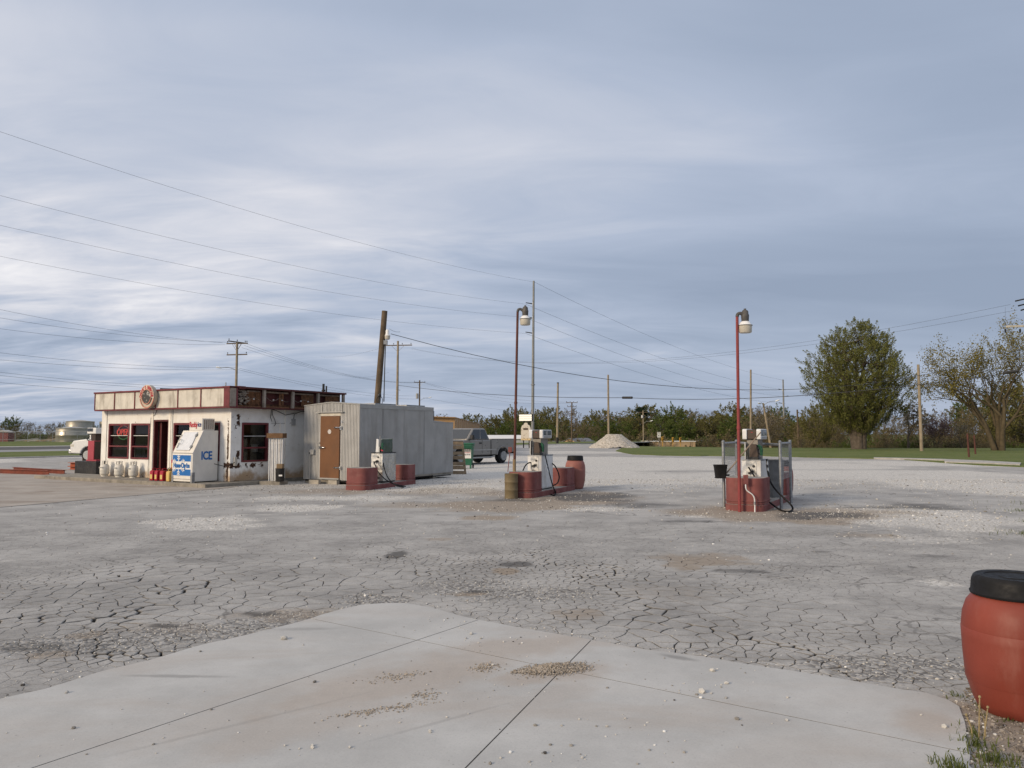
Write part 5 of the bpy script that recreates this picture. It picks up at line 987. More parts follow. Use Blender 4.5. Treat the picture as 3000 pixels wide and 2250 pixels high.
    cabm = MB().add(v0, [(0, 3, 2, 1), (4, 5, 6, 7), (0, 1, 5, 4), (1, 2, 6, 5), (2, 3, 7, 6), (3, 0, 4, 7)]).build('cab', paint, o_, bevel=.07, seg=3)
    def face(i, j, k, l, u0, u1, w0, w1, nm, off=.012, u0t=None, u1t=None):
        a, b, c, d = (Vector(v0[q_]) for q_ in (i, j, k, l)); n = (b - a).cross(d - a).normalized(); u0t = u0 if u0t is None else u0t; u1t = u1 if u1t is None else u1t
        def pt(u, v): return (a.lerp(b, u)).lerp(d.lerp(c, u), v) + n * off
        q_ = [pt(u0, w0), pt(u1, w0), pt(u1t, w1), pt(u0t, w1)]; MB().add(q_ + [p_ - n * .02 for p_ in q_], [(0, 1, 2, 3), (4, 7, 6, 5), (0, 4, 5, 1), (1, 5, 6, 2), (2, 6, 7, 3), (3, 7, 4, 0)]).build(nm, M_CARGLASS, cabm, bevel=.004)
    face(1, 2, 6, 5, .07, .93, .10, .90, 'windshield'); face(3, 0, 4, 7, .12, .88, .15, .85, 'rear_window')
    face(0, 1, 5, 4, .46, .93, .08, .88, 'side_window', .012, .47, .95); face(0, 1, 5, 4, .08, .41, .08, .88, 'side_window', .012, .07, .42); face(2, 3, 7, 6, .07, .54, .08, .88, 'side_window'); face(2, 3, 7, 6, .59, .92, .08, .88, 'side_window')
    return o_
M_SILV = M_('pewter car paint', (.215, .207, .195), .35, .25, .05, 2, dirt=(.20, .185, .165), damt=.25, dscale=.8, bump=0, spec=.6); M_WCAR = M_('white car paint', (.74, .73, .70), .25, 0, .04, 2, bump=0, spec=.6)
hd = math.atan2(-.80, -.60); rwp = G(1467, 1357); fw = Vector((math.cos(hd), math.sin(hd), 0)); lf = Vector((-math.sin(hd), math.cos(hd), 0)); org = rwp + Vector((0, .1, 0)) - fw * 1.12 - lf * .83 * (1 if lf.y < 0 else -1)
pickup('grey extended cab pickup parked behind the cooler', (org.x, org.y, 0), hd, M_SILV, M_GREYP, True)
hd2 = math.atan2(.10, -.995); fwh = G(262, 1354); f2 = Vector((math.cos(hd2), math.sin(hd2), 0)); l2_ = Vector((-math.sin(hd2), math.cos(hd2), 0)); sg = 1 if l2_.y < 0 else -1; org = fwh - f2 * 4.78 - l2_ * sg * .83
pickup('white pickup nosing out behind the left pump', (org.x, org.y, 0), hd2, M_WCAR, M_WCAR, False, .10)
# ================================================================== left of the station
lp_ = G(262, 1391); o_ = thing('fuel_pump', 'old red cabinet fuel pump on a black base left of the station', 'fuel pump', (lp_.x, lp_.y + .3, 0), -RD, None); M_REDCAB = M_('pink red enamel', (.36, .055, .075), .45, 0, .1, 4, dirt=(.2, .05, .05), damt=.3)
MB().box(-.75, .75, -.35, .45, -.02, .54).build('base', M_BLACKP, o_, bevel=.01); MB().box(-.26, .45, -.18, .28, .54, .60).build('plinth', M_REDCAB, o_, bevel=.01); MB().box(-.20, .23, -.16, .20, .60, 1.36).build('cabinet', M_REDCAB, o_, bevel=.012); MB().box(.23, .238, -.13, .17, .62, 1.33).build('side_panel', M_BROWNP, o_)
MB().box(-.05, .22, -.10, .18, 1.36, 1.64).build('neck', M_BROWNP, o_); MB().box(-.16, -.08, -.12, 0, 1.37, 1.60).build('nozzle_boot', M_PUMPW, o_, bevel=.01)
hh = MB().box(-.22, .40, -.20, .28, 1.64, 1.88).build('head', M_PUMPW, o_, bevel=.02); MB().box(-.18, .20, -.212, -.198, 1.73, 1.86).build('display', M_CARGLASS, hh)
MB().tube(smooth_path([(-.12, -.1, 1.55), (-.28, -.14, 1.45), (-.26, -.14, 1.38), (-.1, -.12, 1.4)]), .018, 6).build('hose', M_RUBBER, o_)
M_STEELR = M_('red oxide steel', (.19, .045, .025), .7, 0, .25, 2, dirt=(.08, .03, .02), damt=.5); M_ORNG = M_('orange oxide steel', (.36, .085, .035), .65, 0, .15, 3, dirt=(.2, .06, .03), damt=.4)
def ibeam(label, a, b, h, mat, wd=.14):
    a = Vector(a); b = Vector(b); d = b - a; o_ = thing('steel_beam', label, 'steel beam', tuple(a), math.atan2(d.y, d.x), 'steel beams on the apron'); L_ = d.length
    MB().box(0, L_, -wd / 2, wd / 2, 0, .018).build('flange', mat, o_); MB().box(0, L_, -wd / 2, wd / 2, h - .018, h).build('flange', mat, o_); MB().box(0, L_, -.012, .012, .018, h - .018).build('web', mat, o_); return o_
ibeam('red oxide steel beam nearest the camera on the apron', G(-260, 1378, .012), G(143, 1391, .012), .17, M_STEELR); ibeam('red oxide steel beam lying behind the nearer beam', G(40, 1379, .012), G(189, 1388.5, .012), .16, M_STEELR)
ibeam('orange steel beam stub upper of two beside the black pump base', Vector(G(206, 1376)) + Vector((0, 0, .16)), Vector(G(300, 1378)) + Vector((0, 0, .16)), .17, M_ORNG, .3); ibeam('orange steel beam stub lower of two beside the black pump base', G(206, 1376), G(300, 1378), .16, M_ORNG, .3)
bl = G(244, 1353.5); o_ = thing('bollard', 'thin rusty pipe bollard in front of the white pickup', 'bollard', tuple(bl)); MB().cyl((0, 0, -.02), (0, 0, .84), .06, n=12).build('post', M_RUSTY, o_); MB().lathe([(.062, 0), (.05, .02), (0, .03)], 12, (0, 0, .835)).build('cap', M_RUSTY, o_)
# ================================================================== trees
def leaf_mat(name, a, b, hue=True):
    t = NT(name); gi = t.n('ShaderNodeNewGeometry').outputs['Random Per Island']; oi = t.n('ShaderNodeObjectInfo').outputs['Random']
    c = t.mix(gi, a, b); c = t.mix(t.math('MULTIPLY', oi, .45), c, tuple(q * f for q, f in zip(b, (1.05, 1.0, .9)))); t.fin(c, .7, 0, .15)
    tr = t.n('ShaderNodeBsdfTranslucent'); t.l(c, tr.inputs[0]); mx_ = t.n('ShaderNodeMixShader'); mx_.inputs[0].default_value = .3; t.l(t.b.outputs[0], mx_.inputs[1]); t.l(tr.outputs[0], mx_.inputs[2]); t.l(mx_.outputs[0], t.o.inputs['Surface']); return t.m
M_BARK = M_('bark', (.105, .085, .066), .95, 0, .3, 3, bump=.6, bscale=12); M_BARKY = M_('lichened bark', (.085, .066, .038), .95, 0, .3, 3, bump=.6, bscale=12)
def tree_meshes(name, seed, H, W_, stems, trunk_r, crown_z0, nleaf, leaf, lm, bm_, lean=(0, 0), twig=.02, lvls=4, up=.35, ang=38, droop=0.0, outer=.5, jit=.03, tl=(8, 24), low=.45):
    rr = random.Random(seed); nr = np.random.default_rng(seed); tb = MB(); tips = []
    def env(p_):       # crown envelope: how far inside the egg-shaped crown
        zc = (crown_z0 + H) / 2; return ((p_.x - lean[0] * p_.z / H) / (W_ / 2)) ** 2 + ((p_.y - lean[1] * p_.z / H) / (W_ / 2)) ** 2 + ((p_.z - zc) / ((H - crown_z0) / 2 * 1.02)) ** 2
    def grow(p_, d, L_, r_, lv):
        pts = [p_.copy()]; rs = [r_]; n = 5 if lv < 2 else 4; q_ = p_.copy(); dd_ = d.copy()
        for k in range(n):
            dd_ = (dd_ + Vector((rr.uniform(-1, 1), rr.uniform(-1, 1), rr.uniform(-.6, 1))) * .16 + Vector((0, 0, up * .12 - droop * .15 * lv))).normalized(); q_ = q_ + dd_ * (L_ / n); pts.append(q_.copy()); rs.append(r_ * (1 - .55 * (k + 1) / n))
            if lv >= 2: tips.append((q_.copy(), lv))
        tb.tube(pts, rs, 6 if lv < 2 else 4 if lv < 3 else 3, False)
        if lv >= lvls or (env(q_) > 1.15 and lv > 1): return
        nb = rr.choice((4, 5)) if lv < 1 and low < .4 else rr.choice((3, 4)) if lv < 2 else rr.choice((2, 3, 3))
        for k in range(nb):
            lo_ = low if lv < 1 else .45; f = lo_ + (1 - lo_) * (k + 1) / nb; i = min(int(f * n), n); ax = dd_.orthogonal().normalized(); ax.rotate(Matrix.Rotation(rr.uniform(0, 6.283), 3, dd_)); nd = dd_.copy(); nd.rotate(Matrix.Rotation(R(rr.uniform(ang * .45, ang * 1.25)), 3, ax)); grow(pts[i], nd, L_ * rr.uniform(.58, .78), rs[i] * .72, lv + 1)
    for s_ in range(stems):
        a = 6.283 * s_ / stems + rr.random(); tilt = R(tl[0] + (tl[1] - tl[0]) * ((s_ * .618) % 1)) if stems > 1 else R(3); d = Vector((math.cos(a) * math.sin(tilt), math.sin(a) * math.sin(tilt), math.cos(tilt))) + Vector((lean[0] / H, lean[1] / H, 0)) * .7
        grow(Vector((math.cos(a), math.sin(a), 0)) * (trunk_r * .7 if stems > 1 else 0), d.normalized(), H * .34, trunk_r * (1 if stems == 1 else .62), 0)
    me = bpy.data.meshes.new(name + '_trunk'); me.from_pydata(tb.v, [], tb.f); me.materials.append(bm_); me.shade_smooth()
    if nleaf == 0: return me, None
    T = np.array([t_[0][:] for t_ in tips]); inside = np.array([env(t_[0]) for t_ in tips]); T = T[inside < 1.3]
    if len(T) == 0: T = np.array([[0, 0, H * .6]])
    c = T[nr.integers(len(T), size=nleaf)] + nr.normal(0, 1, (nleaf, 3)) * (H * jit); n1 = nr.normal(0, 1, (nleaf, 3)); n1 /= np.linalg.norm(n1, axis=1)[:, None]; n2 = nr.normal(0, 1, (nleaf, 3)); n2 = np.cross(n1, n2); n2 /= np.linalg.norm(n2, axis=1)[:, None]; sz = leaf * nr.uniform(.6, 1.35, (nleaf, 1))
    c[:, 2] = np.maximum(c[:, 2], .3); V = np.stack([c - n1 * sz * .55, c + n2 * sz * .28, c + n1 * sz * .55, c - n2 * sz * .28], 1).reshape(-1, 3); Fq = np.arange(nleaf * 4).reshape(-1, 4)
    ml = bpy.data.meshes.new(name + '_crown'); ml.from_pydata(V.tolist(), [], Fq.tolist()); ml.materials.append(lm); return me, ml
def spray_tree(name, seed, prof, ncl, nl, leaf, lm, bm_, twl=.9, trunk=(.4, 5), notch=None, shell=.45, upd=.9):
    """crown grown as many short leafy twigs filling a radius profile, on spreading limbs"""
    nr = np.random.default_rng(seed); tb = MB(); V = []; zs_ = [p_[0] for p_ in prof]; rs_ = [p_[1] for p_ in prof]; H = zs_[-1]; wgt = np.array(rs_) ** 1.6
    for s_ in range(trunk[1]):
        a = 6.283 * s_ / trunk[1] + nr.random(); z1 = H * nr.uniform(.55, .85); r1 = np.interp(z1, zs_, rs_) * nr.uniform(.2, .75); b0 = trunk[0] * .6 if trunk[1] > 1 else 0
        pts = [(math.cos(a) * (b0 + (r1 - b0) * (k / 6) ** 1.5) + nr.normal(0, .06) * k * H / 60, math.sin(a) * (b0 + (r1 - b0) * (k / 6) ** 1.5) + nr.normal(0, .06) * k * H / 60, z1 * k / 6) for k in range(7)]; tb.tube(pts, [trunk[0] * (.62 if trunk[1] > 1 else 1) * (1 - .13 * k) for k in range(7)], 7, False)
        for k in range(2, 7):
            for j in range(3):
                aa = nr.random() * 6.283; zz_ = min(H * .97, pts[k][2] + H * nr.uniform(.05, .22)); rr_ = np.interp(zz_, zs_, rs_) * nr.uniform(.5, .95); e = (math.cos(aa) * rr_, math.sin(aa) * rr_, zz_); m = [(p_ + q_) / 2 for p_, q_ in zip(pts[k], e)]; m[2] -= H * .01; tb.tube([pts[k], m, e], [trunk[0] * .16, trunk[0] * .10, trunk[0] * .03], 4, False)
    zc = np.interp(nr.random(ncl), np.cumsum(wgt) / wgt.sum(), zs_); a = nr.random(ncl) * 6.283; rf = (shell + (1 - shell) * nr.random(ncl)) ** .7 * nr.uniform(.75, 1.0, ncl); clump = nr.normal(0, 1, (ncl, 3))
    lob = 1 + .16 * np.sin(3 * a + zc * .8 + seed) + .10 * np.sin(5 * a - zc * 1.3); rc = np.interp(zc, zs_, rs_) * rf * lob; C = np.stack([np.cos(a) * rc, np.sin(a) * rc, zc], 1)
    if notch is not None: C = C[~((np.abs(C[:, 0] - notch[0]) < notch[1]) & (C[:, 2] > notch[2]))]
    D_ = np.stack([C[:, 0], C[:, 1], np.full(len(C), 0.)], 1) / max(rs_); D_[:, 2] = upd; D_ += nr.normal(0, .35, D_.shape); D_ /= np.linalg.norm(D_, axis=1)[:, None]; Lw = twl * nr.uniform(.6, 1.3, (len(C), 1))
    for c_, d_, l_ in zip(C, D_, Lw): tb.tube([c_ - d_ * l_ * .4, c_ + d_ * l_ * .9], [.018 * twl, .006 * twl], 3, False)
    t_ = nr.random((len(C), nl, 1)) ** .8; c = (C[:, None, :] + D_[:, None, :] * Lw[:, None, :] * t_ + nr.normal(0, 1, (len(C), nl, 3)) * twl * .19 * (1.15 - t_)).reshape(-1, 3); n_ = len(c)
    n1 = nr.normal(0, 1, (n_, 3)); n1 /= np.linalg.norm(n1, axis=1)[:, None]; n2 = np.cross(n1, nr.normal(0, 1, (n_, 3))); n2 /= np.linalg.norm(n2, axis=1)[:, None]; sz = leaf * nr.uniform(.6, 1.35, (n_, 1))
    Vv = np.stack([c - n1 * sz * .55, c + n2 * sz * .3, c + n1 * sz * .55, c - n2 * sz * .3], 1).reshape(-1, 3); Vv[:, 2] = np.maximum(Vv[:, 2], .1)
    me = bpy.data.meshes.new(name + '_trunk'); me.from_pydata(tb.v, [], tb.f); me.materials.append(bm_); me.shade_smooth(); ml = bpy.data.meshes.new(name + '_crown'); ml.from_pydata(Vv.tolist(), [], np.arange(n_ * 4).reshape(-1, 4).tolist()); ml.materials.append(lm); return me, ml
def put_tree(name, label, cat, meshes, loc, s=1.0, rz=0.0, group=None, sw=None):
    o_ = thing(name, label, cat, loc, rz, group); sw = s if sw is None else sw; o_.scale = (sw, sw, s); link('trunk', meshes[0], o_)
    if meshes[1]: link('crown', meshes[1], o_)
    return o_
L_GREEN = leaf_mat('spring leaves', (.088, .104, .028), (.19, .195, .060)); L_OLIVE = leaf_mat('olive leaves', (.095, .094, .030), (.180, .166, .060)); L_BROWN = leaf_mat('budding twigs', (.115, .092, .050), (.20, .165, .088)); L_YEL = leaf_mat('yellow green buds', (.135, .115, .022), (.24, .20, .055)); L_DKGR = leaf_mat('dark needles', (.016, .030, .016), (.035, .055, .025)); L_PURP = leaf_mat('redbud blossom', (.10, .065, .07), (.165, .115, .115)); L_GREY = leaf_mat('grey catkins', (.12, .105, .08), (.21, .185, .145)); L_FRESH = leaf_mat('fresh leaves', (.060, .088, .020), (.125, .155, .040))
# the big multi-stem maple on the lawn, and the leaning half-bare tree
bt = G(2523, 1317); put_tree('maple_tree', 'big multi-stem tree in fresh leaf on the lawn', 'tree', spray_tree('maple', 5, [(1.7, 1.2), (2.7, 3.0), (3.9, 4.2), (5.5, 5.3), (7.5, 5.55), (9.2, 4.9), (10.6, 3.9), (11.7, 3.2), (12.6, 1.7), (13.0, .6)], 3000, 44, .115, L_GREEN, M_BARK, .8, (.62, 7), (-1.1, .45, 10.4), .3, 1.1), (bt.x, bt.y + .5, .0))
rt = G(2926, 1321); put_tree('half_bare_tree', 'leaning tree with sparse yellow buds at the right edge of the lawn', 'tree', tree_meshes('halfbare', 23, 12.3, 12.5, 3, .40, 2.0, 15000, .135, L_YEL, M_BARKY, (-1.6, 0), ang=46, up=.4, lvls=5, jit=.014, tl=(4, 26), low=.3), (rt.x, rt.y, 0), 1.18)
RND = [(.6, 1.6), (1.8, 2.9), (3.4, 3.9), (5.2, 4.3), (6.9, 3.9), (8.3, 2.9), (9.3, 1.7), (10, .5)]; TALL = [(.6, 1.3), (2, 2.4), (4, 3.1), (6, 3.4), (7.6, 3.0), (8.9, 2.1), (10, .5)]
PROTO = {'olive': [spray_tree('olive', 31, RND, 300, 42, .25, L_OLIVE, M_BARK, 1.3, (.22, 2)), spray_tree('oliveb', 32, TALL, 280, 42, .25, L_OLIVE, M_BARK, 1.3, (.24, 1))],
         'green': [spray_tree('green', 33, RND, 310, 42, .25, L_FRESH, M_BARK, 1.2, (.22, 2)), spray_tree('greenb', 36, TALL, 290, 42, .25, L_FRESH, M_BARK, 1.2, (.22, 3))],
         'brown': [spray_tree('brown', 34, RND, 280, 30, .20, L_BROWN, M_BARK, 1.5, (.22, 3)), spray_tree('brownb', 37, TALL, 270, 30, .20, L_BROWN, M_BARK, 1.5, (.2, 2))],
         'bare': [tree_meshes('bare', 35, 10, 9, 2, .22, 1.5, 500, .35, L_GREY, M_BARK, lvls=5, ang=32), tree_meshes('bareb', 38, 10, 8, 1, .24, 2.0, 700, .4, L_GREY, M_BARK, lvls=5, ang=36)],
         'purple': [tree_meshes('redbud', 39, 10, 9, 4, .18, 1.5, 1500, .35, L_PURP, M_BARK, lvls=4, ang=42)],
         'bush': [spray_tree('bush', 40, [(.1, 2.4), (1, 3), (2.2, 2.7), (3.3, 1.7), (4, .5)], 150, 32, .22, L_FRESH, M_BARK, .9, (.10, 4)), spray_tree('bushb', 41, [(.1, 2.4), (1, 3), (2.2, 2.7), (3.3, 1.7), (4, .5)], 150, 30, .20, L_BROWN, M_BARK, 1.0, (.10, 4))]}
def conifer(seed):
    rr = random.Random(seed); tb = MB(); tb.tube([(0, 0, 0), (.1, 0, 5), (0, 0, 10)], [.25, .18, .04], 6); vs_ = []; fs = []; nr = np.random.default_rng(seed)
    for k in range(26):
        z = 2.5 + 7.4 * k / 26; a = rr.random() * 6.28; L_ = (3.6 * (1 - (z - 2.5) / 8.6) + .4) * rr.uniform(.6, 1.1); e = Vector((math.cos(a) * L_, math.sin(a) * L_, z + .12 * L_)); tb.tube([(0, 0, z), e], [.05, .015], 4, False)
        for j in range(70):
            c = Vector((0, 0, z)).lerp(e, rr.uniform(.25, 1.05)) + Vector((rr.gauss(0, .25), rr.gauss(0, .25), rr.gauss(0, .10))); b = len(vs_); q_ = Vector((rr.gauss(0, 1), rr.gauss(0, 1), rr.gauss(0, .4))).normalized() * .3; w_ = q_.orthogonal().normalized() * .14; vs_ += [c - q_, c + w_, c + q_, c - w_]; fs.append((b, b + 1, b + 2, b + 3))
    me = bpy.data.meshes.new('pine_trunk'); me.from_pydata(tb.v, [], tb.f); me.materials.append(M_BARK); ml = bpy.data.meshes.new('pine_crown'); ml.from_pydata([tuple(v_) for v_ in vs_], [], fs); ml.materials.append(L_DKGR); return me, ml
PROTO['pine'] = [conifer(3)]
LOOK = {'olive': 'olive green tree', 'green': 'bright green tree', 'brown': 'brownish budding tree', 'bare': 'bare grey tree', 'purple': 'purple blossoming tree', 'bush': 'low bush', 'pine': 'dark pine tree'}
def near_word(px):
    for a, b, w_ in ((-900, 120, 'behind the chain link fence at the far left'), (120, 320, 'behind the storage tanks'), (320, 1340, 'above the cooler roof'), (1340, 1440, 'above the grey pickup cab'), (1440, 1530, 'above the grey pickup bed'), (1530, 1600, 'behind the reader board sign'), (1600, 1735, 'behind the peach gabled house'), (1735, 1885, 'behind the gravel pile'), (1885, 2050, 'behind the tan flat building'), (2050, 2170, 'left of the red lamp post'), (2170, 2350, 'between the red lamp post and the big maple'), (2350, 2690, 'behind the big maple'), (2690, 2850, 'between the bare lawn pole and the leaning tree'), (2850, 3900, 'behind the leaning yellow tree')):
        if a <= px < b: return w_
LAB = {}
def far_tree(kind, px, top, d, wf=1.0, base=None, z0=None):
    g = P(px, 1300, d); z_ = gz(g.x, g.y) if z0 is None else z0; ht = P(px, top, d).z - z_; m = random.choice(PROTO[kind]); nat = 4 if kind == 'bush' else 10; s = ht / nat / (1.0 if kind in ('bush', 'pine') else .97)
    LAB.setdefault((kind, near_word(px)), []).append((px, put_tree(kind + '_tree' if kind != 'bush' else 'bush', None, 'bush' if kind == 'bush' else 'tree', m, (g.x, d, z_ - .1), s, random.random() * 6.28, 'bushes in the far tree line' if kind == 'bush' else 'trees of the far tree line', s * wf)))
TOP = ([-300, 0, 60, 110, 200, 300, 1290, 1350, 1400, 1450, 1500, 1560, 1620, 1680, 1720, 1760, 1810, 1860, 1900, 1950, 2000, 2060, 2110, 2160, 2210, 2260, 2310, 2360, 2420], [1226, 1226, 1224, 1228, 1238, 1246, 1220, 1222, 1216, 1214, 1208, 1200, 1206, 1214, 1222, 1202, 1196, 1198, 1190, 1198, 1194, 1202, 1196, 1194, 1206, 1196, 1214, 1216, 1205])
random.seed(11); px = 1345
while px < 2440:
    far_tree(random.choice(('olive', 'olive', 'green', 'brown', 'brown', 'olive')), px + random.uniform(-8, 8), np.interp(px, *TOP) + random.choice((-6, 0, 6, 14, 20)) + random.uniform(-3, 3), random.uniform(195, 235), random.uniform(.9, 1.2)); px += random.uniform(26, 40)
px = 1350
while px < 2450:
    far_tree(random.choice(('green', 'olive', 'brown', 'brown')), px, np.interp(px, *TOP) + random.uniform(18, 40), random.uniform(165, 190), random.uniform(1.1, 1.5)); px += random.uniform(36, 56)
px = 1345
while px < 2460:
    far_tree('bush', px, random.uniform(1268, 1284), random.uniform(150, 165) if px < 2150 else random.uniform(118, 140), random.uniform(1.0, 1.4)); px += random.uniform(28, 46)
far_tree('pine', 1882, 1190, 190, 1.3); far_tree('bare', 1280, 1186, 150); far_tree('bare', 1560, 1195, 215); far_tree('bare', 2265, 1186, 120, 1.1); far_tree('brown', 2235, 1200, 112, 1.0); far_tree('bare', 2020, 1190, 200); far_tree('olive', 2395, 1185, 96, .8)
for k, px_, tp, d in (('bare', 2660, 1150, 92), ('purple', 2742, 1195, 95), ('bare', 2690, 1175, 110), ('brown', 2800, 1200, 104), ('purple', 2780, 1215, 110), ('brown', 2880, 1190, 118), ('green', 2860, 1160, 150), ('olive', 2985, 1128, 100), ('olive', 3040, 1110, 104), ('brown', 2950, 1200, 112), ('bare', 2820, 1220, 90), ('brown', 2640, 1230, 110), ('brown', 2440, 1230, 105), ('brown', 2600, 1225, 104), ('brown', 2370, 1230, 108), ('green', 2560, 1240, 115), ('brown', 2700, 1235, 106), ('brown', 3050, 1210, 108)): far_tree(k, px_, tp, d, 1.0, z0=gz(P(px_, 1300, d).x, d))
px = 2350
while px < 3150:
    far_tree('bush', px, random.uniform(1278, 1296), random.uniform(90, 100), random.uniform(1.0, 1.5), z0=-.6); px += random.uniform(24, 40)
for k, px_, tp, d in (('green', 32, 1222, 225), ('olive', -30, 1224, 230), ('bare', 88, 1223, 225), ('bare', 128, 1231, 235), ('brown', 60, 1240, 220), ('bare', 168, 1228, 240), ('brown', 150, 1246, 215), ('olive', 190, 1243, 230), ('green', 285, 1245, 235), ('brown', 105, 1250, 205), ('brown', 10, 1246, 205), ('green', -90, 1228, 220), ('brown', 240, 1250, 240), ('brown', -150, 1236, 220), ('olive', 330, 1250, 240)): far_tree(k, px_, tp, d, 1.1)
px = -120
while px < 300: far_tree('bush', px, random.uniform(1262, 1270), random.uniform(190, 205), 1.3); px += random.uniform(20, 34)
ORD = ['first', 'second', 'third', 'fourth', 'fifth', 'sixth', 'seventh', 'eighth', 'ninth', 'tenth', 'eleventh', 'twelfth', 'thirteenth', 'fourteenth', 'fifteenth', 'sixteenth', 'seventeenth', 'eighteenth', 'nineteenth', 'twentieth', 'twenty-first', 'twenty-second', 'twenty-third', 'twenty-fourth']
for (kind, wd), L_ in LAB.items():
    L_.sort(key=lambda t_: t_[0])
    for k, (_, o_) in enumerate(L_): o_['label'] = (LOOK[kind] + ' ' + wd) if len(L_) == 1 else (ORD[min(k, 23)] + ' ' + LOOK[kind] + ' from the left ' + wd)
# ================================================================== poles and lines
def pole(label, px, top, d, r0, r1, mat, lean=0.0, z0=None, name='utility_pole', base_px=None):
    t_ = P(px, top, d); bx = t_.x if base_px is None else P(base_px, 1300, d).x; z_ = (gz(bx, d) - .1) if z0 is None else z0; o_ = thing(name, label, 'pole', (bx, d, z_)); v_ = Vector((t_.x - bx, 0, t_.z - z_)); MB().tube([(0, 0, 0), v_ * .5, v_], [r0, (r0 + r1) / 2, r1], 12).build('shaft', mat, o_); return o_, v_
def crossarm(o_, at, half, ang, mat=M_WOODD, braces=True, pins=3, sz=.06, insm=None):
    M0 = Tm(*at) @ Rz(ang); a = MB().box(-half, half, -.045, .045, -sz, sz, M0).build('crossarm', mat, o_, bevel=.008)
    if braces:
        for s_ in (-1, 1): MB().cyl(M0 @ Vector((s_ * half * .45, -.06, -.04)), M0 @ Vector((s_ * .1, -.06, -.75)), .02, n=6).build('brace', M_GALV, a)
    for k in range(pins):
        x = -half * .92 + 2 * half * .92 * k / max(1, pins - 1); MB().lathe([(.02, 0), (.02, .10), (.05, .11), (.06, .15), (.05, .2), (.03, .22), (0, .23)], 8, M=M0 @ Tm(x, 0, sz)).build('insulator', insm or M_BLACKP, a)
    return a
def cobra(o_, at, vec, drop=.0):
    at = Vector(at); v_ = Vector(vec); a = MB().tube(smooth_path([at, at + v_ * .5 + Vector((0, 0, .18)), at + v_]), .035, 6).build('lamp_arm', M_GALV, o_); n = v_.normalized(); e = at + v_
    MB().lathe([(0, -.35), (.08, -.3), (.14, -.1), (.13, .15), (.06, .3), (0, .33)], 12, M=Matrix.Translation(e + n * .25) @ n.to_track_quat('Z', 'Y').to_matrix().to_4x4() @ Matrix.Diagonal((1, .6, 1, 1))).build('lamp_head', M_LAMPW, a)
M_STEELP = M_('weathered steel pole', (.23, .235, .23), .6, .25, .12, .8, bump=.05)
q_, v_ = pole('pale wooden utility pole with two crossarms behind the station roof', 695, 1001, 85, .17, .12, M_WOODP, base_px=688)
for ang, z in ((R(-8), -.1), (R(62), .05)): crossarm(q_, v_ + Vector((0, 0, z - .1)), 1.25, ang)
crossarm(q_, v_ + Vector((0, 0, -1.45)), 1.25, R(-12), braces=False); cobra(q_, v_ + Vector((0, 0, -3.2)), (-1.6, -.3, .25))
q_, v_ = pole('pale wooden utility pole with one long crossarm behind the cooler', 1166, 999, 97, .18, .13, M_WOODP, base_px=1162); crossarm(q_, v_ + Vector((0, 0, -.55)), 1.85, R(-8), pins=4)
MB().tube([v_ + Vector((-.2, 0, -6.2)), v_ + Vector((.35, 0, -6.25))], .03, 6).build('bracket', M_BLACKP, q_)
q_, v_ = pole('distant brown utility pole with transformer and street lamp', 1229.5, 1114, 150, .17, .13, M_WOODD, base_px=1228); crossarm(q_, v_ + Vector((0, 0, -.4)), 1.1, R(5), pins=3); MB().cyl(v_ + Vector((-.45, -.1, -3.6)), v_ + Vector((-.45, -.1, -2.6)), .26, n=14).build('transformer', M_GREYP, q_); cobra(q_, v_ + Vector((0, 0, -4.0)), (1.9, -.4, .55))
sp_, v_ = pole('tall grey steel transmission pole behind the middle pump', 1563.5, 823, 93, .20, .12, M_STEELP, base_px=1560); SPV = v_; SPB = sp_.location.copy()
MB().cyl(v_ * .375, v_ * .38, .26, n=12).build('flange', M_STEELP, sp_)
for k, py in enumerate((890, 932, 976)):
    z = P(1563, py, 93).z - SPB.z; sgn = -1; MB().box(-.14, .0, -.08, .08, z - .18, z + .18, Tm(v_.x * z / v_.z, 0, 0)).build('bracket', M_LAMPW, sp_); MB().tube([(v_.x * z / v_.z - .12, 0, z), (v_.x * z / v_.z - .95, -.1, z + .12)], [.07, .05], 8).build('insulator', M_BLACKP, sp_)
q_, v_ = pole('bare wooden pole with a black cap right of the middle pump', 1634.5, 1123, 125, .19, .15, M_WOODP, base_px=1632.5); MB().cyl(v_, v_ + Vector((0, 0, .15)), .18, n=10).build('cap', M_BLACKP, q_); MB().cyl((0, 0, 0), (0, 0, .9 + 0.3), .24, n=10).build('butt_wrap', M_BLACKP, q_)
q_, v_ = pole('brown wooden pole with many crossarms behind the peach house', 1675.5, 1178, 140, .16, .12, M_WOODD, base_px=1674.5)
for z, h in ((-.1, 1.05), (-.85, .85), (-1.75, .9), (-2.05, .9), (-2.35, .85)): crossarm(q_, v_ + Vector((0, 0, z)), h, R(random.uniform(-10, 10)), braces=False, pins=4 if z > -1 else 2, sz=.05)
pole('bare bleached wooden pole standing behind the gravel pile', 1781.5, 1098, 115, .17, .13, M_WOODP, base_px=1783.5)
q_, v_ = pole('distant utility pole with white transformer near the tan flat building', 1884, 1202, 150, .13, .10, M_WOODP); crossarm(q_, v_ + Vector((0, 0, -.4)), .9, R(4), braces=False); MB().cyl(v_ + Vector((-.22, -.15, -1.5)), v_ + Vector((-.22, -.15, -1.0)), .17, n=12).build('transformer', M_PUMPW, q_); cobra(q_, v_ + Vector((0, 0, -2.6)), (1.3, -.4, .45))
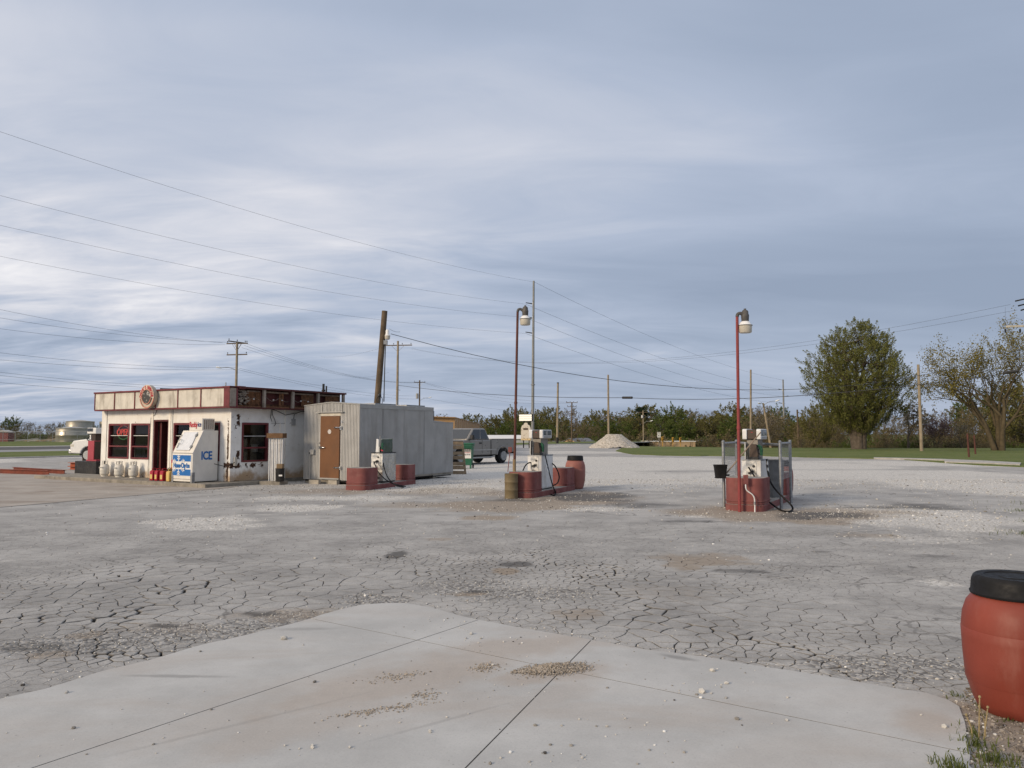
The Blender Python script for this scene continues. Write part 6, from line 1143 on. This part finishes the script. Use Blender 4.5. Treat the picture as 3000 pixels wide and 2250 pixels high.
q_, v_ = pole('small far utility pole with transformer right of the yellow signals', 2066, 1233, 190, .11, .09, M_WOODP); crossarm(q_, v_ + Vector((0, 0, -.1)), .9, 0, braces=False, pins=2); MB().cyl(v_ + Vector((.25, 0, -1.4)), v_ + Vector((.25, 0, -.7)), .16, n=10).build('transformer', M_PUMPW, q_)
pole('bare pale wooden pole right behind the red lamp post', 2199.5, 1083, 105, .155, .12, M_WOODP, base_px=2199)
q_, v_ = pole('leaning wooden street lamp pole with two lamp heads', 2236, 1181, 100, .16, .11, M_WOODP, base_px=2260); cobra(q_, v_ + Vector((.05, 0, -.25)), (1.5, -.2, .5)); cobra(q_, v_ + Vector((-.05, 0, -.2)), (-.5, -.5, .1))
s2, v_ = pole('distant grey steel transmission pole left of the big maple', 2294, 1112, 180, .28, .16, M_STEELP); S2 = s2.location.copy(); S2V = v_
for py, sg in ((1142, -1), (1162, 1), (1182, -1)):
    z = P(2294, py, 180).z - S2.z; MB().box(min(0, sg * .25), max(0, sg * .25), -.1, .1, z - .2, z + .2).build('bracket', M_LAMPW, s2); MB().tube([(sg * .2, 0, z), (sg * 1.15, 0, z + .2)], .07, 6).build('insulator', M_BLACKP, s2)
pole('dark topped wooden pole beside the leaning street lamp pole', 2335.5, 1200, 100, .13, .10, M_WOODD, base_px=2340)
pole('bare bleached wooden pole on the lawn between the two big trees', 2690, 1068, 71, .15, .115, M_WOODP, base_px=2699.5, z0=0)
ls_, v_ = pole('leaning dark wooden service pole behind the cooler', 1127, 911, 31, .145, .115, M_WOODD, base_px=1089, z0=-.05); LSB = ls_.location.copy()
z = P(1137, 985, 31).z + .05; c_ = Vector((P(1137, 985, 31).x - LSB.x, -.16, z)); MB().lathe([(.05, .25), (.07, .22), (.075, .06), (.10, .03), (.115, 0)], 14, tuple(c_)).build('lamp_housing', M_LAMPW, ls_); MB().lathe([(.115, 0), (.10, -.14), (.06, -.16), (0, -.165)], 14, tuple(c_)).build('lens', M_LENS, ls_)
MB().tube(smooth_path([c_ + Vector((-.08, .05, -.2)), c_ + Vector((-.1, .03, -1.2)), c_ + Vector((-.12, .03, -2.6)), P(1125, 1155, 30.7) - LSB]), .022, 6).build('service_cable', M_WIRE, ls_); MB().box(-.10, .05, -.1, .05, -.35, -.18, Tm(*(c_ + Vector((-.06, .1, 0))))).build('bracket', M_GALV, ls_)
rp_, v_ = pole('utility pole just outside the right edge carrying a pale crossarm', 3048, 820, 45, .16, .12, M_WOODP, z0=-.05); RPB = rp_.location.copy(); z = P(3000, 955, 45).z + .05; xo = P(3048, 955, 45).x - RPB.x
ca = MB().box(-2.1, .8, -.05, .05, -.06, .06, Tm(xo, -.15, z) @ Ry(R(-1.5))).build('crossarm', M_('bleached crossarm', (.48, .44, .36), .8), rp_, bevel=.008)
for px_ in (2945, 2988): p_ = P(px_, 958, 44.8) - RPB; MB().lathe([(.02, -.1), (.05, -.13), (.06, -.18), (.05, -.24), (.06, -.28), (.03, -.34), (0, -.35)], 8, tuple(p_)).build('insulator', M_BLACKP, ca)
for py in (878, 892, 905): p_ = P(2975 + (py - 878) * .6, py + 4, 45) - RPB; e_ = P(3045, py - 12, 45) - RPB; MB().tube([p_, e_], [.05, .035], 6).build('strain_insulator', M_BLACKP, rp_)
def line(label, a, b, sag, r=.018, name='power_line', n=22):
    a = Vector(a); b = Vector(b); o_ = thing(name, label, 'cable', tuple(a), 0, 'overhead lines'); d = b - a; MB().tube([d * (k / n) - Vector((0, 0, 4 * sag * (k / n) * (1 - k / n))) for k in range(n + 1)], r * .5, 4, False).build('wire', M_WIRE, o_); return o_
for k, (ya, yb, xr, lab) in enumerate(((826, 358, 1562, 'topmost'), (891, 548, 1540, 'second highest'), (930, 637, 1540, 'third highest'), (977, 730, 1540, 'lowest'))):
    dl = (44, 50, 54, 60)[k]; a = P(xr, ya, 93); b = P(0, yb, dl); b2 = a + (b - a) * 1.35; line(lab + ' transmission line from the steel pole to the left edge', a, b2 + Vector((0, 0, .9)), 1.6, .017)
    ye = (1113, 1143, 1160, 1183)[k]; line(lab + ' transmission line running right from the steel pole', P(xr if k else 1565, ya, 93), P(2292 + (-10, 10)[k % 2] * (k > 0), ye, 180), 1.6, .028)
line('twisted service drop from the leaning pole to the right edge', P(1145, 978, 31), P(3046, 1002, 45), 2.55, .024); line('thin messenger wire above the service drop at the leaning pole', P(1140, 963, 31), P(1172, 972, 32), .05, .012)
line('thick telephone cable crossing the whole yard', P(1168, 1129, 97), P(1838, 1165, 70), .45, .045, 'telephone_cable'); c2 = line('thick telephone cable right of the black splice case', P(1838, 1165, 70), P(3046, 1080, 45), .75, .042, 'telephone_cable'); MB().cyl(P(1824, 1165, 70.5) - P(1838, 1165, 70), P(1852, 1165, 69.7) - P(1838, 1165, 70), .11, n=8).build('splice_case', M_BLACKP, c2); p_ = P(1838, 1165, 70); MB().cyl(P(2938, 1093, 46) - p_, P(2984, 1087, 45.6) - p_, .09, n=8).build('splice_case', M_BLACKP, c2)
for lab, a, b, sag in (('uppermost', (652, 1004, 85), (-150, 874, 60), .5), ('second', (672, 1003, 85), (-150, 905, 60), .5), ('third', (660, 1010, 85), (-150, 942, 60), .5), ('fourth', (690, 1077, 85), (-150, 1014, 60), .5), ('fifth', (690, 1083, 85), (-150, 1040, 60), .4), ('sixth', (640, 1134, 85), (-150, 1072, 60), .4), ('seventh', (690, 1142, 85), (-150, 1083, 60), .4), ('eighth', (600, 1148, 85), (-150, 1105, 60), .4)): line(lab + ' wire down from the top left of the station pole', P(*a), P(*b), sag, .02)
for lab, a, b, sag in (('upper', (722, 1007, 85), (1222, 1120, 150), 1.2), ('middle', (716, 1012, 85), (1228, 1121, 150), 1.2), ('lower', (708, 1018, 85), (1234, 1121, 150), 1.2), ('first low', (702, 1079, 85), (1228, 1160, 150), .8), ('second low', (698, 1083, 85), (1226, 1169, 150), .8)): line(lab + ' wire from the station pole right to the transformer pole', P(*a), P(*b), sag, .022)
for lab, a, b, sag in (('upper', (1236, 1118, 150), (1668, 1178, 140), 1.0), ('middle', (1242, 1121, 150), (1672, 1180, 140), 1.5), ('lower', (1240, 1165, 150), (1680, 1215, 140), .6)): line(lab + ' wire from the transformer pole to the many-armed pole', P(*a), P(*b), sag, .024)
for lab, a, b, sag in (('upper', (1206, 1020, 97), (2960, 892, 45), 2.6), ('lower', (1206, 1022, 97), (2980, 908, 45), 2.5)): line(lab + ' thin line from the long crossarm pole to the right edge', P(*a), P(*b), sag, .013)
for lab, a, b, sag in (('upper', (1128, 1016, 97), (940, 1045, 150), .5), ('lower', (1140, 1090, 97), (1000, 1092, 150), .8)): line(lab + ' wire left of the long crossarm pole', P(*a), P(*b), sag, .016)
line('guy wire dropping from the pale crossarm at the right edge', P(2947, 968, 44.8), P(3010, 1110, 45), 0, .012); line('looping jumper wire above the pale crossarm', P(2945, 900, 44.8), P(2946, 950, 44.8), .0, .012); line('black cable just above the splice at the right edge', P(2935, 1076, 46), P(3046, 1062, 45), .05, .018)
# ================================================================== buildings and signs far off
def hbox(name, label, px0, px1, ytop, d, depth, wallm, roofm, rz, zb=None, style='flat', ridge=0.0):
    a = P(px0, 1290, d); b = P(px1, 1290, d); zt = P((px0 + px1) / 2, ytop, d).z; z_ = gz((a.x + b.x) / 2, d) - .2 if zb is None else zb; o_ = thing(name, label, 'building', ((a.x + b.x) / 2, d, z_), rz); w2 = (b.x - a.x) / 2; h = zt - z_; return o_, w2, h
M_TAN = M_('tan siding', (.42, .30, .18), .8, 0, .1, 1, bump=.1); M_PEACH = M_('peach siding', (.52, .36, .22), .8, 0, .08, 1, bump=.1); M_ROOFG = M_('grey shingles', (.20, .20, .21), .9, 0, .2, 3, bump=.3); M_WROOF = M_('white metal roof', (.72, .71, .68), .5, 0, .06, 1); M_GSID = M_('pale grey siding', (.40, .42, .44), .8, 0, .08, 1); M_RIBT = M_('tan ribbed metal', (.33, .205, .095), .6, 0, .08, 1)
o_, w2, h = hbox('house', 'low peach gabled house with grey roof beyond the crest', 1636, 1700, 1285, 150, 8, None, None, -R(32)); w2 = 2.5; h0 = h - 1.1
MB().prism([(-w2, 0), (w2, 0), (w2, h0), (0, h - .02), (-w2, h0)], 0, 8, 'xz').build('wall', M_PEACH, o_, smooth=0); MB().prism([(-w2 - .3, h0 - .12), (0, h), (w2 + .3, h0 - .12), (w2 + .3, h0 - .04), (0, h + .1), (-w2 - .3, h0 - .04)], -.25, 8.2, 'xz').build('roof', M_ROOFG, o_, smooth=0); MB().box(-.2, .2, -.03, 0, h - 1.0, h - .55).build('gable_vent', M_BLACKP, o_)
o_, w2, h = hbox('flat_building', 'long low tan flat-roofed building beyond the lawn', 1901, 2038, 1294, 150, 7, None, None, R(3)); MB().box(-w2, w2, 0, 7, 0, h).build('wall', M_TAN, o_, smooth=0); MB().box(-w2 - .1, w2 + .1, -.1, 7.1, h, h + .12).build('roof', M_WROOF, o_); 
for x in (w2 - .7, w2 - 1.0): MB().box(x, x + .05, -.04, 0, 0, h).build('downpipe', M_BROWNP, o_)
o_, w2, h = hbox('long_shed', 'white roofed grey shed beyond the pickup bed', 1425, 1560, 1276, 132, 8, None, None, 0, -2.2); MB().box(-w2, w2, 0, 8, 0, h - .55).build('wall', M_GSID, o_, smooth=0); MB().prism([(-.3, h - .6), (4, h), (8.3, h - .6), (8.3, h - .52), (4, h + .08), (-.3, h - .52)], -w2 - .2, w2 + .2, 'yz').build('roof', M_WROOF, o_, smooth=0)
tb = thing('metal_building', 'long tan ribbed metal building behind the grey pickup', 'building', (-3.95, 53, -.05)); hz = P(1329, 1224, 53).z + .05
MB().prism([(0, 0), (40, 0), (40, hz), (0, hz)], -9, 0, 'yz').build('wall', M_RIBT, tb, smooth=0); MB().prism([(-9.2, hz + .2), (.06, hz + .0), (.06, hz + .05), (-9.2, hz + .3)], -.3, 40.3, 'xz').build('roof', M_RIBT, tb, smooth=0)
for k in range(16): MB().box(0, .06, 1.2 + k * 2.5, 1.36 + k * 2.5, 0, hz - .03).build('rib', M_PEACH, tb)
sg = thing('roadside_sign', 'white reader board over a yellowed arched sign behind the pump', 'sign', (P(1541, 1300, 88).x, 88, -.1), -R(24)); q = 88 / FPX; zb = P(1541, 1234.5, 88).z + .1; zt = P(1541, 1213, 88).z + .1
rb = MB().box(-.82, .82, -.16, .16, zb, zt).build('reader_board', M_BLACKP, sg, bevel=.02); M_CREAM = emit_mat('cream panel with added glow', (.95, .92, .78), .22); M_CREAM.node_tree.nodes['Principled BSDF'].inputs['Base Color'].default_value = (.8, .78, .68, 1)  # board's brightness put into the cream material as faint emission
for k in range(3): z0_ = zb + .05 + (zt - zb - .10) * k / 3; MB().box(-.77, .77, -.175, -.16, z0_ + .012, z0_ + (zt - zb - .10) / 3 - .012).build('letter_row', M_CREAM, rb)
z0_ = P(1541, 1290, 88).z + .1; z1_ = P(1541, 1238, 88).z + .1; w_ = .60; ap = [(-w_, z0_), (w_, z0_), (w_, z1_ - .7), (w_ * .8, z1_ - .35), (w_ * .45, z1_ - .25), (w_ * .3, z1_ - .05), (0, z1_), (-w_ * .3, z1_ - .05), (-w_ * .45, z1_ - .25), (-w_ * .8, z1_ - .35), (-w_, z1_ - .7)]
fcn = NT('weathered yellow sign'); o = fcn.coord('Object'); sz_ = fcn.sep(o); n = fcn.noise(o, 5, 6, .6); cc = fcn.mix(fcn.rng(sz_[2], .95, 1.35), (.62, .46, .22), (.55, .50, .42)); cc = fcn.mix(fcn.math('MULTIPLY', fcn.rng(n, .57, .62), .7), cc, (.16, .10, .06)); fm = fcn.fin(cc, .7)
an = MB().prism(ap, -.08, .08, 'xz').build('arched_panel', fm, sg, bevel=.015); MB().box(-.3, .3, -.09, -.081, z1_ - .85, z1_ - .62).build('faded_band', M_BROWNP, an)
for x in (-.35, .35): MB().cyl((x, .1, 0), (x, .1, zb + .1), .07, n=8).build('post', M_BLACKP, sg)
s_ = thing('speed_limit_sign', 'white speed limit 45 sign on a post before the trees', 'sign', (P(1931, 1300, 140).x, 140, gz(26, 140))); zt = P(1931, 1266, 140).z - s_.location.z; MB().box(-.30, .30, -.02, .02, zt - .95, zt).build('plate', M_PWHITE, s_); MB().cyl((0, .05, 0), (0, .05, zt - .3), .04, n=6).build('post', M_GALV, s_)
for tx, sz, z in (('SPEED', .16, -.15), ('LIMIT', .16, -.34), ('4', .42, -.66), ('5', .42, -.66)): MB().mesh(text_mesh(tx, sz, .002, .004), Tm({'4': -.13, '5': .13}.get(tx, 0), -.024, zt + z) @ MX).build('lettering', M_BLACKPR, s_, smooth=0)
M_YEL = M_('signal yellow', (.55, .30, .03), .5, 0, .06, 3)
for px_, yt, lab in ((1941, 1279, 'left yellow traffic signal head above the tan flat building'), (1971.5, 1281, 'middle yellow traffic signal head above the tan flat building'), (1993, 1282, 'right yellow traffic signal head above the tan flat building')):
    g = P(px_, yt, 135); s_ = thing('traffic_signal', lab, 'traffic signal', (g.x, 135, gz(g.x, 135)), 0, 'yellow traffic signals'); z = g.z - s_.location.z; MB().box(-.16, .16, -.12, .12, z - .85, z).build('housing', M_YEL, s_, bevel=.02); MB().cyl((.0, .05, 0), (0, .05, z - .8), .05, n=6).build('post', M_YEL, s_)
    for k in range(3): MB().cyl((0, -.2, z - .15 - .27 * k), (0, -.12, z - .15 - .27 * k), .10, n=10).build('visor', M_BLACKP, s_)
# gravel pile
gp = G(1805, 1313); rx, ry, hp_ = 2.75, 2.3, 1.62; nx_ = 64; V = []; Fq = []
for j in range(nx_ + 1):
    for i in range(nx_ + 1):
        u = -1 + 2 * i / nx_; v_ = -1 + 2 * j / nx_; r_ = math.hypot(u, v_ * .95); n = float(fbm(np.array([u * 2.2 + 5]), np.array([v_ * 2.2]), 9, 4)[0]); z = hp_ * max(0, min(.98 + .05 * (n - .5), (1 - r_) * 1.42 + (n - .5) * .42 * (r_ > .2))) - .05 + .03 * random.random(); V.append((u * rx * 1.05, v_ * ry * 1.05, z))
for j in range(nx_):
    for i in range(nx_): a = j * (nx_ + 1) + i; Fq.append((a, a + 1, a + nx_ + 2, a + nx_ + 1))
me = bpy.data.meshes.new('gravel_pile'); me.from_pydata(V, [], Fq); t = NT('piled limestone'); o = t.coord('Object'); vv = t.n('ShaderNodeTexVoronoi'); t.l(o, vv.inputs['Vector']); vv.inputs['Scale'].default_value = 11; cc = t.mix(t.sep(vv.outputs['Color'])[0], (.28, .25, .21), (.60, .555, .49)); t.bump(vv.outputs['Distance'], .8, .05); me.materials.append(t.fin(cc, .95, 0, .2)); me.shade_smooth(); o_ = link('gravel_pile', me); o_.location = (gp.x, gp.y + 1.6, 0); tag(o_, 'large pale limestone gravel pile at the far side of the lot', 'gravel pile')
for px_, b_, t_, lab in ((2839, 1341, 1271, 'taller rusty post nearer on the lawn'), (2858, 1332, 1276, 'rusty post behind its taller neighbour on the lawn')): g = G(px_, b_); o_ = thing('post', lab, 'post', (g.x, g.y, -.02), 0, 'rusty posts on the lawn'); z = P(px_, t_, g.y).z; MB().cyl((0, 0, 0), (-.05, 0, z + .02), .065, .06, 10).build('shaft', M_RUSTPOLE, o_); MB().lathe([(.066, 0), (.05, .02), (0, .03)], 10, (-.05, 0, z + .01)).build('cap', M_RUSTPOLE, o_)
# tanks, fence and yard clutter across the street
M_TANK = M_('galvanised tank', (.42, .39, .33), .38, .7, .1, .6, dirt=(.25, .22, .18), damt=.4, dscale=.6, stretch=3, bump=.03)
for px0, px1, yt, d, lab in ((168.7, 252, 1255, 160, 'low wide steel storage tank nearer the street'), (196.5, 271, 1235, 168, 'tall steel storage tank behind the low one'), (292, 330, 1236, 172, 'steel storage tank mostly hidden by the station')):
    a = P(px0, 1280, d); b = P(px1, 1280, d); r_ = (b.x - a.x) / 2; zt = P(px0, yt, d).z; o_ = thing('storage_tank', lab, 'tank', ((a.x + b.x) / 2, d, -.1), 0, 'steel storage tanks'); MB().lathe([(r_, 0), (r_, zt * .5), (r_ * 1.006, zt * .5 + .03), (r_, zt * .5 + .06), (r_, zt)], 48).build('shell', M_TANK, o_); MB().lathe([(r_ * 1.01, zt), (r_ * 1.02, zt + .10), (r_, zt + .14), (0, zt + .5)], 48).build('roof', M_TANK, o_)
fn = thing('chain_link_fence', 'long chain link fence across the street at the left', 'fence', (-120, 155, 0)); fx_ = np.linspace(-20, 40, 25)
for x in fx_: MB().cyl((x, 0, -.1), (x, 0, 2.05), .05, n=6).build('post', M_GALV, fn)
MB().cyl((-20, 0, 2.03), (40, 0, 2.03), .045, n=6).build('top_rail', M_GALV, fn); MB().cyl((-20, 0, .45), (40, 0, .45), .03, n=6).build('bottom_rail', M_GALV, fn); mb = MB()
for k in range(240):
    x = -20 + k * .25
    mb.tube([(x, 0, 0), (x + 2, 0, 2)], .006, 3, False); mb.tube([(x + 2, 0, 0), (x, 0, 2)], .006, 3, False)
mb.build('chain_link', M_GALV, fn, smooth=0)
o_ = thing('red_shed', 'dark red shed at the far left behind the fence', 'shed', (P(8, 1290, 165).x, 165, -.1)); MB().box(-1.6, 1.1, 0, 2, 0, 2.0).build('wall', M_MAROON, o_); MB().prism([(-1.8, 2.0), (-.25, 2.5), (1.3, 2.0)], -.2, 2.2, 'xz').build('roof', M_GREYP, o_)
random.seed(5)
for k in range(14):
    px_ = 46 + k * 9; d = random.uniform(158, 170); g = P(px_, 1290, d); o_ = thing('lumber', ORD[k] + ' weathered timber from the left in the heap behind the far fence', 'timber', (g.x, d, 0), random.uniform(-.5, .5), 'timbers heaped behind the far fence'); L_ = random.uniform(2, 5); tl = random.uniform(-.2, .5) if k > 8 else random.uniform(-.05, .12); MB().box(0, L_, -.1, .1, 0, .18, Ry(-tl)).build('beam', M_PALLET if k % 2 else M_GREYP, o_)
# ================================================================== weeds in the foreground
M_BLADE = leaf_mat('grass blades', (.06, .085, .022), (.15, .17, .055)); M_DRY = M_('dry stalk', (.32, .25, .13), .8, 0, .2, 10)
def tuft(x, y, n, h, s):
    vs_ = []; fs = []
    for _ in range(n):
        a = rng.random() * 6.28; r_ = abs(rng.normal(0, s)); bx, by = x + r_ * math.cos(a), y + r_ * math.sin(a); l = h * rng.uniform(.4, 1.2); ta = rng.random() * 6.28; lx, ly = math.cos(ta) * l * rng.uniform(.2, .8), math.sin(ta) * l * rng.uniform(.2, .8); w_ = .0022 + .002 * rng.random(); px_, py_ = -math.sin(ta) * w_, math.cos(ta) * w_; b = len(vs_)
        vs_ += [(bx - px_, by - py_, 0), (bx + px_, by + py_, 0), (bx + lx * .45 + px_ * .8, by + ly * .45 + py_ * .8, l * .65), (bx + lx * .45 - px_ * .8, by + ly * .45 - py_ * .8, l * .65), (bx + lx, by + ly, l * .9)]; fs += [(b, b + 1, b + 2, b + 3), (b + 3, b + 2, b + 4)]
    return vs_, fs
vs_, fs = [], []
for (a, b, n, h, s) in ((2860, 2190, 420, .075, .06), (2900, 2235, 600, .08, .09), (2960, 2245, 300, .07, .08), (2805, 2042, 120, .05, .035), (2870, 2075, 90, .05, .03), (2955, 2115, 110, .05, .05), (2990, 2110, 90, .05, .03), (2785, 2260, 260, .11, .05), (2815, 2275, 300, .10, .06), (2920, 2290, 700, .09, .12), (2990, 2300, 300, .08, .1), (2850, 2150, 160, .06, .05), (2985, 1498, 500, .10, .28), (2995, 1565, 500, .10, .22), (3030, 1480, 600, .12, .5), (3010, 1530, 200, .08, .2)):
    g = G(a, b); v1, f1 = tuft(g.x, g.y, int(n * .2), h * .75, s * 1.25); o0 = len(vs_); vs_ += v1; fs += [tuple(i + o0 for i in f) for f in f1]
me = bpy.data.meshes.new('weeds'); me.from_pydata(vs_, [], fs); me.materials.append(M_BLADE); tag(link('weeds', me), kind='stuff')
for k, (px_, py_, h, lab) in enumerate(((2868, 2165, .22, 'tallest dry weed stalk in front of the red barrel'), (2848, 2168, .13, 'short dry weed stalk left of the tallest one'), (2882, 2168, .17, 'bent dry weed stalk right of the tallest one'), (2888, 2160, .16, 'dry weed stalk nearest the red barrel'))):
    g = G(px_, py_); o_ = thing('weed_stalk', lab, 'weed', tuple(g), 0, 'dry weed stalks'); e_ = Vector((random.uniform(-.03, .03), 0, h)); MB().tube([(0, 0, -.01), e_ * .5 + Vector((.012 * (k % 2), 0, 0)), e_], [.004, .0035, .003], 5).build('stem', M_DRY, o_); MB().lathe([(0, -.008), (.007, 0), (.006, .008), (0, .011)], 8, tuple(e_)).build('seed_head', M_DRY, o_)
